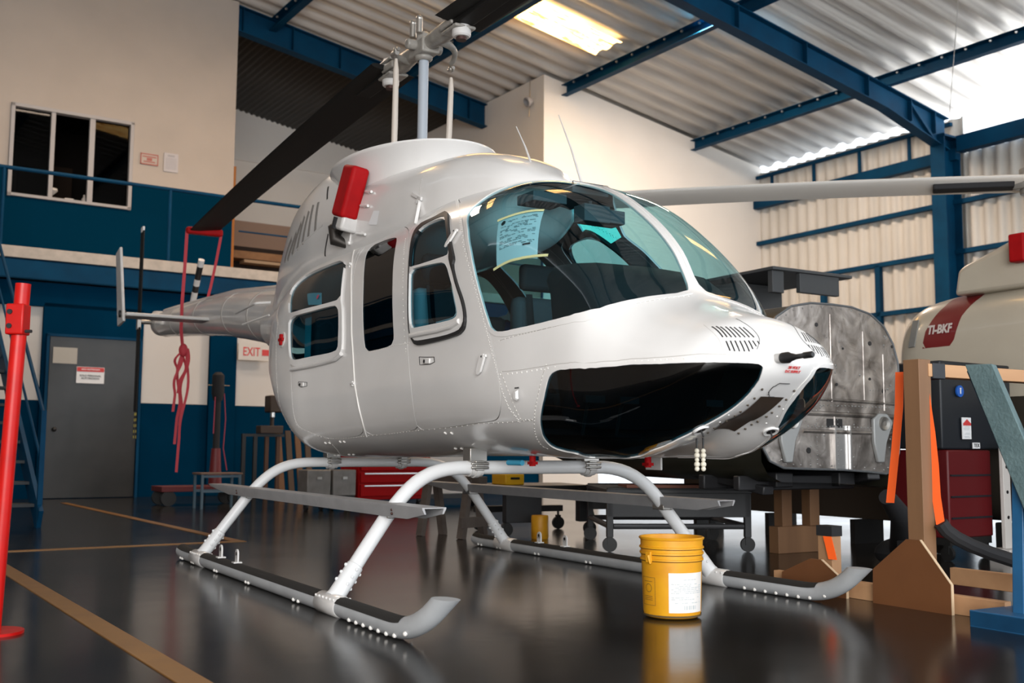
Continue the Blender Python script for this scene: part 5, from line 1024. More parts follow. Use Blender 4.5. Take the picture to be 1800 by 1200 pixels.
# steps
for s_ in (-1, 1):
    q = MB(); prof = [(-.060, .0), (.060, .0), (.060, -.014), (.048, -.060), (.040, -.060), (.048, -.010), (-.048, -.010), (-.040, -.060), (-.048, -.060), (-.060, -.014)]
    xs_ = [(1.135, 0.5, 0), (.95, 1, 0), (-1.95, 1, 0), (-2.42, .3, 0)]; vs = []; fs = []
    for x, f, _ in xs_:
        for a, b_ in prof: vs.append((x, .862 * s_ + a, .505 + b_ * f))
    n_ = len(prof)
    for i in range(3):
        for j in range(n_): fs.append((i * n_ + j, i * n_ + (j + 1) % n_, (i + 1) * n_ + (j + 1) % n_, (i + 1) * n_ + j))
    fs += [tuple(range(n_ - 1, -1, -1)), tuple(range(3 * n_, 4 * n_))]; q.add(vs, fs); o = q.build('boarding_step', STEPM, heli, smooth=30)
    q = MB()
    for x in (.60, -1.93):
        for z in (.480, .462): q.ball((x + .2, .862 * s_ - s_ * -.056, z), .007, 8, 5); q.ball((x + .2, .862 * s_ + s_ * .056, z), .007, 8, 5)
    q.build('step_screws', mat('bronze_bolt', (.12, .06, .05), .4, .6), o)
    for x in (.618, -1.678):
        q = MB(); q.box((x, .845 * s_, .458), (.10, .07, .055)); q.cyl((x - .05, .865 * s_, .44), (x + .05, .865 * s_, .44), .012, 8); q.build('step_bracket', STEEL, o, bevel=.004)
# belly plumbing: antennas, red caps
for x, y in ((.98, -.25), (1.42, .12)):
    q = MB(); q.cyl((x, y, .735), (x, y, .685), .016, 12); q.box((x, y, .70), (.05, .03, .014)); q.build('red_drain_cap', REDC, heli)
q = MB(); q.cyl((.78, -.27, .70), (.90, -.26, .70), .014, 10); q.build('blue_hose', mat('light_blue_hose', (.05, .35, .55), .4), heli)
q = MB(); q.box((1.30, .25, .70), (.12, .012, .06)); q.build('belly_antenna', WGREY, heli, bevel=.003)

# ---- cabin interior
CAB = mat('cabin_grey', (.06, .07, .08), .75); CABD = mat('cabin_dark_blue', (.015, .018, .022), .8); SEATW = mat('seat_shell_white', (.40, .44, .45), .6)
q = MB(); q.box((0, 0, .85), (2.6, .84, .03)); q.build('cabin_floor', CABD, heli)
q = MB(); q.tube([(x, 0, 1.05) for x in (1.60, 1.62, 1.78, 1.86, 1.90)], [.02, .30, .30, .26, .02], 24, flat=1.0); 
q = MB(); pr = [(1.40, 1.58), (1.46, 1.61), (1.60, 1.60), (1.72, 1.52), (1.85, 1.40), (1.88, 1.34), (1.80, 1.28), (1.62, .95), (1.55, .85), (1.50, 1.1), (1.44, 1.50)]
vs = []; fs = []; ys = [-.47, -.44, -.30, 0, .18, .34, .37]; sc2 = [.82, .95, 1, 1.02, 1, .95, .82]
for y, f in zip(ys, sc2):
    for a, b_ in pr: vs.append((1.62 + (a - 1.62) * f, y, 1.25 + (b_ - 1.25) * f))
n_ = len(pr)
for i in range(len(ys) - 1):
    for j in range(n_): fs.append((i * n_ + j, i * n_ + (j + 1) % n_, (i + 1) * n_ + (j + 1) % n_, (i + 1) * n_ + j))
fs += [tuple(range(n_ - 1, -1, -1)), tuple(range((len(ys) - 1) * n_, len(ys) * n_))]; q.add(vs, fs); dash = q.build('instrument_panel_cover', mat('black_dash_cover', (.006, .007, .010), .75), heli, bevel=.02)
q = MB(); q.box((1.42, -.06, 1.40), (.04, .55, .30)); q.box((1.30, 0, 1.0), (.30, .18, .36)); q.build('instrument_console', MBLACK, heli, bevel=.01)
q = MB()
for y in (-.25, -.12, .01, .14):
    for z in (1.34, 1.46): q.cyl((1.395, y, z), (1.405, y, z), .04, 16)
q.build('gauge', ALU, dash)
for y in (-.32, .32):
    q = MB(); q.box((.42, y, 1.02), (.46, .44, .10)); q.build('seat_cushion', CAB, heli, bevel=.03)
    q = MB(); q.box((.18, y, 1.34), (.10, .44, .62)); q.build('seat_back', SEATW if y < 0 else CAB, heli, bevel=.04)
    q = MB(); q.tube([(.24, y - .14, 1.66), (.26, y - .12, 1.30), (.44, y - .10, 1.08)], .022, 6, flat=.3); q.tube([(.24, y + .14, 1.66), (.26, y + .12, 1.30), (.44, y + .10, 1.08)], .022, 6, flat=.3); q.build('seat_harness', MBLACK, heli)
    q = MB(); q.box((.12, y, 1.78), (.07, .26, .16)); q.build('head_rest', CABD, heli, bevel=.03)
q = MB(); q.box((-1.25, 0, 1.05), (.45, 1.0, .12)); q.box((-1.48, 0, 1.42), (.12, 1.0, .68)); q.build('rear_bench', CABD, heli, bevel=.03)
q = MB(); q.box((-.55, 0, 1.35), (.06, .95, .55)); q.build('aft_facing_seats', CABD, heli, bevel=.03)
q = MB(); q.box((-1.58, -.46, 1.42), (.30, .02, .52)); q.build('blue_curtain', mat('cyan_cloth', (.25, .85, .95), .8), heli, bevel=.01)
q = MB(); q.box((.85, 0, 2.075), (.55, .22, .06)); q.box((.98, -.2, 2.02), (.16, .20, .05)); q.box((1.02, .08, 1.97), (.10, .16, .09)); q.box((.95, .23, 1.98), (.12, .14, .07)); q.cyl((1.0, .08, 2.0), (1.0, .08, 2.08), .012, 8); q.build('overhead_console', mat('console_grey', (.07, .08, .09), .7), heli, bevel=.012)
q = MB(); q.box((1.28, .30, 1.20), (.05, .05, .4)); q.build('cyclic_stick', MBLACK, heli)
for y in (-.42, -.24, .24, .42):
    q = MB(); q.box((1.75, y, .98), (.02, .10, .03)); q.tube(fillet([(1.75, y, .98), (1.70, y, .96), (1.66, y, .83)], .02), .008, 6); q.build('rudder_pedal', mat('pedal_black', (.02, .02, .02), .5), heli)
# paper notice taped inside the windshield
def sheet_on(S, quad4, name, m, parent, off, n=8, inset=0.0):
    a, b_, c, d = quad4; vs = []; fs = []
    for i in range(n + 1):
        for j in range(n + 1):
            u, v = i / n, j / n; p = ((1 - u) * (1 - v) * a[0] + u * (1 - v) * b_[0] + u * v * c[0] + (1 - u) * v * d[0], (1 - u) * (1 - v) * a[1] + u * (1 - v) * b_[1] + u * v * c[1] + (1 - u) * v * d[1])
            vs.append(tuple(S.off(p, off)))
    for i in range(n):
        for j in range(n): k_ = i * (n + 1) + j; fs.append((k_, k_ + 1, k_ + n + 2, k_ + n + 1))
    q = MB(); q.add(vs, fs); return q.build(name, m, parent)
wp = FD['ws_paper']; A_, B_, C_, D4 = wp[0], wp[1], wp[4], wp[6]
NP = mat('notice_paper', (.85, .88, .9), .7)
pap = sheet_on(HS, (A_, B_, C_, D4), 'taped_notice', NP, heli, -.008)
def lerp2(u, v): return tuple((1 - u) * (1 - v) * A_[k_] + u * (1 - v) * B_[k_] + u * v * C_[k_] + (1 - u) * v * D4[k_] for k_ in (0, 1))
GPR = mat('grey_print', (.50, .54, .56), .8)
q = MB(); random.seed(5); rows = [.10, .125, .15, .22, .245, .27, .30, .325, .35, .38, .41, .44, .47, .54, .57, .60, .66, .69]
for v in rows:
    u = .10 + (.16 if v < .16 else 0)
    while u < .90:
        w_ = random.uniform(.03, .12)
        if random.random() < .6: ribbon(q, [lerp2(u, v), lerp2(min(u + w_, .93), v)], HS, .0016, -.0060, smooth=0)
        u += w_ + .02
q.build('notice_print', GPR, pap, smooth=0)
p, n = HS.at(*lerp2(.14, .11)); q = MB(); t = Vector((1, 0, 0)); t = (t - n * t.dot(n)).normalized(); q.lathe([(.001, -.0055), (.014, -.0055)], 16, xf=frame(p, t, n.cross(t))); ribbon(q, [lerp2(.66, .74), lerp2(.84, .73)], HS, .008, -.0055, smooth=0); q.build('notice_emblem', TEXTK, pap, smooth=0)
q = MB(); ribbon(q, [lerp2(0, .0), lerp2(.33, -.0), lerp2(.66, -.0), lerp2(1.02, .0)], HS, .014, .001, smooth=1); q.build('masking_tape', TAPE, pap, smooth=0); q = MB(); ribbon(q, [lerp2(-.06, 1.03), lerp2(.3, 1.0), lerp2(.7, 1.0), lerp2(1.25, .93)], HS, .014, .001, smooth=1); q.build('masking_tape', TAPE, pap, smooth=0)
pb_ = FD['paper_back']; o = sheet_on(HS, pb_, 'window_sticker', NP, pass_r, -.008)
p, n = HS.at(pb_[0][0] * .25 + pb_[2][0] * .75, pb_[0][1] * .5 + pb_[2][1] * .5); t = Vector((1, 0, 0)); t = (t - n * t.dot(n)).normalized(); q = MB(); q.lathe([(.001, .0035), (.016, .0035)], 18, xf=frame(p, t, n.cross(t))); q.build('sticker_emblem', mat('maroon_print', (.35, .05, .10), .6), o, smooth=0)
# ================================================================ THINGS ON THE FLOOR AND AROUND
GROOVE = False
def ht(name, label, cat, x, y, z=0, rz=0.0, group=None): return thing(name, label, cat, Hh(x, y, z), HYAW + rz, group)
def bt(name, label, cat, u, v, z=0, rz=0.0, group=None): return thing(name, label, cat, B(u, v, z), BROT + rz, group)
YB = mat('bucket_yellow', (.75, .36, .01), .45, nscale=9, col2=(.66, .28, .01), rvar=.08); GRIME = mat('grime', (.10, .06, .02), .8)
PINE = mat('pine_lumber', (.24, .125, .06), .6, nscale=5, col2=(.17, .085, .04), stretch=(1, 1, .12))
PINEL = mat('pine_lumber_light', (.42, .24, .12), .6, nscale=5, col2=(.34, .18, .09), stretch=(1, 1, .12))
PLY = mat('plywood', (.17, .065, .022), .55, nscale=2.5, col2=(.13, .048, .016)); PLYE = mat('plywood_edge', (.62, .46, .30), .7)
PINEH = mat('pine_beam', (.58, .33, .17), .6, nscale=5, col2=(.45, .24, .12), stretch=(1, .12, 1))
ORANGE = mat('orange_webbing', (1.0, .12, .008), .6); DSTEEL = mat('dark_cart_steel', (.028, .030, .033), .5, nscale=5, col2=(.02, .02, .022))
CASTER = mat('caster_black', (.01, .01, .01), .5)
# --- yellow bucket
bk = thing('bucket', 'yellow plastic pail with paper label standing on the floor in front of the skid', 'bucket', (0.75, 5.06, 0), math.atan2(-5.06, -.75) + PI / 2)
q = MB(); q.lathe([(.002, .004), (.118, .004), (.128, .010), (.133, .03), (.1395, .245), (.1405, .262), (.1465, .263), (.1465, .270), (.1415, .272), (.142, .290), (.148, .291), (.148, .299), (.1425, .301), (.143, .316), (.1495, .317), (.1495, .324), (.1435, .326), (.1445, .355), (.150, .357), (.152, .364), (.148, .368), (.141, .366), (.138, .32), (.132, .03), (.120, .012), (.002, .012)], 56)
q.build('pail_body', YB, bk)
q = MB()
for z in (.2625, .2905, .3165): q = MB(); q.lathe([(.1437, z - .0035), (.1462, z - .0008)], 56); q.build('grime_line', GRIME, bk)
q = MB(); q.lathe([(.134, .012), (.1345, .020)], 56); q.build('grime_line', GRIME, bk)
def cyl_patch(q, r0, r1, z0, z1, a0, a1, n=14, off=.0008):
    vs = []; fs = []
    for i in range(n + 1):
        a = R(a0 + (a1 - a0) * i / n)
        for z in (z0, z1): r = r0 + (r1 - r0) * (z - .03) / .215 + off; vs.append((math.sin(a) * r, -math.cos(a) * r, z))
    for i in range(n): fs.append((2 * i, 2 * i + 2, 2 * i + 3, 2 * i + 1))
    q.add(vs, fs)
q = MB(); cyl_patch(q, .133, .1395, .034, .212, -6, 74); lab_ = q.build('paper_label', mat('label_paper', (.78, .75, .72), .6), bk)
q = MB(); random.seed(2)
for z in (.182, .162, .154, .146, .138, .130, .122, .102, .094, .078):
    a = -1
    while a < 68:
        w_ = random.uniform(2, 9)
        if random.random() < (.75 if z > .12 else .5) and not (z > .175 and not 22 < a < 55): cyl_patch(q, .133, .1395, z - .0016, z + .0016, a, min(a + w_, 69), 2, .0016)
        a += w_ + 1.5
for a in (24, 27.5, 30, 34, 36.5, 40, 44, 46, 50): cyl_patch(q, .133, .1395, .048, .066, a, a + 1.6, 1, .0016)
q.build('label_print', GPR, lab_, smooth=0)
q = MB(); cyl_patch(q, .133, .1395, .062, .188, -70, -69.2, 1, .001); cyl_patch(q, .133, .1395, .062, .188, -34, -33.2, 1, .001); cyl_patch(q, .133, .1395, .062, .0635, -70, -33.5, 8, .001); cyl_patch(q, .133, .1395, .1865, .188, -70, -33.5, 8, .001)
for i in range(24):
    a = 2 * PI * i / 24; cyl_patch(q, .133, .1395, .138 + .018 * math.sin(a), .1405 + .018 * math.sin(a), -51 + 8 * math.cos(a), -49 + 8 * math.cos(a), 1, .001)
for z in (.085, .093, .101, .168): cyl_patch(q, .133, .1395, z, z + .002, -64, -40, 6, .001)
q.build('printed_panel', GRIME, bk, smooth=0)
a = R(-44); q = MB(); q.bar((math.sin(a) * .148, -math.cos(a) * .148, .255), (math.sin(a) * .150, -math.cos(a) * .150, .305), .032, .012, up=(math.sin(a), -math.cos(a), 0)); q.bar((math.sin(a + .07) * .149, -math.cos(a + .07) * .149, .250), (math.sin(a + .03) * .158, -math.cos(a + .03) * .158, .29), .010, .012); q.build('handle_lug', YB, bk, bevel=.002)

# --- pine trestle with plywood gussets, orange slings
ws_ = ht('timber_trestle', 'pine trestle with a plywood gusset and orange slings, nearest the blue stand', 'trestle', 1.9, 1.42)
def post(q, x0, x1, y0, y1, z0, z1): q.box(((x0 + x1) / 2, (y0 + y1) / 2, (z0 + z1) / 2), (x1 - x0, y1 - y0, z1 - z0))
q = MB(); post(q, -.045, .050, -.02, .07, .10, 1.225); q.build('post', PINE, ws_, bevel=.003)
q = MB(); post(q, -.035, .055, .05, 1.55, 1.14, 1.205); q.build('top_beam', PINEH, ws_, bevel=.003)
def gusset(dx, parent, s_=1.0):
    q = MB(); P_ = [(-.26, 0), (.205, 0), (.205, .14 * s_), (.035, .335 * s_), (-.045, .335 * s_), (-.255, .17 * s_)]; q.prism(P_, .016, frame((dx, -.022, 0), (1, 0, 0), (0, 0, 1))); o = q.build('gusset', PLY, parent, smooth=0)
    q = MB(); q.bar((dx + .207, -.03, .0), (dx + .207, -.03, .14 * s_), .016, .004, up=(1, 0, 0)); q.bar((dx + .207, -.03, .14 * s_), (dx + .037, -.03, .337 * s_), .016, .003, up=(1, 0, 1)); q.build('gusset_edge', PLYE, o, smooth=0); return o
gusset(0, ws_)
q = MB(); post(q, -1.0, .46, -.0, .045, 0, .09); q.build('base_board', PINEH, ws_, bevel=.003)
q = MB(); post(q, -.3, 1.2, .62, .665, .05, .14); q.build('base_board', PINEH, ws_, bevel=.003)
q = MB(); post(q, -.66, -.56, -.00, .07, .05, .36); o = q.build('short_post', PINEL, ws_, bevel=.003); q = MB(); post(q, -.665, -.555, -.005, .075, .31, .365); q.build('tape_wrap', MBLACK, o)
gusset(-.64, ws_, .55)
q = MB(); post(q, -.040, .060, .075, .17, 1.13, 1.21); q.build('tape_wrap', mat('dark_tape', (.012, .014, .02), .5), ws_, bevel=.004)
strap([(.02, .05, 1.16), (.035, .05, 1.0), (.05, .055, .86), (.06, .06, .7), (.065, .06, .55), (.085, .06, .41)], .042, ORANGE, ws_, 'orange_sling', wv=(1, .4, 0))
strap([(-.19, .13, 1.18), (-.20, .13, 1.0), (-.235, .13, .75), (-.275, .13, .50)], .042, ORANGE, ws_, 'orange_sling', wv=(1, .4, 0))
strap([(-.58, -.012, .31), (-.565, -.012, .26), (-.545, -.012, .19)], .05, ORANGE, ws_, 'orange_sling', wv=(1, .2, 0))
q = MB(); q.tube(bez((.085, .06, .42), (.11, .1, .30), (.3, .5, .18), (.75, 1.1, .05), 10), .035, 10); q.build('black_ratchet_tail', MBLACK, ws_)
# --- black gear heap behind the trestle post (folded boom and sling buckles)
bh = ht('black_strut', 'black padded strut leaning to the floor behind the pine trestle', 'strut', .55, 2.9)
q = MB(); q.tube([(.55, -.75, .50), (.45, -.5, .36), (.3, -.3, .22), (.0, .0, .07)], [.05, .07, .09, .07], 12); q.ball((.05, -.05, .10), .15, 14, 8, sc_=(1, 1.2, .65)); q.box((.42, -.42, .20), (.05, .14, .04)); q.build('padded_tube', MBLACK, bh)
# --- blue steel stand with teal painted plank
bs = ht('blue_stand', 'bright blue steel stand with a leaning teal plank at the right edge', 'stand', 2.51, 1.27)
q = MB(); q.box((.02, .06, .035), (.36, .30, .07)); q.box((.02, -.085, .035), (.36, .01, .075)); q.build('base', BLUEB, bs, bevel=.004)
q = MB(); q.bar((.0, .05, .05), (-.01, .10, .72), .055, .055); q.bar((.10, .08, .05), (.06, .12, .9), .04, .05); q.build('leg', BLUEB, bs, bevel=.004)
TEAL = mat('teal_plank', (.13, .20, .21), .7, nscale=7, col2=(.08, .135, .145), bump=.3, bscale=60)
q = MB(); P_ = [(-.225, .03, 1.17), (-.085, .03, 1.165), (.24, .03, .40), (.10, .03, .38)]; vs = [tuple(p) for p in P_] + [(p[0] - .03, p[1] + .075, p[2]) for p in P_]; q.add(vs, [(0, 3, 2, 1), (4, 5, 6, 7), (0, 1, 5, 4), (1, 2, 6, 5), (2, 3, 7, 6), (3, 0, 4, 7)]); q.build('plank', TEAL, bs, bevel=.004)
q = MB(); q.bar((-.235, .10, 1.15), (.03, .10, .52), .035, .05, up=(0, 1, 0)); q.build('brace', BLUE, bs, bevel=.004)
# --- tool cabinet with black top box, far right
tc_ = bt('tool_cabinet', 'dark red tool cabinet with black upper box and hanging label behind the trestle', 'cabinet', 7.0, 4.62)
RC = mat('deep_red_enamel', (.10, .003, .005), .5); BKB = mat('black_enamel', (.010, .013, .018), .5)
q = MB(); q.box((0.02, .25, .47), (.52, .48, .62)); q.build('lower_body', RC, tc_, bevel=.012)
q = MB()
for z in (.30, .45, .60): q = MB(); q.box((0.02, .005, z), (.48, .012, .012)); q.build('drawer_gap', BKB, tc_)
q = MB(); q.box((.15, .25, 1.10), (.86, .46, .63)); ub = q.build('upper_box', BKB, tc_, bevel=.012)
q = MB(); q.box((-.02, -.0, .80 + .135), (.105, .006, .155)); hl = q.build('hanging_label', PAPER, ub)
xf = frame((-.02, -.006, .955), (1, 0, 0), (0, 0, 1)); q = MB(); q.prism([(-.045, .0), (.045, .0), (.045, .015), (.0, .045), (-.045, .015)], .002, xf); q.build('label_arrow', TEXTR, hl, smooth=0)
q = MB(); random.seed(9)
for z in (.945, .935, .925, .900, .892, .876, .870):
    q.box((-.02 + random.uniform(-.008, .008), -.0045, z), (.075 * random.uniform(.6, 1), .002, .003))
q.build('label_print', GPR, hl)
q = MB(); q.box((.09, -.0, .812), (.085, .006, .042)); o = q.build('small_sticker', PAPER, ub); text('sticker_lettering', 'TEX', .036, TEXTK, o, frame((.09, -.005, .812), (1, 0, 0), (0, 0, 1)), .0006)
q = MB(); q.cyl((-.08, -.002, 1.20), (-.08, .01, 1.20), .042, 28); o = q.build('round_blue_sign', mat('sign_blue', (.01, .10, .45), .5), ub); q = MB(); q.box((-.08, -.004, 1.196), (.010, .003, .030)); q.ball((-.08, -.004, 1.218), .007, 8, 5); q.build('sign_figure', PAPER, o)
def caster(q, x, y, z, r=.05):
    q.cyl((x - .015, y, r), (x + .015, y, r), r, 18); q.box((x, y + .0, r * 1.6), (.045, .04, r * 1.3)); q.cyl((x, y, r * 2), (x, y, z), .012, 8)
for x in (-.2, .24):
    q = MB(); caster(q, x, .06, .16); q.build('caster', CASTER, tc_)
    q = MB(); caster(q, x, .44, .16); q.build('caster', CASTER, tc_)
q = MB(); q.box((.02, .25, .135), (.5, .46, .05)); q.build('chassis', CASTER, tc_)
# white bolted strip beside it
wsx = bt('bolted_strip', 'narrow cream strip with black bolts standing beside the dark red cabinet', 'strip', 7.27, 4.52)
q = MB(); q.box((0, 0, .46), (.085, .03, .76)); q.box((0, .0, .04), (.20, .16, .08)); q.build('strip_body', PANELW, wsx, bevel=.003)
q = MB()
for z in (.30, .48, .66, .8): q.cyl((0, -.018, z), (0, .0, z), .013, 10)
q.build('bolts', BLACK, wsx)
# --- stripped fuselage with bare metal front bulkhead
fz_ = ht('stripped_fuselage', 'dark stripped helicopter fuselage with a bare riveted metal front bulkhead', 'fuselage', .3, 2.57, 0)
OUT = [(-.66, .90), (-.655, .78), (-.60, .70), (-.48, .655), (-.34, .65), (-.15, .645), (.08, .64), (.30, .628), (.50, .61), (.59, .645), (.64, .76), (.665, 1.0), (.67, 1.2), (.655, 1.40), (.61, 1.53), (.52, 1.65), (.38, 1.73), (.20, 1.765), (0, 1.77), (-.20, 1.765), (-.38, 1.73), (-.52, 1.65), (-.61, 1.53), (-.655, 1.40), (-.67, 1.2), (-.665, 1.0)]
OUTS = [(p[0], p[1]) for p in OUT]
BULK = bpy.data.materials.new('polished_bulkhead'); BULK.use_nodes = True; nt = BULK.node_tree; b_ = nt.nodes['Principled BSDF']
b_.inputs['Metallic'].default_value = .85; tcn = nt.nodes.new('ShaderNodeTexCoord')
def noise(sc_, det=4, dist=0.0):
    n = nt.nodes.new('ShaderNodeTexNoise'); n.inputs['Scale'].default_value = sc_; n.inputs['Detail'].default_value = det; n.inputs['Distortion'].default_value = dist; nt.links.new(tcn.outputs['Object'], n.inputs['Vector']); return n
n1 = noise(4.5, 6, 1.2); r1 = nt.nodes.new('ShaderNodeValToRGB'); r1.color_ramp.elements[0].position = .30; r1.color_ramp.elements[0].color = (.10, .085, .075, 1); r1.color_ramp.elements[1].position = .68; r1.color_ramp.elements[1].color = (.50, .46, .43, 1)
nt.links.new(n1.outputs['Fac'], r1.inputs[0]); nt.links.new(r1.outputs[0], b_.inputs['Base Color'])
mr = nt.nodes.new('ShaderNodeMapRange'); mr.inputs['To Min'].default_value = .22; mr.inputs['To Max'].default_value = .55; nt.links.new(noise(9, 3).outputs['Fac'], mr.inputs[0]); nt.links.new(mr.outputs[0], b_.inputs['Roughness'])
n3 = noise(6, 3, .5); bp = nt.nodes.new('ShaderNodeBump'); bp.inputs['Strength'].default_value = .28; bp.inputs['Distance'].default_value = .03; nt.links.new(n3.outputs['Fac'], bp.inputs['Height']); nt.links.new(bp.outputs[0], b_.inputs['Normal'])
MATS['polished_bulkhead'] = BULK
xfp = frame((0, 0, 0), (0, 1, 0), (0, 0, 1)); q = MB(); q.prism(OUTS, .02, xfp); bh_ = q.build('front_bulkhead', BULK, fz_, smooth=40)
q = MB(); q.tube([(0.02, a, b2) for a, b2 in OUTS + OUTS[:1]], .008, 8); q.build('bulkhead_rim', mat('dull_rim', (.16, .17, .18), .5, .5), bh_)
q = MB(); pressed = [((.0, .70), (.0, 1.0), .012), ((-.30, 1.02), (.60, 1.01), .018), ((-.30, .90), (.58, .89), .014), ((-.02, 1.1), (-.02, 1.70), .012), ((.30, 1.12), (.30, 1.60), .010), ((.50, 1.05), (.50, 1.45), .012), ((-.3, 1.12), (.6, 1.10), .012)]
for (a, b2, r) in pressed: q.tube([(.018, a[0], a[1]), (.018, b2[0], b2[1])], r, 10)
q.build('pressed_stiffeners', BULK, bh_)
q = MB(); random.seed(12)
for a, b2 in ((-.3, 1.075), (-.25, .93)):
    for i in range(26): q.ball((.021, a + i * .034, b2), .006, 6, 4)
for y in (-.17, .03, .45):
    for i in range(14): q.ball((.021, y, .68 + i * .03), .005, 6, 4)
for i in range(60):
    q.ball((.021, random.uniform(-.5, .6), random.uniform(.68, 1.7)), random.choice((.004, .006, .008)), 6, 4)
for (a, b2), (c, d) in zip(OUTS, OUTS[1:] + OUTS[:1]):
    for t in (.0, .5): q.ball((.021, (a + (c - a) * t) * .955, 1.2 + (b2 + (d - b2) * t - 1.2) * .955), .006, 6, 4)
q.build('bulkhead_rivets', ALU, bh_)['kind'] = 'stuff'
q = MB()
for y, z, r in ((-.15, 1.62, .014), (.37, 1.52, .016), (.50, 1.19, .018), (.03, 1.22, .011), (-.42, 1.60, .013), (.60, 1.51, .011), (-.25, .77, .020), (.1, 1.47, .008), (-.52, .95, .012), (.36, 1.27, .01)): q = MB(); q.cyl((.015, y, z), (.024, y, z), r, 16); q.build('bulkhead_hole', BLACK, bh_)
q = MB(); q.box((.016, .0, .955), (.014, .15, .06)); q.build('channel_slot', BLACK, bh_)
q = MB(); q.box((.016, .055, .79), (.012, .13, .30)); q.box((.03, .13, .79), (.03, .012, .30)); q.box((.03, -.015, .79), (.03, .012, .30)); q.build('centre_channel', ALU, bh_)
for y in (-.42, .46):
    q = MB(); q.prism([(-.10, .0), (-.10, .16), (-.04, .20), (.04, .20), (.10, .14), (.03, .0), (0, -.14), (-.06, -.14)], .03, frame((.018, y, .83), (0, 1, 0), (0, 0, 1))); o = q.build('hinge_bracket', mat('cast_grey', (.35, .36, .36), .5, .3), bh_, bevel=.008)
    q = MB(); q.lathe([(.018, .028), (.045, .034), (.050, .022), (.052, .0)], 20, xf=frame((.03, y + .0, .96), (0, 1, 0), (0, 0, 1))); q.cyl((.03, y, .96), (.056, y, .96), .02, 14); q.build('bracket_eye', STEEL, o)
q = MB(); secs = [(-.0, 1.0, 0), (-1.0, 1.01, 0), (-2.2, .98, 0), (-3.2, .82, .12)]; vs = []; fs = []
for x, s2, dz in secs:
    for a, b2 in OUTS: vs.append((x, a * s2, 1.2 + (b2 - 1.2) * (s2 + (.06 if b2 < .8 else 0)) + dz - (.06 if b2 < .8 else 0)))
n_ = len(OUTS)
for i in range(len(secs) - 1):
    for j in range(n_): fs.append((i * n_ + j, i * n_ + (j + 1) % n_, (i + 1) * n_ + (j + 1) % n_, (i + 1) * n_ + j))
fs.append(tuple(range((len(secs) - 1) * n_, len(secs) * n_))); q.add(vs, fs); q.build('hull', mat('olive_black_hull', (.030, .029, .020), .35, nscale=2, col2=(.018, .017, .012)), fz_, smooth=50)
q = MB(); 
for x in (-.25, -.6): q.box((x, -.1, .55), (.06, 1.1, .10)); 
q.box((-.45, -.30, .57), (.6, .16, .10)); q.box((-.45, .30, .57), (.6, .16, .10)); q.bar((-.9, -.5, .62), (-.15, -.45, .50), .10, .06); q.bar((-.3, .5, .55), (.0, .4, .60), .10, .06); q.build('belly_frame', mat('belly_black', (.018, .018, .02), .5), fz_, bevel=.01)
q = MB(); q.box((-2.3, 1.6, 2.37), (1.3, 1.0, .03)); q.box((-1.72, 1.2, 2.27), (.06, .14, .22)); q.box((-1.70, 1.7, 2.27), (.05, .5, .18)); q.box((-2.6, 1.6, 2.05), (.5, .6, .6)); q.build('engine_deck', mat('deck_grey', (.05, .055, .06), .6), fz_, bevel=.006)
# wooden cradle leg, cart under the fuselage
cr_ = ht('timber_cradle', 'pine cradle with two uprights on a block under the stripped fuselage', 'cradle', -.53, 3.06)
q = MB(); q.box((0, 0, .10), (.10, .48, .20), rz=0); q.build('foot_block', PINE, cr_, bevel=.004)
for y, x in ((-.14, 0), (.12, .03)):
    q = MB(); q.box((x, y, .345), (.09, .10, .29)); q.build('upright', PINE, cr_, bevel=.004)
ct = ht('steel_cart', 'low black steel trolley on swivel casters under the stripped fuselage', 'trolley', -.94, 2.25, 0, R(-27))
q = MB()
for x in (-.02, -1.10): q.box((x, 0, .37), (.05, 1.10, .22)); 
q.box((-.56, 0, .455), (1.15, 1.12, .03)); q.build('deck', DSTEEL, ct, bevel=.004)
for x, y in ((-.02, -.53), (-.02, .53), (-1.10, -.53), (-1.10, .53)): q = MB(); q.box((x, y, .28), (.05, .05, .34)); q.build('frame_post', DSTEEL, ct, bevel=.003)
q = MB(); q.tube([(-.02, -.5, .19), (-.02, .5, .19)], .022, 10); q.tube([(-.02, -.5, .33), (-.02, .5, .33)], .016, 10); q.tube([(-.02, -.53, .19), (-1.10, -.53, .19)], .022, 10); q.tube([(-1.10, -.5, .19), (-1.10, .5, .19)], .022, 10); q.tube([(-.02, .53, .19), (-1.10, .53, .19)], .022, 10); q.build('tube_rail', mat('rail_steel', (.09, .09, .095), .4, .5), ct)
for x, y in ((-.02, -.53), (-.02, .53), (-1.10, -.53), (-1.10, .53)):
    q = MB(); caster(q, x, y, .16, .055); q.build('caster', CASTER, ct)
# plank (reddish) lying on the trolley frame
pk = ht('reddish_plank', 'long reddish board lying across the black trolley', 'board', -.75, 2.25, .482, R(-27))
MB().box((-.3, .05, .012), (.4, 1.1, .022)).build('board', mat('red_board', (.20, .06, .03), .6), pk)
# second trolley farther back
c2 = ht('equipment_trolley', 'dark equipment trolley with casters standing behind the far skid tube', 'trolley', -2.75, 1.85, 0, R(-10))
q = MB(); q.box((-.4, .35, .42), (.8, .9, .05)); q.box((-.02, .1, .27), (.10, .34, .30)); q.box((-.02, .70, .27), (.10, .12, .30)); q.box((-.75, .35, .2), (.06, .9, .06)); q.build('frame', DSTEEL, c2, bevel=.005)
q = MB(); q.bar((.04, .70, .40), (.04, .78, .16), .012, .012); q.build('green_cord', mat('green_cord', (.01, .15, .05), .6), c2)
for x, y in ((-.02, -.05), (-.02, .76), (-.75, -.05), (-.75, .76)):
    q = MB(); caster(q, x, y, .20, .06); q.build('caster', CASTER, c2)
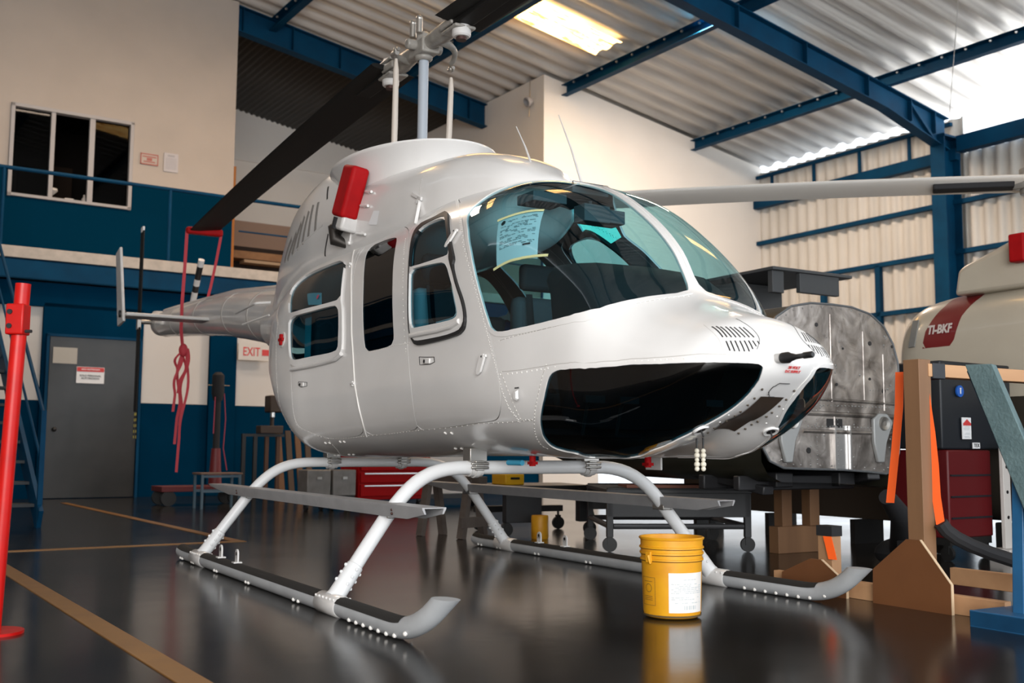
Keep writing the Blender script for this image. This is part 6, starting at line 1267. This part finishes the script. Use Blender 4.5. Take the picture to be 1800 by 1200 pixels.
# grey wooden sawhorse
gh = ht('sawhorse', 'weathered grey wooden sawhorse behind the far skid tube', 'sawhorse', -2.75, 1.45, 0, R(18))
GW_ = mat('weathered_wood', (.13, .105, .09), .8, nscale=8, col2=(.09, .07, .06))
for y in (-.14, .14):
    q = MB(); q.bar((.0, y, .0), (.0, y * .35, .50), .07, .05, up=(0, 1, 0)); q.build('leg', GW_, gh)
    q = MB(); q.bar((-.5, y, .0), (-.5, y * .35, .50), .07, .05, up=(0, 1, 0)); q.build('leg', GW_, gh)
q = MB(); q.box((-.25, 0, .50), (.75, .10, .06)); q.build('top_rail', GW_, gh, bevel=.003); q = MB(); q.box((.03, 0, .14), (.03, .36, .09)); q.build('cross_brace', GW_, gh)
yc_ = ht('yellow_can', 'small yellow can standing on the floor beside the far skid', 'can', -2.45, 1.95)
q = MB(); q.lathe([(.002, 0), (.07, 0), (.075, .01), (.075, .19), (.07, .20), (.002, .20)], 24); q.build('can_body', YB, yc_)
yb_ = ht('yellow_case', 'small yellow plastic case lying on the dark equipment trolley', 'case', -3.0, 1.95, .445)
q = MB(); q.box((0, 0, .05), (.25, .20, .10)); q.build('case_body', mat('bright_yellow', (.85, .45, .01), .5), yb_, bevel=.01); q = MB(); q.box((.128, 0, .06), (.012, .09, .02)); q.build('case_handle', BLACK, yb_)
# --- third helicopter, white and red
H3 = thing('parked_helicopter', 'cream helicopter with a dark red registration band parked at the right', 'helicopter', Hh(-.78, 5.12, 0), HYAW + PI)
T3 = [(0, 0, 1.45, 1.45, 1.45, 2, 2), (-.02, .42, 1.80, .95, 1.45, 2.6, 2.6), (-.06, .58, 1.92, .72, 1.42, 3, 3), (-.14, .67, 2.0, .32, 1.35, 3.4, 4), (-.32, .71, 2.06, .24, 1.30, 3.6, 5), (-.8, .72, 2.11, .22, 1.28, 3.4, 6), (-1.4, .72, 2.13, .22, 1.28, 3.4, 6), (-4.5, .72, 2.13, .22, 1.28, 3.4, 6)]
S3 = Surf(T3, 90, 60); k3 = Skin(S3)
CR3 = mat('cream_aircraft_paint', (.52, .47, .38), .3, coat=.4, nscale=2, col2=(.47, .42, .34))
mx = lambda x: float(np.interp(-x, -S3.x, S3.m))
am = lambda x, z: (mx(x), next((float(S3.L[i] * j / S3.nt) for i in [int(np.argmin(abs(S3.x - x)))] for j in range(S3.nt + 1) if S3.P[i, j, 2] <= z), 1.5))
k3.cut([(-.5, 3.5)] + [am(x, 1.20) for x in (-.03, -.1, -.2, -.4, -.8, -1.4, -2.5, -4.3)] + [(8, 1.5), (8, 3.5)], 'low')
bandL = [(mx(-.56), -.1), (mx(-.86), -.1), am(-.82, 2.02), am(-.72, 1.9), am(-.67, 1.64), am(-.52, 1.63), am(-.37, 1.62), am(-.39, 1.8), am(-.50, 2.0)]
k3.cut(bandL, 'band'); bf = k3.take(lambda l: 'band' in l); lowf = k3.take(lambda l: 'low' in l); k3.patch(lowf, 'lower_hull', mat('dark_umber_lower', (.030, .024, .018), .55), H3, both=True); rest = k3.take(lambda l: True)  # hull below the cut line is coloured dark umber
k3.patch(rest, 'cabin_shell', CR3, H3, both=True)
k3.patch(bf, 'registration_band', mat('band_dark_red', (.17, .008, .010), .4, coat=.3), H3, both=True)
def side3(x, z, off=.004):
    i = int(np.argmin(abs(S3.x - x))); j = next(j for j in range(S3.nt + 1) if S3.P[i, j, 2] <= z); p = Vector(S3.P[i, j]); n = Vector(S3.N[i, j]); return Vector((p.x, -p.y, p.z)), Vector((n.x, -n.y, n.z))
p, n = side3(-.545, 1.80); r_ = Vector((-1, 0, 0)); r_ = (r_ - n * r_.dot(n)).normalized(); u = n.cross(r_)
if u.z < 0: u = -u
text('registration_lettering', 'TI-BKF', .105, mat('lettering_cream', (.62, .55, .52), .5), H3, frame(p + n * .006, r_, u), .004, .78)
p, n = side3(-.28, 1.78); t = Vector((-1, 0, 0)); t = (t - n * t.dot(n)).normalized(); u = n.cross(t); u = u if u.z > 0 else -u
q = MB(); q.box((0, 0, .002), (.07, .24, .008), frame(p, t, u)); q.build('grey_patch', mat('patch_grey', (.22, .22, .21), .7), H3)
q = MB()
for x, z, r in ((-.54, 1.30, .055), (-1.42, 1.62, .10)): 
    p, n = side3(x, z); q = MB(); q.cyl(p - n * .01, p + n * .004, r, 24); q.build('round_port', BLACK, H3)
q = MB(); vs = []; prf = [(-.62, 2.04), (-.66, 2.27), (-.72, 2.30), (-1.3, 2.50), (-3.2, 2.75), (-3.2, 2.04)]
for y in (-.40, -.30, .30, .55, .60):
    f = {-.40: .86, -.30: 1.0, .30: 1.0, .55: .96, .60: .86}[y]
    for a, b2 in prf: vs.append((a, y, 2.04 + (b2 - 2.04) * f))
n_ = len(prf); fs = []
for i in range(4):
    for j in range(n_): fs.append((i * n_ + j, i * n_ + (j + 1) % n_, (i + 1) * n_ + (j + 1) % n_, (i + 1) * n_ + j))
fs += [tuple(range(n_ - 1, -1, -1)), tuple(range(4 * n_, 5 * n_))]; q.add(vs, fs); q.build('engine_cowling', CR3, H3, bevel=.03, seg=3)
q = MB(); q.box((-1.26, .66, 2.33), (.13, .10, .22)); q.build('red_intake_cover', REDC, H3, bevel=.015, seg=3)
q = MB(); q.cyl((-.95, .0, 2.3), (-.95, 0, 3.02), .04, 18); q.build('rotor_mast', MASTM, H3)
q = MB(); q.box((-.95, 0, 3.0), (.20, .22, .12)); q.cyl((-.95, .0, 2.90), (-.95, .0, 3.12), .09, 18); q.build('rotor_hub', HUBM, H3, bevel=.01)
W3 = mat('blade_white', (.88, .86, .82), .35)
r0 = Vector((-1.0, 0.05, 3.02)); 
for i_, (hx_, hy_, hz_) in enumerate(((-2.9, 2.65, 3.13), (3.2, 7.7, 3.0))):
    e = Vector((-(hx_ + .78), -(hy_ - 5.12), hz_)); blade('rotor_blade', (-.95, .02, 2.985), e, .30, H3, .02, m=W3, twist=.02, pitch=-.30 if i_ == 0 else .30)
    dd = (e - Vector((-.95, .02, 2.985))).normalized(); q = MB(); q.bar(Vector((-.95, .02, 2.975)) + dd * .12, Vector((-.95, .02, 2.975)) + dd * .75, .16, .05); q.build('blade_root_doubler', MBLACK, H3, bevel=.01)
sc_n = ht('stand_in_screen', 'made-up dark brown panel on short legs standing in for a dark mass behind the stripped fuselage', 'screen', -1.85, 4.2)  # added panel in place of an unclear dark mass, covers the bright gap
UMB = mat('stand_in_umber', (.035, .024, .016), .9)
MB().box((0, 0, .80), (2.7, .05, 1.20)).build('panel', UMB, sc_n, bevel=.004)
for x in (-1.0, 0, 1.0): MB().box((x, 0, .10), (.05, .35, .20)).build('leg', CASTER, sc_n)
for y in (-.55, .55): q = MB(); q.box((-2.0, y, .11), (2.2, .07, .22)); q.build('landing_skid', CASTER, H3, bevel=.01)
# --- floor things along the back wall
tch = bt('tool_chest', 'bright red rolling tool chest with pale drawer handles against the back wall', 'tool chest', 6.35, 12.3)
q = MB(); q.box((0, .3, .55), (.98, .55, .86)); q.build('chest_body', mat('tool_chest_red', (.34, .004, .005), .5, spec=.1), tch, bevel=.012)
for z, h in ((.24, .16), (.40, .14), (.55, .14), (.70, .14), (.86, .16)):
    q = MB(); q.box((-.02, .01, z), (.90, .03, h - .015)); o = q.build('drawer', MATS['tool_chest_red'], tch, bevel=.004); q = MB(); q.box((-.02, -.012, z + h * .36), (.80, .02, .014)); q.build('drawer_handle', ALU, o)
for x in (-.4, .4):
    for y in (.08, .5): q = MB(); caster(q, x, y, .13, .05); q.build('caster', CASTER, tch)
for i, (u, lab2) in enumerate(((5.32, 'dull metal case left of its twin beside the red tool chest'), (5.66, 'dull metal case between its twin and the red tool chest'))):
    o = bt('metal_case', lab2, 'case', u, 12.3, .0); q = MB(); q.box((0, .15, .34), (.31, .30, .32)); q.build('case_body', mat('dull_alu', (.22, .21, .20), .45, .4, nscale=8, col2=(.16, .15, .14)), o, bevel=.01); q = MB(); q.box((0, -.01, .40), (.06, .02, .03)); q.build('case_latch', STEEL, o)
    q = MB(); q.box((0, .15, .16), (.30, .28, .04)); 
    for x in (-.1, .1): caster(q, x, .15, .14, .05)
    q.build('wheel_base', CASTER, o)
wc = bt('cream_box', 'plain cream box on a dark wheeled base right of the red tool chest', 'box', 7.35, 12.4); q = MB(); q.box((0, .3, .42), (.8, .5, .5)); q.build('box_body', PANELW, wc, bevel=.01); q = MB(); q.box((0, .3, .14), (.8, .5, .06)); caster(q, -.25, .1, .12, .055); caster(q, .3, .1, .12, .055); q.build('wheel_base', CASTER, wc)
q = MB()
stl = bt('step_stool', 'low blue grey step stool with wooden top in front of the blue wall', 'stool', 4.45, 13.5)
SBL = mat('stool_blue_grey', (.07, .115, .15), .5)
for x in (-.24, .24):
    for y in (-.15, .15): MB().box((x, y, .215), (.03, .03, .43)).build('leg', SBL, stl)
q = MB(); q.box((0, -.15, .22), (.48, .025, .03)); q.box((0, .15, .22), (.48, .025, .03)); q.box((0, -.15, .405), (.50, .025, .03)); q.build('rail', SBL, stl); MB().box((0, 0, .438), (.54, .36, .022)).build('top', mat('stool_top', (.13, .08, .06), .7), stl, bevel=.003)
dl = bt('red_dolly', 'flat dark red dolly with black wheels behind the step stool', 'dolly', 4.5, 14.45)
MB().box((0, 0, .22), (1.1, .5, .07)).build('platform', mat('dull_red', (.10, .008, .010), .6), dl, bevel=.005)
for x in (-.45, .45):
    for y in (-.2, .2): q = MB(); q.cyl((x, y - .03, .1), (x, y + .03, .1), .1, 20); q.build('wheel', CASTER, dl)
jk = bt('aircraft_jack', 'upright red and black jack post with chrome ram standing on the red dolly', 'jack', 4.73, 14.45, .255)
MB().tube([(0, 0, 0), (0, 0, .5)], [.09, .06], 14).build('jack_body', mat('jack_red', (.13, .010, .012), .5), jk); MB().cyl((0, 0, .5), (0, 0, 1.15), .045, 14).build('jack_sleeve', MBLACK, jk); q = MB(); q.cyl((.01, -.01, .85), (.01, -.01, 1.2), .028, 12); q.build('ram', ALU, jk)
MB().tube([(0, 0, 1.15), (0, 0, 1.25), (0, 0, 1.5), (0, 0, 1.54)], [.06, .085, .08, .04], 14).build('jack_head', MBLACK, jk); MB().cyl((-.14, 0, 1.36), (.16, 0, 1.36), .008, 6).build('cross_pin', STEEL, jk)
q = MB(); q.tube([(.09, 0, 1.25), (.12, .0, .9), (.10, 0, .5), (.16, 0, .2)], .008, 6); q.tube([(-.05, -.05, 1.2), (-.06, -.05, .7)], .008, 6); q.build('red_hose', mat('hose_red', (.3, .02, .05), .5), jk)
rk = bt('steel_rack', 'black steel rack with four uprights standing beside the exit sign panel', 'rack', 5.82, 15.6)
for i, x in enumerate((-.30, -.12, .06, .24)): MB().box((x, 0, .48), (.055, .05, .96)).build('upright', CASTER if i < 2 else mat('brown_upright', (.07, .03, .015), .7), rk)
MB().box((0, 0, .955), (.66, .06, .04)).build('top_bar', CASTER, rk)
dp = bt('bench_drill', 'dark bench drill with silver chuck standing on the black steel rack', 'drill', 5.98, 15.62, .98)
MB().box((-.05, 0, .06), (.36, .20, .12)).build('drill_base', mat('dark_brown_iron', (.035, .02, .012), .6), dp, bevel=.01); MB().cyl((.0, .04, .1), (0, .04, .4), .03, 12).build('column', MATS['dark_brown_iron'], dp); MB().box((-.0, 0, .45), (.20, .24, .26)).build('head', MATS['dark_brown_iron'], dp, bevel=.02); MB().cyl((-.04, -.08, .25), (-.04, -.08, .32), .035, 14).build('chuck', ALU, dp)
for i in range(4):
    o = bt('leaning_board', ('first brown board leaning right beside the black steel rack', 'second leaning board from the rack, dark and taller', 'third leaning board from the rack, brown', 'dark leaning board farthest right from the black rack')[i], 'board', 6.35 + i * .16, 16.1, 0, group='brown boards leaning by the black rack'); q = MB(); q.bar((0, 0, 0), (0, .25, 1.0 + .04 * (i % 2)), .09, .03); q.build('board', [mat('board_brown', (.12, .055, .02), .7), mat('board_dark', (.05, .028, .015), .7)][i % 2], o)
# --- stairs to the mezzanine
st = bt('staircase', 'steep blue steel staircase up to the mezzanine at the left edge', 'staircase', 1.55, 11.0)
L_ = 5.9; HT = 3.66
for x in (-.38, .38): q = MB(); q.bar((x, 0, .06), (x, L_, HT), .04, .24, up=(0, 0, 1)); q.build('stringer', BLUE, st)
nst = 18
for i in range(1, nst): MB().box((0, L_ * i / nst, HT * i / nst), (.72, .26, .03)).build('tread', mat('tread_dark', (.03, .035, .04), .7), st)
for x in (-.38, .38):
    q = MB(); q.tube([(x, .05, 1.08), (x, L_, HT + 1.08)], .02, 10); q.build('handrail', BLUE, st); q = MB(); q.tube([(x, .05, .62), (x, L_, HT + .6)], .014, 8); q.build('middle_rail', BLUE, st)
    for i in range(4): q = MB(); yy = .05 + (L_ - .1) * i / 3; q.box((x, yy, HT * yy / L_ + .54), (.045, .045, 1.08)); q.build('post', BLUE, st)
# --- red prop at the left edge
rp_ = thing('red_prop', 'bright red steel prop with bolted collar standing at the left edge', 'prop', (-2.12, 4.50, 0), 0)
q = MB(); q.tube([(0, 0, .0), (.0, 0, 1.02), (.04, 0, 1.455)], .034, 22) if False else q.tube([(-.012, 0, .0), (.040, 0, 1.455)], .031, 24); q.build('pole', REDP, rp_)
q = MB(); q.box((.030, -.01, 1.30), (.075, .075, .13)); q.build('collar', REDP, rp_, bevel=.006); q = MB(); q.cyl((.012, -.055, 1.33), (.012, -.04, 1.33), .011, 10); q.cyl((.012, -.055, 1.27), (.012, -.04, 1.27), .011, 10); q.cyl((.06, -.02, 1.25), (.095, -.02, 1.25), .007, 8); q.build('collar_bolt', MBLACK, rp_)
MB().cyl((-.012, 0, 0), (-.012, 0, .012), .12, 24).build('foot_plate', REDP, rp_)
# --- signs
def board(name, label, u, v, z, w, h, m=PAPER, face=-1):
    o = bt(name, label, 'sign', u, v, z); q = MB(); q.box((0, 0, 0), (w, .012, h)); q.build('sheet', m, o); return o
XT = frame((0, -.008, 0), (1, 0, 0), (0, 0, 1))
o = board('exit_sign', 'red EXIT lettering with arrow on white panel beside the helicopter tail', 6.15, 16.965, 2.33, .56, .27, PANELW); text('exit_lettering', 'EXIT', .20, TEXTR, o, XT @ Matrix.Translation((-.06, 0, 0)), .002, .72); q = MB(); q.prism([(.12, -.05), (.24, -.05), (.24, -.08), (.30, 0), (.24, .08), (.24, .05), (.12, .05)], .002, XT); q.build('exit_arrow', TEXTR, o, smooth=0)
o = board('door_notice', 'red and white restricted area notice on the grey door', 3.585, 16.945, 1.84, .40, .245); q = MB(); q.box((0, -.008, .085), (.39, .004, .065)); q.build('red_header', TEXTR, o); text('header_lettering', 'AREA RESTRINGIDA', .030, PAPER, o, XT @ Matrix.Translation((0, .085, .003)), .0006); text('notice_lettering', 'SOLO PERSONAL\nAUTORIZADO', .040, TEXTK, o, XT @ Matrix.Translation((0, -.03, 0)), .0006)
o = board('door_paper', 'pale yellowed sheet taped near the top of the grey door', 3.215, 16.945, 2.12, .34, .24, mat('old_paper', (.42, .40, .36), .8))
o = board('wall_notice', 'small red bordered notice on the office wall beside the window', 4.845, 18.985, 5.83, .31, .20, CREAM)
q = MB(); 
for a, b2, w, h in ((0, .09, .31, .02), (0, -.09, .31, .02), (-.146, 0, .018, .2), (.146, 0, .018, .2), (0, .045, .24, .02), (0, -.045, .20, .02), (.0, 0, .09, .05)): q.box((a, -.008, b2), (w, .004, h))
q.build('red_print', mat('faded_red', (.42, .14, .12), .7), o)
o = board('wall_sheet_notice', 'white printed sheet right of the red bordered notice on the office wall', 5.225, 18.985, 5.83, .25, .34, mat('wall_sheet_paper', (.52, .50, .52), .8)); q = MB()
q.box((0, -.008, .12), (.12, .004, .03)); 
for i in range(8): q.box((0, -.008, .07 - i * .026), (.19, .003, .007))
q.build('grey_print', mat('faint_print', (.38, .37, .40), .8), o)
# window sill clutter
for i, (u, z, s2, lab2) in enumerate(((3.3, 4.89, .11, 'small white desk fan base at the left of the office window sill'), (3.58, 4.89, .07, 'low pale box in the middle of the office window sill'), (3.83, 4.89, .09, 'pale bottle beside the right mullion on the office window sill'))):
    o = bt(('desk_fan', 'small_box', 'bottle')[i], lab2, ('fan', 'box', 'bottle')[i], u, 19.2, z); q = MB()
    if i == 0: q.lathe([(.002, 0), (.09, 0), (.08, .02), (.02, .04), (.015, .12), (.06, .16), (.10, .2), (.09, .24), (.002, .26)], 18)
    elif i == 1: q.box((0, 0, .05), (.14, .1, .10))
    else: q.lathe([(.002, 0), (.045, 0), (.045, .12), (.018, .16), (.018, .2), (.002, .2)], 14)
    q.build('body', PANELW, o)
# mezzanine shelf with boards behind the railing
sf = bt('timber_shelf', 'brown timber shelving stacked on the mezzanine behind the rotor blade tip', 'shelf', 7.9, 21.8, 3.68)
q = MB(); 
for z in (.10, .62, 1.15): q.box((.3, .2, z), (2.6, .5, .16 if z > 1 else .10))
q.build('shelf_board', WOODSH, sf); q = MB()
for x in (-.85, 1.45): q.box((x, .2, .9), (.10, .45, 1.8))
q.build('shelf_post', WOODSH, sf); q = MB(); q.box((.3, .38, .85), (2.4, .06, 1.1)); q.build('shelf_back', mat('shelf_dark', (.02, .012, .01), .9), sf); q = MB(); q.box((.3, 1.2, 1.75), (2.6, .05, .9)); 
q = MB(); q.box((.45, .0, .50), (.6, .3, .05)); q.box((.1, -.02, 1.0), (.9, .3, .06)); q.build('stored_plank', mat('pale_plank', (.40, .28, .18), .7), sf)
ob = bt('orange_board', 'narrow orange board standing behind the office corner on the mezzanine', 'board', 6.9, 20.6, 3.68); MB().box((0, 0, 1.35), (.12, .04, 2.7)).build('board', mat('orange_board_paint', (.5, .17, .02), .6), ob)
cp = bt('cardboard_panel', 'tan panel leaning on the far mezzanine wall above the timber shelf', 'panel', 9.0, 24.2, 3.68); MB().box((0, 0, 1.2), (2.6, .05, 2.4)).build('panel', mat('tan_panel', (.38, .26, .20), .8), cp)
# lamp and wire on the block wall, wire from the roof
lp = bt('wall_floodlight', 'small round floodlight high on the side of the white wall block', 'lamp', 11.93, 17.3, 7.72); q = MB(); q.lathe([(.002, .10), (.05, .10), (.09, .02), (.10, -.04), (.08, -.05)], 20, xf=frame((-.14, -.02, 0), (0, 1, 0), (-.4, 0, .9))); q.build('lamp_housing', FRAMEP, lp); q = MB(); q.cyl((0, 0, 0), (-.12, 0, 0), .015, 8); q.tube([(-.01, .1, .5), (-.01, .1, .1), (-.02, .12, -.25)], .01, 6); q.build('lamp_bracket', STEEL, lp)
for a, b2 in (((13.86, 9.0, ZR(13.86) - .1), (13.47, 9.0, 5.6)),):
    o = bt('hanging_wire', 'thin steel wire hanging from the roof near the right hand column', 'wire', a[0], a[1], b2[2]); q = MB(); q.tube([(0, 0, a[2] - b2[2]), (b2[0] - a[0], 0, 0)], .006, 6); q.build('wire', ALU, o)
# yellow black ribbon below the tail rotor blade
rb = ht('warning_ribbon', 'yellow and black striped ribbon hanging from the tail rotor blade', 'ribbon', -8.3, -.29, 1.20)
q = MB(); WY = mat('ribbon_yellow', (.45, .36, .05), .6)
for dx in (-.03, .04):
    q = MB()
    for i in range(9): q.k = i % 2; q.box((dx * (1 + i * .12), 0, -.03 - i * .035), (.035, .005, .036))
    q.build('ribbon_tail', [WY, MBLACK], rb, smooth=0)
